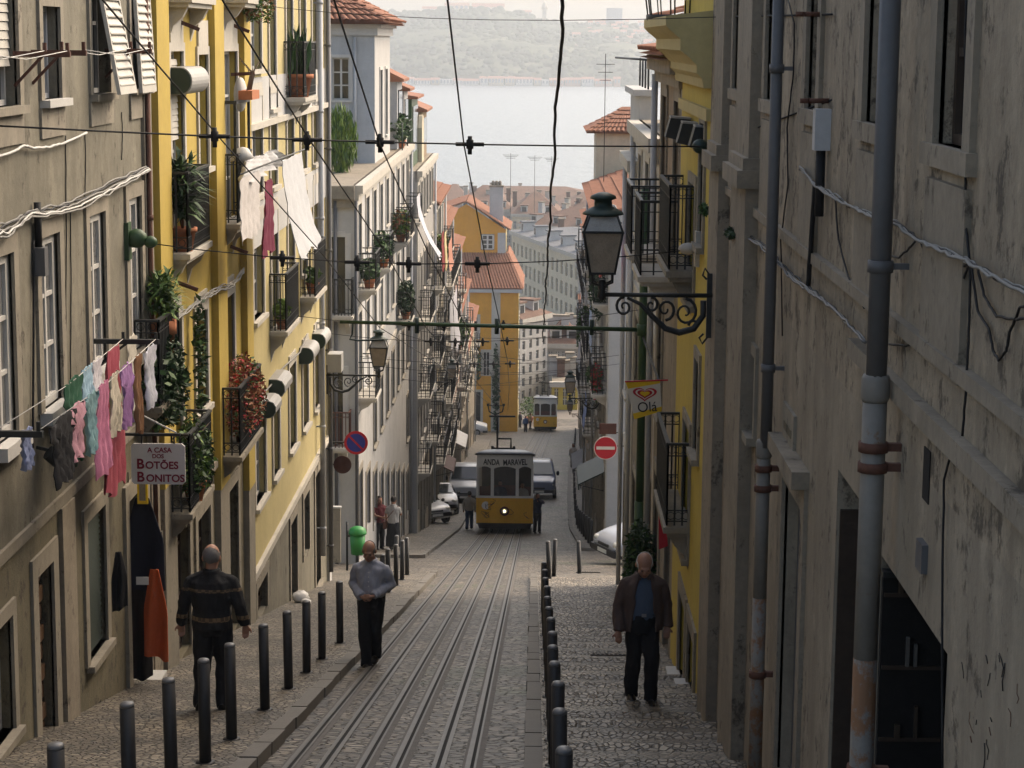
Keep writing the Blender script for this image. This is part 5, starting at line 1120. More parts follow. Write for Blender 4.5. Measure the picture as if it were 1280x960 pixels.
# ---- drying racks and washing
def bar(name, label, u0, u1, v, x, proj=.55, r=.02, m='rust_iron'):
    p = onx(u0, v, x); q_ = onx(u1, v - 4, x + proj); 
    t = thing(name, label, 'rack', p); mb = MB(); mb.beam(p, V((x + proj, p.y, p.z)), .045, .045); mb.build('arm', m, t)
    return t
def rack(label, y0, y1, z, x, proj, lines=(.55, .95), m='rust_iron'):
    t = thing('drying_rack', label, 'rack', (x, (y0 + y1) / 2, z))
    for y in (y0, y1):
        mb = MB(); mb.beam((x, y, z), (x + proj, y, z), .05, .05); mb.build('arm', m, t); mb = MB(); mb.beam((x, y, z - .28), (x + proj * .5, y, z - .02), .025); mb.build('brace', m, t)
    for f in lines:
        mb = MB(); mb.tube([(x + proj * f, y0, z + .03), (x + proj * f, (y0 + y1) / 2, z - .03), (x + proj * f, y1, z + .03)], .004, 5); mb.build('line', 'white_paint', t)
        for y in (y0, y1):
            mb = MB(); mb.beam((x + proj * f, y, z + .02), (x + proj * f, y, z + .1), .03); mb.build('peg', m, t)
    return t
pa = onx(-25, 66, XL + .5); pb_ = onx(88, 68, XL + .5); rack('rusty drying rack under the blind and open upper windows', pa.y, pb_.y, pb_.z, XL, .5)
pa = onx(108, 62, XL + .5); pb_ = onx(190, 64, XL + .5); rack('rusty drying rack in front of the tilted white shutters', pa.y, pb_.y, pb_.z, XL, .5)
LZ = -2.98; LY0, LY1 = onx(44, 526, XL + .62).y, onx(192, 440, XL + .62).y
zr0 = onx(44, 526, XL + .62).z
RK = rack('long drying rack full of washing above the clothes shop', LY0, LY1, (zr0 + onx(192, 440, XL + .62).z) / 2, XL, .68, (.45, .95), 'iron')
pm = MB(); ZR = (zr0 + onx(192, 440, XL + .62).z) / 2
def cloth(name, label, cat, x, y0, y1, z, h, col, kind='towel', seed=0, group=None, blow=0., mname=None, th=.009, amp=.02):
    """hanging garment: a solid folded sheet along the line (y) with an outline by kind"""
    rg = random.Random(seed); nu, nv = 14, 14; wd = y1 - y0; ph = rg.uniform(0, 6); k_ = rg.uniform(9, 16) / max(wd, .2)
    m_ = mname or mat('cloth_%s' % label[:40].replace(' ', '_'), col, .9, .1, scale=5, bump=.25, bscale=14, local=True)
    def half(tv):
        if kind == 'shirt': return (1.0 if tv < .3 else .66)
        if kind == 'trousers': return .5 + .08 * (1 - tv)
        if kind == 'dress': return .55 + .45 * tv
        return 1.0
    mb = MB(); front = []; back = []
    for i in range(nv + 1):
        tv = i / nv; hw = half(tv) * wd / 2; rowf = []; rowb = []
        for j in range(nu + 1):
            tu = j / nu * 2 - 1; a = amp * (.3 + tv) * sin(k_ * tu * wd + ph + tv * 1.2) + .008 * sin(tv * 7 + ph) + .007 * sin(tu * 23 + tv * 17 + ph) + .006 * sin(tu * 11 - tv * 29) + blow * tv * tv
            ys_ = (y0 + y1) / 2 + tu * hw + .012 * sin(tv * 9 + tu * 3)
            zz = z - h * tv * (1 + (.04 * sin(tu * 5 + ph))) - (.03 if kind == 'shirt' and tv < .05 and abs(tu) > .5 else 0) - (.02 * abs(sin(tu * 3.1 + ph)) if i == 0 else 0)
            rowf.append(V((x + a + th / 2, ys_, zz))); rowb.append(V((x + a - th / 2, ys_, zz)))
        front.append(rowf); back.append(rowb)
    mb.loft(front, closed=False, cap=False); mb.loft(back, closed=False, cap=False)
    ed = [(front[i][0], back[i][0]) for i in range(nv + 1)] + [(front[nv][j], back[nv][j]) for j in range(1, nu + 1)] + [(front[i][nu], back[i][nu]) for i in range(nv - 1, -1, -1)] + [(front[0][j], back[0][j]) for j in range(nu - 1, -1, -1)]
    mb.loft([[p for p, _ in ed], [q for _, q in ed]], closed=False, cap=False)
    return tag(mb.build(name, m_), label, cat, group)
def cpx(name, label, cat, u0, u1, vb, col, kind, inner=False, seed=0, h=None):
    x = XL + .68 * (.45 if inner else .95); ya = 1 * onx(u0, 500, x).y; y_b = onx(u1, 500, x).y
    z = ZR + .02; pbm = onx((u0 + u1) / 2, vb, x); cloth(name, label, cat, x, ya, y_b, z, h or (z - pbm.z), col, kind, seed)
cpx('coat', 'long black coat on the drying rack above the shop', 'coat', 62, 94, 604, (.012, .012, .015), 'shirt', seed=1)
cpx('shirt', 'pale pink shirt drying between black coat and teal top', 'shirt', 86, 105, 573, (.50, .27, .33), 'shirt', seed=2)
cpx('shirt', 'teal striped top drying beside the pink shirt', 'shirt', 105, 121, 567, (.20, .34, .37), 'shirt', seed=3)
cpx('trousers', 'bright pink trousers drying on the long rack', 'trousers', 119, 139, 592, (.48, .17, .28), 'dress', seed=4)
cpx('skirt', 'beige pleated skirt drying beside pink trousers', 'skirt', 136, 152, 543, (.52, .47, .38), 'dress', seed=5)
cpx('blouse', 'purple blouse drying near the shop sign', 'blouse', 152, 166, 533, (.29, .15, .34), 'shirt', seed=6)
cpx('trousers', 'brown trousers drying beside the purple blouse', 'trousers', 167, 180, 540, (.20, .10, .05), 'trousers', seed=7)
cpx('shirt', 'pale blue white shirt at the far end of the long rack', 'shirt', 182, 196, 508, (.52, .53, .60), 'shirt', seed=8)
cpx('jumper', 'dark green jumper on the inner line of the rack', 'jumper', 82, 103, 580, (.02, .09, .05), 'shirt', True, 9)
cpx('towel', 'light blue towel on the inner washing line', 'towel', 104, 116, 520, (.30, .45, .55), 'towel', True, 10)
cpx('cloth', 'white cloth on the inner washing line', 'cloth', 117, 128, 516, (.62, .60, .63), 'towel', True, 11)
cpx('dress', 'long red patterned dress on the inner washing line', 'dress', 129, 156, 614, (.33, .06, .09), 'dress', True, 12)
cpx('shirt', 'cream shirt on the inner washing line near the sign', 'shirt', 160, 171, 512, (.58, .54, .46), 'shirt', True, 13)
for i, (u, v) in enumerate(((33, 500), (36, 552))): pass
# sheets over the yellow building's caged balcony
xs = XL + .75; zs_ = onx(335, 198, xs).z
tag(MB().tube([(xs, onx(299, 215, xs).y, zs_ - .05), (xs, onx(390, 215, xs).y, zs_ - .12)], .012, 6).build('washing_rod', 'iron'), 'rod holding the white sheets beside the caged balcony', 'rod')
cloth('sheet', 'white towel hanging at the corner of the caged balcony', 'towel', XL + .7, onx(300, 250, XL + .7).y, onx(324, 250, XL + .7).y, zs_ - .12, zs_ - .12 - onx(312, 297, XL + .7).z, (.55, .52, .50), 'towel', 21)
cloth('skirt', 'dark red skirt between the white sheets', 'skirt', XL + .75, onx(328, 250, xs).y, onx(343, 250, xs).y, zs_ - .3, 1.05, (.16, .02, .05), 'dress', 22)
cloth('sheet', 'large thin white sheet blown out over the pale yellow wall', 'sheet', XL + .8, onx(349, 250, xs).y, onx(374, 250, xs).y, zs_ - .1, 1.45, (.5, .51, .52), 'towel', 23, blow=.3)
cloth('sheet', 'white plastic sheet folded over the rod above the skirt', 'sheet', XL + .6, onx(306, 205, xs).y, onx(368, 205, xs).y, zs_ + .04, .26, (.42, .42, .42), 'dress', 24, blow=.1, amp=.075)
# lower washing on the left and right rows
LC = [('long white cloth streaming from the white corner house', -4.0, 69.5, 71.0, (492, 245), 2.1, (.5, .5, .53), .75), ('salmon pink towel hung across the cream house balcony', -3.9, 92.0, 95.5, (548, 305), 1.2, (.60, .28, .20), .1), ('long pale sheet on the cream house front', -4.0, 100, 104.5, (560, 372), 2.6, (.55, .55, .6), .2), ('pale cloth under a cream house balcony', -4.0, 96, 99.5, (550, 380), 2.2, (.6, .6, .63), .1), ('dark red blanket over the grey white house balcony', -3.95, 86.5, 88.5, (516, 292), 1.6, (.22, .03, .03), .05), ('pale yellow blanket beside the dark red one', -3.93, 88.7, 90.6, (525, 292), 1.6, (.62, .52, .28), .05)]
for i, (lab, x, ya, y_b, (u, v), h, c, bl) in enumerate(LC): cloth('washing', lab, 'cloth', x, ya, y_b, ony(u, v, ya).z, h, c, 'towel', 30 + i, blow=bl)
RC = [('faded red cloth hanging on the parapet house', 1.35, 43, 44.4, (776, 288), 1.0, (.50, .12, .12), 0), ('pale blue sheet hanging on the white row house', 1.95, 72, 74.5, (758, 392), 1.4, (.35, .43, .6), 0), ('blue cloth bundle hanging near the small wall lantern', 2.0, 79, 81, (731, 500), 1.2, (.2, .27, .5), .1), ('grey white awning cloth hanging on the grey row house', 2.3, 104, 108, (700, 425), 1.6, (.5, .5, .52), .1)]
for i, (lab, x, ya, y_b, (u, v), h, c, bl) in enumerate(RC): cloth('washing', lab, 'cloth', x, ya, y_b, ony(u, v, ya).z, h, c, 'towel', 50 + i, blow=-bl)
# ---- plants
def foliage(mb, c, r, n, s_, rg, droop=0., up=False):
    c = V(c)
    if up == 'star':      # rosettes of long blades
        for i in range(n):
            a_ = rg.uniform(0, 2 * pi); e_ = rg.uniform(-.25, 1.2); k = c + V((rg.gauss(0, .2) * r[0], rg.gauss(0, .3) * r[1], rg.uniform(-.6, .6) * r[2])); l = s_ * rg.uniform(.7, 1.3); d = V((cos(a_) * cos(e_), sin(a_) * cos(e_), sin(e_))); b = d.cross(V((0, 0, 1))).normalized() * l * .07; m_ = k + d * l * .55; e2 = k + d * l + V((0, 0, -.25 * l))
            mb.add([k - b * .6, k + b * .6, m_ + b, m_ - b, e2], [(0, 1, 2, 3), (3, 2, 4)])
        return mb
    for i in range(n):
        d = V((rg.gauss(0, 1), rg.gauss(0, 1), rg.gauss(0, 1))); d.normalize(); f = rg.random() ** .45
        p = c + V((d.x * r[0], d.y * r[1], d.z * r[2])) * f; p.z -= droop * (abs(d.x) + abs(d.y)) * f * .4
        a = V((rg.gauss(0, 1), rg.gauss(0, 1), rg.gauss(0, .7))); a.normalize()
        if up: a = V((a.x * .35, a.y * .35, 1)).normalized()
        b = a.cross(V((rg.gauss(0, 1), rg.gauss(0, 1), rg.gauss(0, 1)))); b.normalize(); l = s_ * rg.uniform(.35, 1.6)
        mb.add([p - a * l, p + b * l * (.42 if not up else .16), p + a * l, p - b * l * (.42 if not up else .16)], [(0, 1, 2, 3)])
    return mb
def pot_profile(r, h): return [(r * .68, 0), (r * .95, h * .82), (r * 1.08, h * .82), (r * 1.08, h), (r * .9, h), (r * .85, h * .9), (0, h * .9)]
def plant(name, label, base, pot=(.16, .25), fol=(.3, .3, .4), n=300, s_=.07, mats=('leaf',), seed=0, droop=0., up=False, lift=None, potm='terracotta', stem=True, cat='plant', group=None):
    rg = random.Random(seed); t = thing(name, label, cat, base, group=group); ph = 0
    if pot:
        q = MB(); q.lathe(pot_profile(*pot), 14); q.build('pot', potm, t, world=False); ph = pot[1]
    cz = ph + (fol[2] * .8 if lift is None else lift)
    if stem:
        q = MB(); [q.tube([(0, 0, ph * .9), (rg.uniform(-.4, .4) * fol[0], rg.uniform(-.4, .4) * fol[1], cz), (rg.uniform(-.7, .7) * fol[0], rg.uniform(-.7, .7) * fol[1], cz + fol[2] * .6)], [.016, .011, .005], 5) for _ in range(4)]; q.build('stems', 'bark', t, world=False)
    for i, m_ in enumerate(mats):
        q = MB(); k = n // len(mats); foliage(q, (0, 0, cz), fol, k, s_, rg, droop, up); q.build('foliage', m_, t, world=False, kind='stuff')
    return t
def bal_base(B, fs, fo): # point on a balcony floor: fs along, fo outward
    _, y0, y1, z, pr = B; return (XL + pr * fo, y0 + (y1 - y0) * fs, z)
plant('potted_yucca', 'dark spiky yucca in terracotta pot on the topmost yellow balcony with scrolls', bal_base(BA, .22, .5), (.17, .3), (.25, .4, .55), 360, .34, ('leaf_dark', 'leaf_dark', 'leaf'), 1, up='star')
plant('potted_fern', 'bright green fern spilling over the dark balcony next to grey wall', bal_base(BD, .6, .55), (.16, .9), (.3, .5, .34), 500, .26, ('leaf', 'leaf_bright', 'leaf'), 2, up='star')
plant('climbing_plant', 'dark creeper hanging through the dark balcony near the shop sign', bal_base(BD, .5, .7), None, (.26, .75, .6), 2200, .05, ('leaf_dark', 'leaf_dark', 'leaf_dark', 'leaf'), 3, droop=.3, lift=.25, stem=False)
plant('climbing_plant', 'leafy green vine covering the lowest yellow balcony', bal_base(BE, .45, .7), (.15, .25), (.25, .75, .5), 1800, .045, ('leaf', 'leaf_dark', 'leaf_bright', 'leaf_dark'), 4, droop=.3)
plant('flower_shrub', 'rust red flowering shrub filling the balcony by the roller housings', bal_base(BF, .5, .6), (.15, .25), (.34, 1.05, .62), 3600, .035, ('leaf_rust', 'leaf_rust', 'leaf_rust', 'leaf', 'leaf_red'), 5, droop=.25)
plant('flower_shrub', 'orange green creeper hanging from the highest yellow balcony', bal_base(BT2, .75, .85), (.15, .25), (.25, .5, .6), 1500, .038, ('leaf_rust', 'leaf', 'leaf_bright'), 6, droop=.5, lift=.05)
plant('potted_aloe', 'spiky aloe in fat terracotta pot on the pale yellow balcony', bal_base(BG, .3, .5), (.26, .42), (.22, .3, .36), 160, .26, ('leaf', 'leaf_dark'), 7, up=True)
plant('potted_plant', 'small green plant on the corbelled pale yellow balcony', bal_base(BH, .2, .5), (.1, .18), (.16, .25, .2), 160, .07, ('leaf_bright',), 8)
plant('potted_plant', 'small leafy pot on the balcony near the dark rain pipe', bal_base(BI, .35, .5), (.13, .22), (.16, .3, .18), 160, .08, ('leaf_bright', 'leaf'), 9)
p = ony(430, 176, 62.8); plant('bamboo', 'bright bamboo clump on the balcony beside the attic window', (p.x, 61.5, -3.9), None, (.55, .6, 1.0), 2600, .13, ('leaf_bright', 'leaf', 'leaf_bright'), 10, up=True, lift=.95)
plant('bamboo', 'second bright bamboo clump partly behind the dark rain pipe', (p.x - .85, 61.8, -3.9), None, (.35, .5, 1.1), 1500, .13, ('leaf_bright', 'leaf'), 11, up=True, lift=1.0)
plant('terrace_shrub', 'scruffy shrub behind the terrace rails of the corner house', (-5.0, 75.5, -3.9), (.25, .3), (.4, 1.6, .55), 700, .1, ('leaf_dark', 'leaf'), 12)
lowp = [('yellow green shrub on the high cream house balcony', (535, 262), 97, ('leaf', 'leaf_bright', 'leaf_rust'), (.6, 1.6, .75), 700), ('leafy plant in red pot on the corner house balcony', (470, 325), 66.5, ('leaf_dark', 'leaf'), (.35, .7, .6), 300), ('mixed shrub in terracotta tub on the corner house balcony', (492, 325), 70.5, ('leaf', 'leaf_rust', 'leaf_bright'), (.4, .9, .6), 400), ('drooping fern over the lower corner house balcony', (500, 505), 73, ('leaf_dark', 'leaf_dark'), (.4, 1.2, .8), 500), ('small dark potted plant on the balcony nearest the gable end', (465, 395 - 90), 65, ('leaf_dark', 'leaf'), (.3, .5, .4), 200), ('potted greenery on a cream house balcony below the eaves', (545, 345), 100, ('leaf', 'leaf_dark'), (.5, 1.5, .5), 350), ('dark green creeper on the pink house front', (563, 440), 122, ('leaf_dark', 'leaf'), (.5, 2.5, 1.2), 500), ('yellowish shrub on the pale grey house balcony', (590, 395), 140, ('leaf_bright', 'leaf_dark'), (.5, 2, .9), 350)]
USED = []
for i, (lab, (u, v), y, ms, f, n_) in enumerate(lowp):
    q = ony(u, v, y); bb = min([b_ for b_ in ROWBAL if b_[0] == 'L' and b_ not in USED], key=lambda b_: abs(b_[2] - y) + 1.5 * abs(b_[3] - q.z)); USED.append(bb)
    plant('balcony_plant', lab, (bb[1] + .3, bb[2] - .3, bb[3]), (.17, .26), (min(f[0], .34), min(f[1], .75), f[2] * .8), n_ * 2, .075 if bb[2] < 90 else .11, ms, 60 + i)
q = ony(593, 440, OY - .6); plant('ivy', 'dark ivy climbing the ochre house front', (q.x - .3, OY - .3, ony(600, 470, OY).z), None, (1.0, .35, 2.6), 900, .22, ('leaf_dark', 'leaf', 'leaf_dark'), 77, lift=1.5, stem=False)
q = ony(616, 470, OY - .6); plant('ivy', 'strip of ivy beside the grey quoin of the ochre house', (q.x + .3, OY - .3, ony(616, 520, OY).z), None, (.35, .3, 4.5), 500, .2, ('leaf_dark',), 78, lift=3., stem=False)
rightp = [('dark creeper on the upper balcony of the white row house', (735, 430), 62, 2.2, ('leaf_dark',), (.3, 1.5, 1.0), 400), ('red flowering plant on the lower balcony of the white row house', (772, 490), 66.7, 2.5, ('leaf_red', 'leaf'), (.2, .4, .7), 250), ('green plant on the white row house balcony', (760, 530), 70, 2.3, ('leaf', 'leaf_dark'), (.3, .9, .4), 300), ('green shrub beside the grey house at the street bottom', (660, 437), 225, -.6, ('leaf', 'leaf_bright'), (1.2, 1., 1.3), 300), ('dark plants crowding the cream row house balcony', (722, 400), 90, 2.35, ('leaf_dark', 'leaf'), (.4, 2, .9), 400), ('trailing greenery along the grey row house front', (715, 440), 110, 2.8, ('leaf_dark', 'leaf'), (.4, 2.4, 1.1), 400)]
for i, (lab, (u, v), y, x, ms, f, n_) in enumerate(rightp):
    q = ony(u, v, y); cand = [b_ for b_ in ROWBAL if b_[0] == 'R' and b_ not in USED]; bb = min(cand, key=lambda b_: abs(b_[2] - y) + 1.5 * abs(b_[3] - q.z)); USED.append(bb)
    if y > 200: plant('street_shrub', lab, (x, y, gz(y)), (.5, .6), f, n_ * 2, .13, ms, 90 + i)
    else: plant('balcony_plant', lab, (bb[1] - .35, bb[2], bb[3]), None, (min(f[0], .3), min(f[1], .8), f[2]), n_ * 2, .07 if bb[2] < 80 else .11, ms, 90 + i, lift=f[2] * .35, stem=False)
q = ground(803, 745); plant('street_bush', 'dense dark bush at the foot of the green mast', (1.66, 31.6, gz(31.6) + .11), (.2, .35), (.26, .35, .75), 2400, .04, ('leaf_dark', 'leaf_dark', 'leaf'), 101, lift=.75)
p = onx(896, 262, XR); plant('ledge_weed', 'small green weeds sprouting on the old pilaster', (XR - .13, p.y, p.z - .05), None, (.05, .26, .06), 260, .028, ('leaf', 'leaf_dark'), 102, stem=False, lift=.05)
p = onx(932, 290, XR); plant('ledge_weed', 'dark weeds under the wire bundle on the second pilaster', (XR - .13, p.y, p.z - .05), None, (.04, .24, .05), 220, .026, ('leaf_dark',), 103, stem=False, lift=.04)
p = onx(207, 480, XL); plant('vine', 'thin vine creeping down the yellow wall by the sign', (XL + .15, onx(237, 480, XL).y, onx(237, 520, XL).z), None, (.08, .12, .9), 260, .06, ('leaf', 'leaf_dark'), 104, stem=False, lift=.8)
# caged lantern, cushion and pots in the caged balcony
t = thing('wall_cage', 'dark caged balcony frame with a white lampshade inside', 'cage', bal_base(BC, .5, .5)); mb = MB(); _, y0, y1, z, prj = BC
for yy_ in (y0 + .06, y1 - .06):
    for xx in (XL + .05, XL + prj - .06): mb.beam((xx, yy_, z + 1.0), (xx, yy_, z + 1.75), .04)
mb.beam((XL + prj - .06, y0 + .06, z + 1.75), (XL + prj - .06, y1 - .06, z + 1.75), .05); mb.beam((XL + .05, y0 + .06, z + 1.75), (XL + prj - .06, y0 + .06, z + 1.75), .05); mb.beam((XL + .05, y1 - .06, z + 1.75), (XL + prj - .06, y1 - .06, z + 1.75), .05); mb.build('frame', 'iron', t)
mb = MB(); mb.lathe([(.2, .9), (.08, 1.08), (0, 1.1)], 12, (XL + .3, y0 + .4, z)); mb.build('lampshade', 'white_paint', t); mb = MB(); mb.tube([(XL + .3, y0 + .4, z), (XL + .3, y0 + .4, z + .95)], .02); mb.build('lamp_stand', 'white_paint', t)
t = thing('flower_box', 'red flower box with dry stalks on top of the cage', 'box', (XL + .35, (y0 + y1) / 2, z + 1.78)); mb = MB(); mb.box(-.1, .1, -.4, .4, 0, .13); mb.build('trough', 'terracotta', t, world=False); mb = MB(); [mb.tube([(0, -.3 + .1 * i, .1), (.05, -.25 + .1 * i, .35), (.2 * sin(i), -.2 + .12 * i, .5 + .05 * (i % 3))], .008, 4) for i in range(6)]; mb.build('stalks', 'bark', t, world=False)
# shell ornament over the window
p = onx(288, 118, XL); t = thing('wall_ornament', 'shell shaped white wall ornament with dark bracket', 'ornament', (XL + .05, p.y, p.z)); mb = MB(); mb.ell((.1, 0, 0), (.1, .22, .26), 12, 8); mb.build('shell', 'white_paint', t, world=False); mb = MB(); mb.beam((0, -.25, .3), (.35, -.25, .32), .05); mb.build('bracket', 'rust_iron', t, world=False)
# ---- signs and shop goods
def text(s_, size, m, parent, mtx, name='lettering', ext=.002, bold=False, xscale=1.0):
    cu = bpy.data.curves.new(name, 'FONT'); cu.body = s_; cu.size = size; cu.extrude = ext; cu.align_x = 'CENTER'; cu.align_y = 'CENTER'
    if bold: cu.offset = size * .025
    ob = bpy.data.objects.new(name, cu); COL.objects.link(ob); dg = bpy.context.evaluated_depsgraph_get(); me = bpy.data.meshes.new_from_object(ob.evaluated_get(dg)); bpy.data.objects.remove(ob)
    me.transform(Matrix.Scale(xscale, 4, (1, 0, 0))); me.transform(mtx); me.materials.clear(); me.materials.append(MATS[m]); o = bpy.data.objects.new(name, me); COL.objects.link(o); o.parent = parent; return o
UPR = Matrix.Rotation(pi / 2, 4, 'X')    # text upright, facing -Y
def T(x, y, z): return Matrix.Translation((x, y, z)) @ UPR
mat('sign_white', (.62, .60, .57), .5, .06, local=True, streak=.0); mat('sign_red', (.42, .015, .03), .5, .08, local=True, bump=.02); mat('sign_dark_red', (.20, .01, .03), .5, .1, local=True, bump=0); mat('sign_blue', (.03, .04, .28), .5, .1, local=True, bump=.02); mat('sign_yellow', (.75, .5, .02), .5, .08, local=True, bump=0); mat('sign_cream', (.66, .63, .55), .5, .06, local=True, bump=0); mat('ink', (.02, .018, .018), .6, .1, bump=0); mat('sign_back', (.075, .03, .022), .7, .2, local=True); mat('sign_orange', (.65, .22, .03), .5, .1, local=True, bump=0)
ys_ = 22.3; a, b = ony(164.5, 605, ys_), ony(231, 555, ys_); cx, cz, hw, hh = (a.x + b.x) / 2, (a.z + b.z) / 2, (b.x - a.x) / 2, (b.z - a.z) / 2
t = thing('shop_sign', 'white hanging shop sign with dark red letters A CASA DOS BOTÕES BONITOS', 'sign', (cx, ys_, cz)); q = MB(); r_ = .03
q.prism([(-hw + r_, 0, -hh), (hw - r_, 0, -hh), (hw, 0, -hh + r_), (hw, 0, hh - r_), (hw - r_, 0, hh), (-hw + r_, 0, hh), (-hw, 0, hh - r_), (-hw, 0, -hh + r_)], (0, .02, 0)); q.build('board', 'sign_white', t, world=False)
s_ = hh / .25
for w_, x, z, sz in (('A CASA', .02, .17, .085), ('DOS', .0, .095, .07)): text(w_, sz * s_, 'sign_dark_red', t, T(x * s_, -.004, z * s_), bold=True)
text('B', .17 * s_, 'sign_dark_red', t, T(-.215 * s_, -.004, -.005 * s_), bold=True); text('OTÕES', .125 * s_, 'sign_dark_red', t, T(.045 * s_, -.004, -.018 * s_), bold=True)
text('B', .17 * s_, 'sign_dark_red', t, T(-.215 * s_, -.004, -.165 * s_), bold=True); text('ONITOS', .125 * s_, 'sign_dark_red', t, T(.085 * s_, -.004, -.178 * s_), bold=True)
q = MB(); q.beam((XL - cx, .01, hh + .1), (hw - .05, .01, hh + .1), .04, .03); q.build('arm', 'iron', t, world=False); q = MB(); q.beam((XL - cx + .05, .01, hh + .45), (hw * .7, .01, hh + .12), .015); q.build('stay', 'white_paint', t, world=False)
for x in (-hw * .6, hw * .6): q = MB(); q.beam((x, .01, hh - .01), (x, .01, hh + .1), .015); q.build('hook', 'iron', t, world=False)
# clothes displayed at the shop door
sh = SHOP; yd0, yd1 = sh[0], sh[1]
mat('cloth_orange', (.50, .095, .025), .85, .1, local=True, bump=.2, bscale=12); mat('cloth_navy', (.008, .01, .022), .9, .2, local=True); mat('cloth_blackish', (.012, .012, .014), .9, .2, local=True)
po = ony(185, 720, yd0 - .1)
def hang_perp(name, label, y, u0, u1, vt, vb, m_, skew=0., seed=0):
    """garment hung square to the wall, seen face on"""
    rg = random.Random(seed); a = ony(u0, vt, y); b = ony(u1, vb, y); mb = MB(); nu, nv = 10, 14; fr_, bk = [], []
    for i in range(nv + 1):
        tv = i / nv; f, g = [], []
        for j in range(nu + 1):
            tu = j / nu; x = a.x + (b.x - a.x) * (tu * (.35 + .65 * min(1, tv * 2.2)) + (.3 * (1 - min(1, tv * 2.2)))) + skew * tv; yy = y + .04 * sin(tu * 9 + seed + tv * 2) * (.4 + tv); z = a.z + (b.z - a.z) * tv + .03 * sin(tu * 4 + seed) * tv
            f.append(V((x, yy, z))); g.append(V((x, yy + .02, z)))
        fr_.append(f); bk.append(g)
    mb.loft(fr_, closed=False); mb.loft(bk, closed=False); ed = [(fr_[i][0], bk[i][0]) for i in range(nv + 1)] + [(fr_[nv][j], bk[nv][j]) for j in range(1, nu + 1)] + [(fr_[i][nu], bk[i][nu]) for i in range(nv - 1, -1, -1)] + [(fr_[0][j], bk[0][j]) for j in range(nu)]
    mb.loft([[p for p, _ in ed], [q for _, q in ed]], closed=False); return tag(mb.build(name, m_), label, 'clothes')
hang_perp('orange_cloth', 'bright orange cloth hanging at the shop door', yd0 + .05, 178, 211, 712, 823, 'cloth_orange', 0, 1)
hang_perp('dark_coat', 'long navy coat displayed above the shop doorway', yd0 + .15, 154, 206, 622, 738, 'cloth_navy', 0, 2)
hang_perp('dark_coat', 'black garments hanging inside the shop doorway', yd0 + .3, 157, 190, 700, 848, 'cloth_blackish', 0, 3)
hang_perp('dark_coat', 'small black bag hung on the wall between shutter and shop door', onx(148, 730, XL + .15).y, 139, 159, 690, 762, 'cloth_blackish', 0, 4)
p = ony(178, 726, yd0 - .02); q = MB(); q.box(-.07, .07, -.005, .005, -.045, .045); o = q.build('price_card', 'sign_white'); o.location = p; tag(o, 'white price card pinned to the dark coats', 'card')
p = ony(178, 615, yd0 + .1); t = thing('display_frame', 'small framed picture hung beside the shop sign', 'picture', (p.x, p.y, p.z)); q = MB(); q.box(-.06, .06, 0, .02, -.14, .14); q.build('frame', 'sign_yellow', t, world=False); q = MB(); q.box(-.035, .035, -.006, 0, -.1, .1); q.build('print', 'stone_dark', t, world=False)
# ice cream sign
yo = 28.6; cs = ony(804, 500, yo); t = thing('ice_cream_sign', 'white and yellow ice cream sign reading Olá with a heart logo', 'sign', cs)
P_ = lambda u, v: (ony(u, v, yo) - cs)
q = MB(); q.prism([P_(782, 478), P_(825, 476), P_(827, 514), P_(793, 524)], (0, .03, 0)); q.build('board', 'sign_cream', t, world=False)
q = MB(); q.prism([V(p) + V((0, -.004, 0)) for p in (P_(782, 478), P_(825, 476), P_(825, 479), P_(785, 486))], (0, .003, 0)); q.build('yellow_top', 'sign_yellow', t, world=False)
q = MB(); q.prism([V(p) + V((0, -.004, 0)) for p in (P_(791, 517), P_(827, 508), P_(827, 514), P_(793, 524))], (0, .003, 0)); q.build('yellow_foot', 'sign_yellow', t, world=False)
q = MB(); q.beam(P_(781, 477), P_(835, 475), .025, .02); q.build('top_rail', 'sign_red', t, world=False)
hc = P_(806, 492)
def heart(sx, m_, k):
    pts = []
    for i in range(28):
        a_ = 2 * pi * i / 28; x = 16 * sin(a_) ** 3; z = 13 * cos(a_) - 5 * cos(2 * a_) - 2 * cos(3 * a_) - cos(4 * a_); pts.append(hc + V((x / 16 * sx * 1.25, -.006 - .003 * k, z / 16 * sx * .8)))
    q = MB(); q.prism(pts, (0, .002, 0)); q.build('heart', m_, t, world=False)
heart(.135, 'sign_red', 0); heart(.105, 'sign_cream', 1); heart(.085, 'sign_red', 2); heart(.055, 'sign_yellow', 3)
text('Olá', .20, 'ink', t, Matrix.Translation(P_(809, 509) + V((0, -.012, 0))) @ Matrix.Rotation(-.08, 4, 'Y') @ UPR, xscale=.95)
q = MB(); q.beam((MX - cs.x, MY - yo, P_(815, 478).z + .02), P_(824, 478), .025); q.build('mount', 'iron', t, world=False)
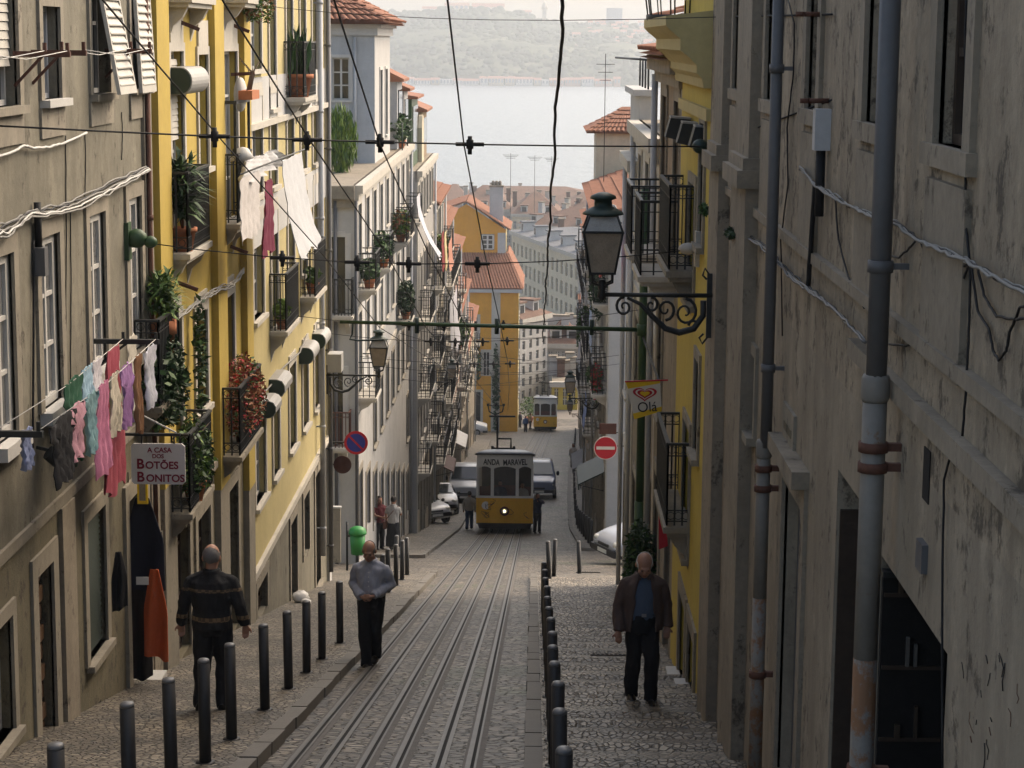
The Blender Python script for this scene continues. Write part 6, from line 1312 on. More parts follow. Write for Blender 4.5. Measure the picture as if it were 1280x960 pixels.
# no entry sign
yn = 52.; pn = ony(757, 560, yn); t = thing('no_entry_sign', 'round red no entry sign on an arm from the green mast corner', 'sign', pn); R_ = 14.5 / 2600 * 54
disc = lambda r, y, m_, nm, th=.012: MB().prism([(r * cos(2 * pi * i / 32), y, r * sin(2 * pi * i / 32)) for i in range(32)], (0, th, 0)).build(nm, m_, t, world=False)
disc(R_, 0, 'sign_white', 'rim'); disc(R_ * .93, -.008, 'sign_red', 'disc', .008); q = MB(); q.box(-R_ * .78, R_ * .78, -.014, -.008, -R_ * .13, R_ * .13); q.build('bar', 'sign_white', t, world=False); q = MB(); q.beam((-.05, .03, .05), (1.05, .03, .05), .03); q.build('arm', 'iron', t, world=False); q = MB(); q.tube([(1.05, .03, gz(yn) - pn.z), (1.05, .03, .5)], .03, 8); q.build('pole', 'iron', t, world=False)
pn = ony(760, 536, 53); t = thing('sign_board', 'rusty brown back of a small plate above no entry sign', 'sign', pn); q = MB(); q.box(-.22, .22, 0, .02, -.14, .14); q.build('plate', 'sign_back', t, world=False); q = MB(); q.beam((-.2, .03, -.1), (1.0, .03, -.1), .02); q.build('arm', 'iron', t, world=False)
# no parking sign and the back of another round sign
yp = 46.3; pn = ony(445, 553.5, yp); t = thing('no_parking_sign', 'round blue no parking sign with red ring by the rain pipes', 'sign', pn); R_ = 14.5 / 2600 * 48.5
disc(R_, 0, 'sign_red', 'ring'); disc(R_ * .78, -.008, 'sign_blue', 'field', .008); q = MB(); a_ = R_ * .78; w_ = R_ * .1; q.prism([(-a_ * .7 - w_, -.013, a_ * .7), (-a_ * .7 + w_, -.013, a_ * .72), (a_ * .7 + w_, -.013, -a_ * .7), (a_ * .7 - w_, -.013, -a_ * .72)], (0, .006, 0)); q.build('slash', 'sign_red', t, world=False); q = MB(); q.beam((XL - pn.x, .05, 0), (0, .03, 0), .03); q.build('arm', 'iron', t, world=False)
yp = 45.2; pn = ony(428, 581, yp); t = thing('round_sign', 'rusty dark back of a round sign below no parking sign', 'sign', pn); R_ = 11 / 2600 * 47; disc(R_, 0, 'sign_back', 'disc'); disc(R_ * 1.02, .013, 'rust_iron', 'rim', .01); q = MB(); q.beam((XL - pn.x, .03, 0), (0, .03, 0), .03); q.build('arm', 'iron', t, world=False)
# red pennant by the bush
p = ony(826, 660, 27.5); q = MB(); q.prism([(-.04, 0, .45), (.05, 0, .38), (.1, 0, -.25), (-.02, 0, -.3)], (0, .02, 0)); o = q.build('red_banner', 'sign_red'); o.location = p; tag(o, 'narrow red banner hanging under the lemon building balcony', 'banner')
# green bin
pb = V((ony(447, 690, 52).x, 52, gz(52) + .3)); t = thing('litter_bin', 'bright green plastic litter bin by the rain pipe corner', 'bin', (pb.x, pb.y, pb.z)); mat('bin_green', (.025, .2, .04), .45, .12, local=True, bump=.04)
k = 20 / 2600 * (pb.y + 1.5) / .42
q = MB(); q.lathe([(.17, .15), (.2, .68)], 14); q.build('tub', 'bin_green', t, world=False); q = MB(); q.lathe([(.235, .68), (.235, .72), (.2, .82), (.1, .87), (0, .88)], 14); q.build('lid', 'bin_green', t, world=False); q = MB(); q.tube([(-.27, 0, -.35), (-.27, 0, 1.0)], .03, 8); q.build('post', 'iron', t, world=False); q = MB(); q.box(-.27, -.1, -.03, .03, .6, .66); q.build('mount', 'iron', t, world=False)
# crumpled bags on the pavement by the wall
p = goff(376, 753, .11); q = MB(); rg = random.Random(4)
q.ell((0, 0, .1), (.16, .2, .12), 12, 8); q.ell((.12, -.22, .05), (.11, .15, .07), 10, 7)
for i, v_ in enumerate(q.v): q.v[i] = v_ + V([mnoise.noise(v_ * 14 + V((k_ * 7, 0, 0))) * .045 for k_ in range(3)])
o = q.build('plastic_bag', 'sign_white'); o.location = p; tag(o, 'crumpled white plastic bag on the pavement by the wall', 'bag')
# white door panel leaning by the bin
p = goff(430, 705, .11)
t = thing('white_post', 'short white wooden post with metal cap by the wall corner', 'post', (p.x - .3, p.y + 1, gz(p.y + 1) + .11)); q = MB(); q.box(-.12, .12, -.06, .06, 0, 1.5); q.build('panel', 'stone', t, world=False); q = MB(); q.box(-.14, .14, -.08, .08, 1.5, 1.54); q.build('cap', 'white_paint', t, world=False)
# aerials on the roofs
for i, (u, v, y, lab) in enumerate(((638, 250, 400, 'thin television aerial over the red hip roof'), (668, 250, 420, 'tall radio aerial standing against the river'), (689, 250, 430, 'shorter thin aerial beside the tall radio aerial'), (756, 140, 80, 'branched television aerial over the white row house roof'))):
    p = ony(u, v, y); hgt = (9 if y > 300 else 2.2); t = thing('roof_aerial', lab, 'aerial', (p.x, p.y, p.z - 3)); r_ = .05 if y > 300 else .015; q = MB(); q.tube([(0, 0, 0), (0, 0, hgt + 3)], r_, 5); q.build('mast', 'iron', t, world=False)
    for j in range(3): q = MB(); ww = (1.5 if y > 300 else .35) * (1 - .2 * j); q.tube([(-ww, 0, hgt + 2.6 - j * .3), (ww, 0, hgt + 2.6 - j * .3)], r_ * .8, 4); q.build('crossbar', 'iron', t, world=False)

# wall floodlight under the washing, blue rag on the rack arm
p = onx(46, 572, XL); t = thing('wall_lamp', 'small black spotlight on the grey wall below the washing', 'lamp', p); q = MB(); q.beam((0, 0, .1), (.2, 0, .05), .03); q.build('bracket', 'iron', t, world=False); q = MB(); q.tube([(.12, -.05, .06), (.3, .06, -.1)], [.07, .1], 12); q.build('head', 'iron', t, world=False)
cloth('rag', 'pale blue rag tied to the end of the long rack', 'cloth', XL + .5, LY0 + .05, LY0 + .32, ZR + .02, .34, (.22, .26, .42), 'towel', 71)
# satellite dishes, boxes and awnings on the lower rows
for i, (x, y, h, sd, lab) in enumerate(((-4.3, 84, 6.2, 1, 'white satellite dish on the grey white house'), (-4.4, 108, 7.5, 1, 'white satellite dish on the narrow white house'), (1.6, 45.5, 8.3, -1, 'grey satellite dish on the parapet house'), (2.4, 79, 9.5, -1, 'white satellite dish on the white row house'))):
    t = thing('satellite_dish', lab, 'dish', (x, y, gz(y) + h)); q = MB(); q.lathe([(.03, 0), (.2, .03), (.34, .1), (.33, .11), (.19, .05), (0, .02)], 16); q.v = [Matrix.Rotation(sd * 1.0, 3, 'Y') @ Matrix.Rotation(.5, 3, 'X') @ v_ for v_ in q.v]; q.build('dish', 'hood', t, world=False); q = MB(); q.beam((0, 0, 0), (-sd * .4, .05, -.1), .03); q.build('arm', 'iron', t, world=False)
for i, (x, sd, y0, y1, h, m_, lab) in enumerate(((X4, -1, 69, 72, 3.0, 'iron_green', 'dark green shop awning on the white row house'), (X4 + .4, -1, 101, 105, 3.0, 'slate', 'grey shop awning on the grey row house'), (-4.65, 1, 95, 98, 3.1, 'sign_back', 'brown shop awning on the cream house'), (-4.9, 1, 119, 123, 3.2, 'white_paint', 'white shop awning on the pink house'))):
    t = thing('awning', lab, 'awning', (x, (y0 + y1) / 2, gz((y0 + y1) / 2) + h)); z = gz((y0 + y1) / 2) + h; q = MB(); q.prism([(x, y0, z), (x + sd * .9, y0, z - .45), (x + sd * .9, y0, z - .65), (x + sd * .86, y0, z - .65), (x + sd * .86, y0, z - .47), (x, y0, z - .05)], (0, y1 - y0, 0)); q.build('canopy', m_, t)
    q = MB(); q.beam((x, y0 + .1, z - .7), (x + sd * .86, y0 + .1, z - .5), .025); q.build('strut', 'iron', t)
# ================================================================ trams and cars
mat('tram_yellow', (.72, .39, .015), .35, .1, local=True, streak=.2, scol=(.2, .1, .02), spots=.12, spcol=(.12, .06, .02), bump=.02); mat('tram_white', (.66, .655, .62), .4, .06, local=True, streak=.15, bump=.02); mat('tram_roof', (.20, .22, .25), .35, .15, local=True, bump=.03); mat('tram_dark', (.018, .013, .012), .6, .2, local=True); mat('tram_red', (.10, .018, .012), .5, .2, local=True)
mat('lamp_lit', (1, .78, .4), .3, 0, emit=6., bump=0); mat('tyre', (.015, .015, .016), .8, .2, local=True); mat('rim', (.30, .30, .31), .35, .1, metal=.6, local=True); mat('car_glass', (.02, .025, .03), .05, .1, spec=.6, bump=0); mat('car_white', (.62, .62, .62), .25, .04, spec=.5, bump=0); mat('car_silver', (.38, .39, .41), .25, .04, spec=.6, bump=0); mat('car_blue', (.16, .19, .27), .22, .05, spec=.6, bump=0); mat('car_black', (.02, .02, .022), .4, .1, bump=0); mat('car_lamp', (.6, .58, .5), .1, .05, spec=.7, bump=0); mat('plate', (.6, .6, .55), .5, .05, bump=0)
mat('tram_glass', (.02, .018, .016), .06, .2, spec=.5, bump=0)
gm = MATS['tram_glass']; gn = gm.node_tree.nodes; gl = gm.node_tree.links; tb = gn.new('ShaderNodeBsdfTransparent'); gb = gn.new('ShaderNodeBsdfGlossy'); gb.inputs['Roughness'].default_value = .05; mx = gn.new('ShaderNodeMixShader'); mx.inputs[0].default_value = .1; tb.inputs[0].default_value = (.75, .75, .75, 1); gl.new(tb.outputs[0], mx.inputs[1]); gl.new(gb.outputs[0], mx.inputs[2]); gl.new(mx.outputs[0], gn['Material Output'].inputs['Surface'])
def tram(label, loc, slope, W=2.36, L_=8.2, lit=True):
    t = thing('tram', label, 'tram', loc); hw = W / 2
    def S(mb):  # the car body follows the slope of the street
        for i, v_ in enumerate(mb.v): mb.v[i] = V((v_.x, v_.y, v_.z + slope * v_.y))
        return mb
    N = 12
    def plan(inset=0., bow=.22):  # plan outline with gently bowed ends, starting at the front left
        pts = [(-hw + inset + (W - 2 * inset) * i / N, inset - bow * (1 - (2 * i / N - 1) ** 2)) for i in range(N + 1)]
        pts += [(hw - inset - (W - 2 * inset) * i / N, L_ - inset + bow * (1 - (2 * i / N - 1) ** 2)) for i in range(N + 1)]
        return pts
    def ring(z, inset=0., bow=.22): return [(x, y, z) for x, y in plan(inset, bow)]
    S(MB().loft([ring(.22, .12), ring(.42, .06), ring(.42, .0), ring(.46, 0)], smooth=False)).build('bumper_skirt', 'tram_dark', t, world=False)
    S(MB().loft([ring(.46, .004), ring(1.52, .0)], smooth=False)).build('lower_panel', 'tram_yellow', t, world=False)
    S(MB().loft([ring(1.52, -.02), ring(1.6, -.02)], smooth=False)).build('waist_rail', 'tram_white', t, world=False)
    # window posts around the bowed front and back and along the sides
    zb_, zt_ = 1.6, 2.86
    def post(x0, x1, yf, y1=.07, name='window_post'): S(MB().box(x0, x1, yf, yf + y1, zb_, zt_)).build(name, 'tram_white', t, world=False)
    def yb_(x): return -.22 * (1 - (x / hw) ** 2)
    xp = [(-hw, -hw + .09), (-hw + .60, -hw + .73), (hw - .73, hw - .60), (hw - .09, hw)]
    for x0, x1 in xp: post(x0, x1, yb_((x0 + x1) / 2) + .02); post(x0, x1, L_ - yb_((x0 + x1) / 2) - .09)
    for k in range(9):
        y = .35 + k * (L_ - .7) / 8
        for sx in (-1, 1): S(MB().box(sx * hw - .06 if sx > 0 else -hw, sx * hw if sx > 0 else -hw + .06, y - .05, y + .05, zb_, zt_)).build('window_post', 'tram_white', t, world=False)
    for (a, b), nm in (((0, 1), 'front_window'), ((1, 2), 'front_window'), ((2, 3), 'front_window')):
        x0, x1 = xp[a][1], xp[b][0]; S(MB().add([(x0, yb_(x0) + .05, zb_), (x1, yb_(x1) + .05, zb_), (x1, yb_(x1) + .05, zt_), (x0, yb_(x0) + .05, zt_)], [(0, 1, 2, 3)])).build(nm, 'tram_glass', t, world=False)
        # arched heads
        m_ = MB(); n_ = 8; top = [(x0 + (x1 - x0) * i / n_, zt_ - .1 + .09 * (1 - (2 * i / n_ - 1) ** 2)) for i in range(n_ + 1)]
        for (xa_, z0), (xb_, z1) in zip(top, top[1:]): m_.add([(xa_, yb_(xa_) + .03, z0), (xb_, yb_(xb_) + .03, z1), (xb_, yb_(xb_) + .03, zt_ + .01), (xa_, yb_(xa_) + .03, zt_ + .01)], [(0, 1, 2, 3)])
        S(m_).build('window_head', 'tram_white', t, world=False)
    S(MB().loft([ring(zt_, 0), ring(3.34, .03)], smooth=False)).build('fascia', 'tram_white', t, world=False)
    S(MB().loft([ring(3.34, -.07), ring(3.38, -.07)], smooth=False)).build('roof_edge', 'tram_dark', t, world=False)
    S(MB().loft([ring(3.38, -.05), ring(3.47, .1), ring(3.55, .35), ring(3.58, .7)])).build('roof', 'tram_roof', t, world=False)
    # interior: floor, seats, back wall seen through the glass
    S(MB().box(-hw + .1, hw - .1, .2, L_ - .2, .5, .56)).build('floor', 'tram_dark', t, world=False)
    S(MB().box(-hw + .1, hw - .1, 1.5, 1.56, .5, 2.0)).build('partition', 'tram_red', t, world=False)
    S(MB().box(-hw + .1, hw - .1, L_ * .6, L_ * .6 + .06, .5, 3.3)).build('inner_wall', 'tram_dark', t, world=False)
    S(MB().box(-hw * .55, hw * .5, .02, .06, 2.0, 2.06)).build('hand_rail', 'tram_red', t, world=False)
    # front lamps and number disc
    def disc_(x, z, r, m_, nm, dy=.04, p=None): return S(MB().prism([(x + r * cos(2 * pi * i / 20), yb_(x) - dy, z + r * sin(2 * pi * i / 20)) for i in range(20)], (0, dy + .02, 0))).build(nm, m_, p or t, world=False)
    h1 = disc_(0, .97, .2, 'tram_red', 'headlight', .06); disc_(0, .97, .12, 'car_lamp', 'reflector', .07, h1); disc_(.0, .97, .045, 'lamp_lit' if lit else 'car_lamp', 'bulb', .08, h1)
    h2 = disc_(-.78, 1.2, .17, 'tram_white', 'number_disc', .02); text('1', .26, 'ink', h2, Matrix.Translation((-.78, yb_(-.78) - .03, 1.2)) @ UPR)
    # roof gear: trolley frame
    g = MB(); g.box(-.55, .35, 1.2, 2.4, 3.6, 3.66); g.box(-.6, -.5, 1.1, 2.5, 3.56, 3.72); g.box(.3, .4, 1.1, 2.5, 3.56, 3.72); S(g).build('roof_frame', 'iron', t, world=False)
    g = MB(); g.tube([(-.35, 1.6, 3.66), (-.35, 1.6, 5.0)], .045, 8); g.tube([(.22, 1.7, 3.66), (.22, 1.7, 4.05), (-.35, 1.7, 4.05)], .04, 8); g.tube([(-.7, 1.6, 5.0), (.4, 1.6, 5.0)], .04, 8); S(g).build('trolley_mast', 'iron', t, world=False)
    g = MB(); g.tube([(-.75, 1.6, 5.45), (-.7, 1.6, 5.2), (-.45, 1.6, 5.06), (-.15, 1.6, 5.2), (-.1, 1.6, 5.45)], .03, 6); g.tube([(-.75, 1.6, 5.45), (-.1, 1.6, 5.45)], .02, 6); [g.lathe([(.05, -.05), (.06, .06)], 6, (x, 1.6, 5.48)) for x in (-.75, -.42, -.1)]; S(g).build('trolley_head', 'iron', t, world=False)
    # scratched lettering on the fascia and scrawls on the yellow panel
    for i, w_ in enumerate(('ANDA', 'MARAVEL') if lit else ()):
        text(w_, .34, 'ink', t, Matrix.Translation(((-.55, .42)[i], -.235, 3.07)) @ Matrix.Rotation((.05, -.04)[i], 4, 'Y') @ UPR, xscale=.68, bold=True)
    rg = random.Random(8)
    for k in range(9):
        x = rg.uniform(-.9, .9); z = rg.uniform(.65, 1.4); pp = [(x + .12 * sin(j * 1.3 + k), yb_(x) - .012, z + .13 * cos(j * .9 + k * 2)) for j in range(6)]; m_ = MB(); m_.tube([V((a_, min(yb_(a_), yb_(x)) - .006, c_)) for a_, _, c_ in pp], .008, 4); m_.build('scrawl', 'tram_dark', t, world=False)
    for sx in (-.6, .6):
        for y in (1.6, L_ - 1.8):
            m_ = MB(); m_.tube([(sx - .05, y, .3), (sx + .05, y, .3)], .3, 16); S(m_).build('wheel', 'iron', t, world=False)
    return t
TX, TY_ = -1.2, 84.2
tram('yellow and white funicular tram coming up with its headlight lit', (TX, TY_, gz(TY_)), -SLOPE)
tram('small distant yellow and white tram waiting at the bottom', (1.1, 209, gz(209)), -.15, W=2.4, lit=False)
def car(name, label, loc, heading, col, kind='hatch', pitch=0., cat='car'):
    """heading: direction the nose points (radians, 0 = towards the camera)"""
    t = thing(name, label, cat, loc, heading); t.rotation_euler = (pitch, 0, heading) 
    if kind == 'van': st = [(0, .55, .86, .9, .7), (.12, .35, .98, 1.0, .8), (.75, .3, 1.12, 1.14, .88), (1.0, .3, 1.18, 1.22, .9), (1.75, .3, 1.22, 1.95, .92), (2.1, .3, 1.22, 2.02, .92), (4.3, .3, 1.22, 2.02, .92), (4.6, .35, 1.2, 1.95, .9), (4.7, .5, 1.1, 1.4, .86)]
    else: st = [(0, .42, .6, .62, .62), (.1, .28, .72, .74, .74), (.5, .22, .84, .86, .82), (1.05, .22, .95, .98, .84), (1.35, .22, .97, 1.12, .85), (1.95, .22, .98, 1.42, .85), (2.6, .22, .98, 1.46, .85), (3.3, .22, .98, 1.38, .84), (3.75, .25, .96, 1.02, .82), (3.95, .35, .85, .88, .76)]
    rings = []
    for (y, zb_, zbelt, zr_, hw) in st:
        cab = zr_ > zbelt + .15; rw = hw * (.78 if cab else .9)
        rings.append([(-hw * .9, y, zb_), (-hw, y, zb_ + .12), (-hw, y, zbelt - .12), (-hw * .97, y, zbelt), (-rw, y, zr_ - .04), (-rw * .8, y, zr_), (rw * .8, y, zr_), (rw, y, zr_ - .04), (hw * .97, y, zbelt), (hw, y, zbelt - .12), (hw, y, zb_ + .12), (hw * .9, y, zb_)])
    b = MB().loft(rings, smooth=True).build('body', col, t, world=False)
    # glass: windscreen, rear, sides
    def g(pts, nm): MB().add(pts, [(0, 1, 2, 3)]).build(nm, 'car_glass', t, world=False)
    if kind == 'van':
        g([(-.76, 1.03, 1.31), (.76, 1.03, 1.31), (.64, 1.66, 1.92), (-.64, 1.66, 1.92)], 'windscreen')
        for s_ in (-1, 1): g([(s_ * .90, 1.5, 1.27), (s_ * .905, 2.5, 1.27), (s_ * .78, 2.5, 1.86), (s_ * .79, 1.85, 1.86)], 'side_window')
        L0, wy, wr = 4.7, (.95, 3.7), .33; hwid, zl_ = .82, .78
    else:
        g([(-.70, 1.08, 1.045), (.70, 1.08, 1.045), (.6, 1.86, 1.425), (-.6, 1.86, 1.425)], 'windscreen'); g([(-.66, 3.78, 1.05), (.66, 3.78, 1.05), (.58, 3.4, 1.38), (-.58, 3.4, 1.38)], 'rear_window')
        for s_ in (-1, 1): g([(s_ * .845, 1.5, 1.02), (s_ * .845, 3.3, 1.02), (s_ * .72, 3.15, 1.34), (s_ * .72, 2.0, 1.36)], 'side_window')
        L0, wy, wr = 3.95, (.75, 3.2), .29; hwid, zl_ = .74, .66
    # bumper, lamps, plate, mirrors, wheels
    MB().loft([[(-hwid * .95, -.05, .32), (hwid * .95, -.05, .32), (hwid * .95, -.05, .5), (-hwid * .95, -.05, .5)], [(-hwid * 1.08, .4, .3), (hwid * 1.08, .4, .3), (hwid * 1.08, .4, .52), (-hwid * 1.08, .4, .52)]], smooth=False).build('bumper', 'car_black', t, world=False)
    for s_ in (-1, 1):
        MB().ell((s_ * hwid * .78, .1, zl_), (.15, .1, .09), 10, 7).build('headlight', 'car_lamp', t, world=False)
        MB().ell((s_ * (hwid + .2), 1.25 if kind != 'van' else 1.4, 1.02 if kind != 'van' else 1.35), (.09, .06, .08 if kind != 'van' else .14), 8, 6).build('mirror', 'car_black', t, world=False)
        for y in wy:
            x = s_ * (hwid + .02); w_ = MB().tube([(x - .1, y, wr), (x + .1, y, wr)], wr, 18).build('wheel', 'tyre', t, world=False); MB().tube([(x + s_ * .1, y, wr), (x + s_ * .108, y, wr)], wr * .58, 14).build('rim', 'rim', w_, world=False)
    MB().box(-.26, .26, -.065, -.05, .36, .47).build('number_plate', 'plate', t, world=False)
    MB().box(-.3, .3, -.03, .06, .55, .63).build('grille', 'car_black', t, world=False)
    return t
def at_ground(u, v): return ground(u, v)
P_ = -atan(.15)
p = ground(585, 607); car('parked_van', 'silver van parked behind the upper tram by the house fronts', (-3.6, 106, gz(106)), 0, 'car_silver', 'van', P_, 'van')
car('parked_car', 'dark blue van driving up behind the tram on its far side', (.3, 111, gz(111)), 0, 'car_blue', 'van', P_, 'van')
p = ground(600, 545); car('parked_van', 'white van nosing out of the lower side street', (-4.6, 199, gz(199)), pi / 2, 'car_white', 'van', 0, 'van')
p = ground(530, 628); car('parked_car', 'white hatchback nose poking out beside the dormer house', (-4.3, 91.5, gz(91.5) + .1), .5, 'car_white', 'hatch', -atan(.2), 'car')
car('parked_car', 'white car parked half hidden behind the nosing hatchback', (-4.4, 98, gz(98) + .1), .15, 'car_white', 'hatch', -atan(.17), 'car')
p = ground(775, 700); car('parked_car', 'silver car nosing out of the side street behind the bush', (2.0, 57.5, gz(57.5)), -pi / 2 + .45, 'car_silver', 'hatch', 0, 'car')
# ================================================================ people
mat('skin', (.36, .19, .125), .6, .12, scale=9, local=True, bump=.05); mat('skin_red', (.34, .185, .125), .55, .14, scale=9, local=True, bump=.05)
mat('hair_grey', (.16, .15, .14), .8, .3, scale=30, local=True, bump=.4, bscale=90); mat('hair_white', (.50, .49, .46), .8, .2, scale=30, local=True, bump=.4, bscale=90); mat('hair_dark', (.02, .015, .012), .7, .3, scale=30, local=True, bump=.4, bscale=90)
mat('eye_dark', (.02, .015, .012), .3, 0, bump=0); mat('lip', (.25, .09, .08), .6, .1, bump=0)
mat('trouser_black', (.011, .011, .013), .85, .2, scale=8, local=True, bump=.2, bscale=60); mat('jacket_brown', (.075, .05, .042), .8, .18, scale=7, local=True, bump=.25, bscale=50); mat('shirt_denim', (.06, .085, .13), .85, .15, scale=9, local=True, bump=.2); mat('shirt_pale', (.33, .34, .39), .8, .1, scale=10, local=True, bump=.25, bscale=40); mat('leather', (.01, .009, .009), .35, .2, local=True, bump=.05); mat('maroon', (.10, .02, .022), .85, .15, local=True); mat('blouse', (.36, .34, .31), .85, .12, local=True); mat('jeans', (.05, .08, .15), .85, .15, local=True); mat('jacket_light', (.34, .32, .27), .85, .12, local=True); mat('navy', (.02, .022, .05), .85, .15, local=True); mat('bag', (.12, .05, .03), .6, .2, local=True)
# dark jumper with two woven bands, laid out by height on the garment itself
m = mat('jumper_banded', (.016, .016, .017), .95, .2, scale=12, local=True, bump=.4, bscale=80); n = m.node_tree.nodes; L = m.node_tree.links; bs = n['Principled BSDF']
old = bs.inputs['Base Color'].links[0].from_socket; tc = n.new('ShaderNodeTexCoord'); sx_ = n.new('ShaderNodeSeparateXYZ'); L.new(tc.outputs['Object'], sx_.inputs[0]); rp = n.new('ShaderNodeValToRGB'); rp.color_ramp.interpolation = 'CONSTANT'
mr = n.new('ShaderNodeMath'); mr.operation = 'DIVIDE'; L.new(sx_.outputs[2], mr.inputs[0]); mr.inputs[1].default_value = 2.; L.new(mr.outputs[0], rp.inputs[0])
els = rp.color_ramp.elements; els[0].color = (0, 0, 0, 1); els[0].position = 0; els[1].position = .475; els[1].color = (1, 1, 1, 1)
for pz, c in ((.499, 0), (.628, .7), (.643, 0)): e = els.new(pz); e.color = (c, c, c, 1)
wv = n.new('ShaderNodeTexChecker'); wv.inputs['Scale'].default_value = 26; L.new(tc.outputs['Object'], wv.inputs['Vector']); wv.inputs[1].default_value = (.20, .13, .07, 1); wv.inputs[2].default_value = (.09, .06, .035, 1)
mxn = n.new('ShaderNodeMix'); mxn.data_type = 'RGBA'; L.new(rp.outputs[0], mxn.inputs[0]); L.new(old, mxn.inputs[6]); L.new(wv.outputs[0], mxn.inputs[7]); L.new(mxn.outputs[2], bs.inputs['Base Color'])
def remesh(mb, vox, name, smooth=4, noise_amp=0., nscale=9.):
    me = mb.mesh(name); ob = bpy.data.objects.new(name, me); COL.objects.link(ob)
    r = ob.modifiers.new('r', 'REMESH'); r.mode = 'VOXEL'; r.voxel_size = vox; r.use_smooth_shade = True
    s_ = ob.modifiers.new('s', 'SMOOTH'); s_.iterations = smooth; s_.factor = .5
    dg = bpy.context.evaluated_depsgraph_get(); out = bpy.data.meshes.new_from_object(ob.evaluated_get(dg)); bpy.data.objects.remove(ob); bpy.data.meshes.remove(me)
    out.name = name
    if noise_amp:
        nv = [v_.normal.copy() for v_ in out.vertices]
        for v_, nn in zip(out.vertices, nv):
            c = v_.co; v_.co = c + nn * noise_amp * (mnoise.noise(V((c.x * nscale, c.y * nscale, c.z * nscale * .55))) + .5 * mnoise.noise(V((c.x * nscale * 2.3 + 5, c.y * nscale * 2.3, c.z * nscale))))
    for p in out.polygons: p.use_smooth = True
    return out
def ring_e(c, rx, ry, n=20, a0=0., a1=2 * pi, rot=0.): return [V((c[0] + rx * cos(a0 + (a1 - a0) * i / n), c[1] + ry * sin(a0 + (a1 - a0) * i / n), c[2])) for i in range(n)]
def person(label, loc, rz, J, top='shirt', topm='shirt_pale', legm='trouser_black', hair='ring', hairm='hair_grey', skinm='skin', vox=.011, H=1.0, head_tilt=0., skirt=None, shoe='leather', bulk=1.0, coat=False, hands=True, belly=.0, female=False):
    """J: joints in metres for a 1.72 m figure facing -Y"""
    t = thing('person', label, 'person', loc, rz); t.scale = (H, H, H)
    def put(me, name, m_, parent=t):
        o = bpy.data.objects.new(name, me); COL.objects.link(o); me.materials.clear(); me.materials.append(MATS[m_]); o.parent = parent; return o
    Hd = V(J['head']); Nk = V(J['neck']); Ch = V(J['chest']); Pv = V(J['pelvis'])
    tors = lambda g: [ring_e(Pv + V((0, 0, -.08)), .15 + g, .105 + g), ring_e(Pv + V((0, 0, .03)), .165 * bulk + g, .12 * bulk + g + belly * .4), ring_e(Pv.lerp(Ch, .45) + V((0, -belly * .4, 0)), .155 * bulk + g, .115 * bulk + g + belly), ring_e(Ch, .18 * bulk + g, .125 * bulk + g + belly * .3), ring_e(Ch + V((0, 0, .11)), .178 * bulk + g, .108 * bulk + g), ring_e(Ch.lerp(Nk, .72), .135 + g, .088 + g), ring_e(Nk, .062 + g * .6, .062 + g * .6)]
    # ---- body: one continuous skin from head to feet with fingered hands
    b = MB(); b.loft(tors(-.012)); b.tube([Nk - V((0, 0, .06)), Nk.lerp(Hd, .5) + V((0, .01, 0)), Hd + V((0, .015, -.03))], [.068, .058, .06], 12)
    Rh = Matrix.Rotation(head_tilt, 3, 'X')
    hp = lambda x, y, z: Hd + Rh @ (V((x, y, z)) * 1.09)
    def ellr(mb, c, r, nu=16, nv=10):
        c = V(c) * 1.09; r = tuple(q * 1.09 for q in r); o = len(mb.v); mb.ell((0, 0, 0), r, nu, nv)
        for i in range(o, len(mb.v)): mb.v[i] = Hd + Rh @ (mb.v[i] + V(c))
    ellr(b, (0, .01, .03), (.076, .096, .098)); ellr(b, (0, -.02, -.04), (.062, .075, .085)); ellr(b, (0, -.052, -.085), (.034, .034, .03)); ellr(b, (0, -.095, -.015), (.016, .026, .028)); ellr(b, (0, -.085, .02), (.052, .018, .014))
    for s_ in (-1, 1): ellr(b, (s_ * .078, .012, -.005), (.014, .022, .034)); ellr(b, (s_ * .04, -.07, -.03), (.024, .02, .024))
    for s_, k in ((-1, 'R'), (1, 'L')):
        S_, E_, W_ = V(J['sh' + k]), V(J['el' + k]), V(J['wr' + k]); b.tube([S_, S_.lerp(E_, .5), E_, E_.lerp(W_, .35), W_], [.052, .046, .038, .038, .026], 10)
        K_, A_, Hp = V(J['kn' + k]), V(J['an' + k]), V(J['hip' + k]); b.tube([Hp, Hp.lerp(K_, .5), K_, K_.lerp(A_, .35), A_], [.085, .07, .052, .052, .034], 10)
        b.ell(A_ + V((0, -.03, -.035)), (.03, .07, .025), 10, 7)
        # hand
        d = (W_ - E_).normalized(); fdir = V(J.get('hand' + k, d)).normalized(); side = fdir.cross(V((0, -1, 0)));
        if side.length < .1: side = V((1, 0, 0))
        side.normalize(); nrm = fdir.cross(side).normalized(); pc = W_ + fdir * .05
        b.tube([W_ - fdir * .02, W_ + fdir * .03, W_ + fdir * .075], [.027, .038, .036], 10, flat=.55)
        if hands:
            for fi, (off, ln) in enumerate(((-.03, .062), (-.01, .075), (.011, .072), (.03, .056))):
                base = W_ + fdir * .07 + side * off; c1 = base + fdir * ln * .5 + nrm * .004; c2 = c1 + (fdir * .75 + nrm * .55 * J.get('curl', 1)).normalized() * ln * .55; b.tube([base - fdir * .02, base, c1, c2], [.0105, .0105, .0098, .0085], 6)
            tb0 = W_ + fdir * .025 + side * (-.03 * s_ if True else 0); t1 = tb0 + (fdir * .6 - side * s_ * .7 + nrm * .3).normalized() * .04; t2 = t1 + (fdir * .9 + nrm * .4).normalized() * .03; b.tube([tb0, t1, t2], [.013, .0115, .009], 6)
    body = put(remesh(b, vox if vox > .012 else .009, 'body', 3), 'body', skinm)
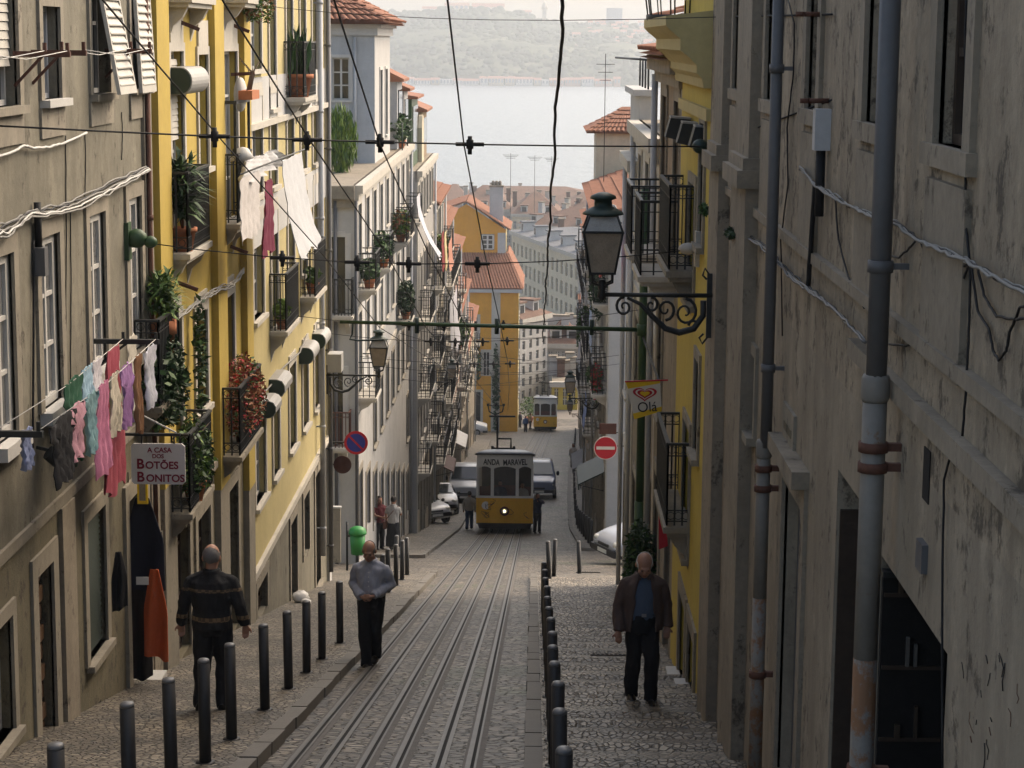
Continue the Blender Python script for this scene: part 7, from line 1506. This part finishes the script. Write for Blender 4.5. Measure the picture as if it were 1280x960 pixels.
    # ---- face and hair
    for s_ in (-1, 1):
        q = MB(); o = len(q.v); q.ell((0, 0, 0), (.013, .008, .007), 8, 6); q.v = [hp(s_ * .03, -.088, .004) + Rh @ v_ for v_ in q.v]; put(q.mesh('eye'), 'eye', 'eye_dark', body)
    q = MB(); q.ell((0, 0, 0), (.024, .006, .006), 8, 6); q.v = [hp(0, -.092, -.062) + Rh @ v_ for v_ in q.v]; put(q.mesh('mouth'), 'mouth', 'lip', body)
    q = MB(); nu, nv = 22, 10; rings = []
    for j in range(nv + 1):
        rw = []
        for i in range(nu + 1):
            if hair == 'ring': th = R(-35) + R(250) * i / nu; ph0 = 80 - 46 * max(0, sin(th)) + 3 * sin(th * 7); ph = R(ph0) + R(122 + 8 * max(0, sin(th)) + 4 * sin(th * 5) - ph0) * j / nv      # fringe round the back and sides of a bald crown
            else: th = R(-35) + R(250) * i / nu if j > nv * .45 else R(-90) + R(360) * i / nu; ph = R(3) + R(118 if hair != 'long' else 140) * j / nv
            rr = (.089, .112, .112); p_ = V((rr[0] * sin(ph) * cos(th), .011 + rr[1] * sin(ph) * sin(th), .033 + rr[2] * cos(ph))); p_ *= 1 + .03 * mnoise.noise(p_ * 60); rw.append(Hd + Rh @ p_)
        rings.append(rw)
    q.loft(rings, closed=False); ins = [[Hd + (p_ - Hd) * .93 for p_ in rw] for rw in rings]; q.loft(ins, closed=False)
    ed = [(rings[j][0], ins[j][0]) for j in range(nv + 1)] + [(rings[nv][i], ins[nv][i]) for i in range(1, nu + 1)] + [(rings[j][nu], ins[j][nu]) for j in range(nv - 1, -1, -1)] + [(rings[0][i], ins[0][i]) for i in range(nu - 1, -1, -1)]
    q.loft([[a for a, _ in ed], [c for _, c in ed]], closed=False); put(q.mesh('hair'), 'hair', hairm, body)
    # ---- trousers or skirt
    b = MB()
    if skirt:
        b.loft([ring_e(Pv + V((0, 0, .1)), .15, .115), ring_e(Pv + V((0, 0, -.08)), .19, .15), ring_e(Pv + V((0, 0, -.45)), .22, .17), ring_e(Pv + V((0, .02, -.78)), .25, .2)])
    else:
        b.loft([ring_e(Pv + V((0, 0, -.12)), .165 * bulk, .125 * bulk), ring_e(Pv + V((0, 0, 0)), .178 * bulk, .135 * bulk + belly * .3), ring_e(Pv + V((0, 0, .1)), .168 * bulk, .125 * bulk + belly * .5)])
        for k in 'RL':
            Hp, K_, A_ = V(J['hip' + k]), V(J['kn' + k]), V(J['an' + k]); b.tube([Hp + V((0, 0, .03)), Hp.lerp(K_, .45), K_, K_.lerp(A_, .5), A_ + V((0, .0, .0)), A_ + V((0, -.01, -.045))], [.105 * bulk, .098 * bulk, .082, .078, .076, .08], 14)
    put(remesh(b, vox, 'trousers', 3, .014, 11), 'skirt' if skirt else 'trousers', skirt or legm)
    # ---- upper garment
    g = .018; b = MB(); 
    if coat:   # open jacket over a shirt
        q = MB(); q.loft(tors(.006)[1:-1] + [ring_e(Nk + V((0, 0, -.01)), .075, .075)]); put(remesh(q, vox, 'shirt', 4, .004, 12), 'shirt', coat)
        q = MB(); q.box(Pv.x - .17, Pv.x + .17, Pv.y - .14, Pv.y + .13, Pv.z + .085, Pv.z + .12); q = MB(); q.loft([ring_e(Pv + V((0, 0, .085)), .176 * bulk, .137 * bulk), ring_e(Pv + V((0, 0, .12)), .174 * bulk, .134 * bulk)]); bl = put(q.mesh('belt'), 'belt', 'leather'); q = MB(); q.box(Pv.x - .025, Pv.x + .025, Pv.y - .15, Pv.y - .135, Pv.z + .085, Pv.z + .12); put(q.mesh('buckle'), 'buckle', 'rim', bl)
        prof = [(Pv + V((0, .0, -.1)), .225, .165, 38), (Pv + V((0, 0, .03)), .225, .165, 36), (Pv.lerp(Ch, .5), .22, .158, 30), (Ch, .225, .155, 26), (Ch + V((0, 0, .11)), .208, .138, 24), (Ch.lerp(Nk, .75), .155, .115, 26), (Nk + V((0, .0, .02)), .092, .09, 32)]
        rings = []
        for c, rx, ry, gap in prof:
            a0, a1 = R(-90 + gap), R(270 - gap); n_ = 22; out = [V((c[0] + rx * cos(a0 + (a1 - a0) * i / n_), c[1] + ry * sin(a0 + (a1 - a0) * i / n_), c[2])) for i in range(n_ + 1)]; inn = [V((c[0] + (rx - .035) * cos(a0 + (a1 - a0) * i / n_), c[1] + (ry - .035) * sin(a0 + (a1 - a0) * i / n_), c[2])) for i in range(n_, -1, -1)]; rings.append(out + inn)
        b.loft(rings); sr = [.072, .08, .074, .07, .066]
    else:
        rr = tors(g)[:-1]
        if top == 'tucked': rr = rr[1:]
        else: rr[0] = ring_e(Pv + V((0, 0, -.06)), .185 * bulk, .145 * bulk + belly * .5)
        b.loft(rr + [ring_e(Nk + V((0, 0, .012)), .076, .076)]); sr = [.062, .07, .064, .062, .056]
    for k in 'RL':
        S_, E_, W_ = V(J['sh' + k]), V(J['el' + k]), V(J['wr' + k]); end = W_ if top != 'short' else S_.lerp(E_, .75)
        if top == 'short': b.tube([S_, S_.lerp(E_, .4), end], [.075, .07, .068], 12)
        else: b.tube([S_ + V((0, 0, .005)), S_.lerp(E_, .5), E_, E_.lerp(W_, .5), W_], sr, 12)
        b.tube([V((S_.x * .35, Nk.y + .005, Nk.z - .045)), S_.lerp(V((S_.x * .35, Nk.y, Nk.z - .05)), .4), S_], [.06, .062, .06] if not coat else [.066, .07, .07], 10)
        b.ell(S_ + V((0, 0, -.015)), (.064 if not coat else .074,) * 3, 10, 8)
    put(remesh(b, vox, 'jacket' if coat else 'top', 4, .02 if coat else .02, 10), 'jacket' if coat else 'top', topm)
    # collar, and a button placket on the plain shirt
    q = MB(); a0, a1 = R(-90 + 22), R(270 - 22); rs = []
    for zz_, rr_ in ((-.02, .088 if coat else .08), (.035, .078 if coat else .07), (.02, .098 if coat else .088), (-.022, .102 if coat else .092)): rs.append([Nk + V((rr_ * cos(a0 + (a1 - a0) * i / 18), rr_ * sin(a0 + (a1 - a0) * i / 18), zz_ - .02 * max(0, -sin(a0 + (a1 - a0) * i / 18)))) for i in range(19)])
    q.loft(rs, closed=False); put(q.mesh('collar'), 'collar', topm)
    if top == 'tucked':
        for i in range(5): q = MB(); zc = Ch.lerp(Pv, i / 5.).z + .08; q.ell((Ch.x, Ch.y - (.149 + belly * (.3 + .14 * i)) , zc), (.008, .006, .008), 6, 4); put(q.mesh('button'), 'button', 'sign_white')
    for k in 'RL':
        A_ = V(J['an' + k]); q = MB(); tz = J.get('toe' + k, 0.); Rt = Matrix.Rotation(tz, 3, 'Z'); rings = []
        for y, hw, h in ((.09, .03, .07), (.06, .046, .095), (-.02, .048, .1), (-.1, .054, .075), (-.18, .048, .055), (-.215, .025, .03)): rings.append([A_ + Rt @ V((hw * cos(a_), y, max(0, h * sin(a_)) if sin(a_) > 0 else 0)) - V((0, 0, .07)) for a_ in [2 * pi * i / 14 for i in range(14)]])
        q.loft(rings); put(q.mesh('shoe'), 'shoe', shoe)
    return t
def stand(**kw):
    J = dict(head=(0, -.02, 1.585), neck=(0, 0, 1.45), chest=(0, 0, 1.24), pelvis=(0, 0, .93), shR=(-.18, 0, 1.355), shL=(.18, 0, 1.355), elR=(-.235, .03, 1.1), elL=(.235, .03, 1.1), wrR=(-.25, -.02, .86), wrL=(.25, -.02, .86), handR=(.05, -.2, -1), handL=(-.05, -.2, -1), hipR=(-.085, 0, .88), hipL=(.085, 0, .88), knR=(-.095, -.01, .48), knL=(.095, -.01, .48), anR=(-.1, .02, .08), anL=(.1, .02, .08)); J.update(kw); return J
# man in the brown jacket on the stepped pavement, head bowed, mid stride
p = goff(801, 880, .11); zz = gz(p.y) + .11
person('bald man in open brown jacket and denim shirt walking up the stepped pavement', (p.x, p.y, zz), .06, stand(head=(0, -.09, 1.575), neck=(0, -.01, 1.45), wrR=(-.27, -.1, .85), elR=(-.26, .0, 1.1), elL=(.26, .05, 1.1), wrL=(.27, .03, .86), knR=(-.09, .0, .49), anR=(-.1, .12, .1), knL=(.1, -.08, .49), anL=(.1, -.04, .075)), topm='jacket_brown', coat='shirt_denim', hair='ring', hairm='hair_white', skinm='skin_red', head_tilt=.5, vox=.0115, H=1.0, belly=.02)
# man seen from behind in the banded jumper
p = goff(267, 886, .11); zz = gz(p.y) + .11
person('man seen from behind in dark jumper with woven bands walking down', (p.x, p.y, zz), pi - .05, stand(elR=(-.29, .02, 1.12), elL=(.29, .02, 1.12), wrR=(-.33, -.05, .88), wrL=(.33, -.05, .88), handR=(0, -.15, -1), handL=(0, -.15, -1), knR=(-.1, -.05, .48), anR=(-.1, -.0, .075), knL=(.1, .03, .48), anL=(.1, .14, .12), shR=(-.2, 0, 1.355), shL=(.2, 0, 1.355)), topm='jumper_banded', hair='ring', hairm='hair_grey', vox=.0115, H=1.02, bulk=1.14, belly=.03)
# man in the pale shirt crossing the rails, fiddling with his hands
p = ground(464, 832); zz = gz(p.y)
person('bald man in pale shirt and black trousers stepping over the rail', (p.x, p.y, zz), -.12, stand(head=(-.01, -.07, 1.585), elR=(-.27, .06, 1.12), elL=(.28, .06, 1.12), wrR=(-.09, -.2, 1.0), wrL=(.07, -.2, 1.01), handR=(.8, -.5, .05), handL=(-.8, -.5, .0), knR=(-.07, -.1, .5), anR=(-.03, -.14, .08), knL=(.06, .0, .48), anL=(.03, .16, .11), curl=1.4), topm='shirt_pale', top='tucked', hair='ring', hairm='hair_grey', skinm='skin_red', head_tilt=.3, vox=.0115, H=1.0, belly=.03)
# two women and a companion at the far side of the crossing
p = V((-4.4, 63., 0)); zz = gz(p.y) + .11
w1 = person('woman from behind in pale blouse and long dark skirt with shoulder bag', (p.x + .05, p.y, zz), pi - .3, stand(elR=(-.22, -.1, 1.14), wrR=(-.15, -.25, 1.1), handR=(.3, -1, 0), shR=(-.16, 0, 1.35), shL=(.16, 0, 1.35)), top='short', topm='blouse', skirt='trouser_black', hair='short', hairm='hair_dark', vox=.018)
q = MB(); q.tube([(-.17, .0, 1.43), (-.02, .15, 1.25), (.2, .08, 1.0), (.24, .03, .9)], .014, 6); q.box(.2, .3, -.1, .12, .68, .92); o = q.build('shoulder_bag', 'bag'); XFm = Matrix.Translation(w1.location) @ Matrix.Rotation(w1.rotation_euler[2], 4, 'Z'); o.matrix_world = XFm; tag(o, 'brown shoulder bag worn across the pale blouse', 'bag')
person('person in dark red top standing in front of the woman with bag', (p.x - .42, p.y + .45, gz(p.y + .45) + .11), .5, stand(elR=(-.2, -.1, 1.14), wrR=(-.05, -.28, 1.1), handR=(.5, -1, 0)), top='short', topm='maroon', legm='trouser_black', hair='short', hairm='hair_dark', vox=.018)
p = ground(586, 628); p = V((-3.1, 88.5, 0))
person('man in jeans and two tone jacket walking down beside the tram', (ony(587, 600, 89).x, 89, gz(89)), pi, stand(knR=(-.09, -.15, .5), anR=(-.09, -.12, .1), knL=(.09, .05, .48), anL=(.1, .28, .16), elR=(-.27, .08, 1.12), elL=(.27, .02, 1.12)), topm='jacket_light', legm='jeans', hair='short', hairm='hair_dark', vox=.02)
person('dark clothed person walking near the lower house fronts', (ony(579, 560, 150).x, 150, gz(150)), pi, stand(), topm='navy', legm='trouser_black', hair='short', hairm='hair_dark', vox=.03, hands=False)
person('dark figure clinging to the step of the upper tram', (TX + 1.36, TY_ + 1.1, gz(TY_ + 1.1) + .02), .3, stand(wrL=(-.05, -.2, 1.5), elL=(.25, -.1, 1.3)), topm='navy', legm='trouser_black', hair='short', hairm='hair_dark', vox=.02)
person('passenger in pale shirt standing behind the tram windscreen', (TX + .72, TY_ + .75, gz(TY_ + .75) + .56), .2, stand(), topm='blouse', legm='trouser_black', hair='short', hairm='hair_dark', vox=.022, H=.95)
person('tram driver in dark uniform behind the middle windscreen', (TX - .2, TY_ + .7, gz(TY_ + .7) + .56), 0, stand(), topm='navy', legm='trouser_black', hair='short', hairm='hair_dark', vox=.022)
for i, (u, y) in enumerate(((657, 205), (663, 214), (650, 218))):
    person(['person in blue top near the lower tram', 'person in grey clothes waiting beside the lower tram', 'person in dark clothes by the grey house'][i], (ony(u, 530, y).x, y, gz(y)), 1.2 * i, stand(), topm=('jeans', 'jacket_light', 'navy')[i], legm='trouser_black', hair='short', hairm='hair_dark', vox=.04, hands=False)
person('person in grey standing on the pavement past the no entry sign', (ony(717, 520, 140).x, 140, gz(140) + .11), 0, stand(), topm='blouse', legm='trouser_black', hair='short', hairm='hair_dark', vox=.035, hands=False)
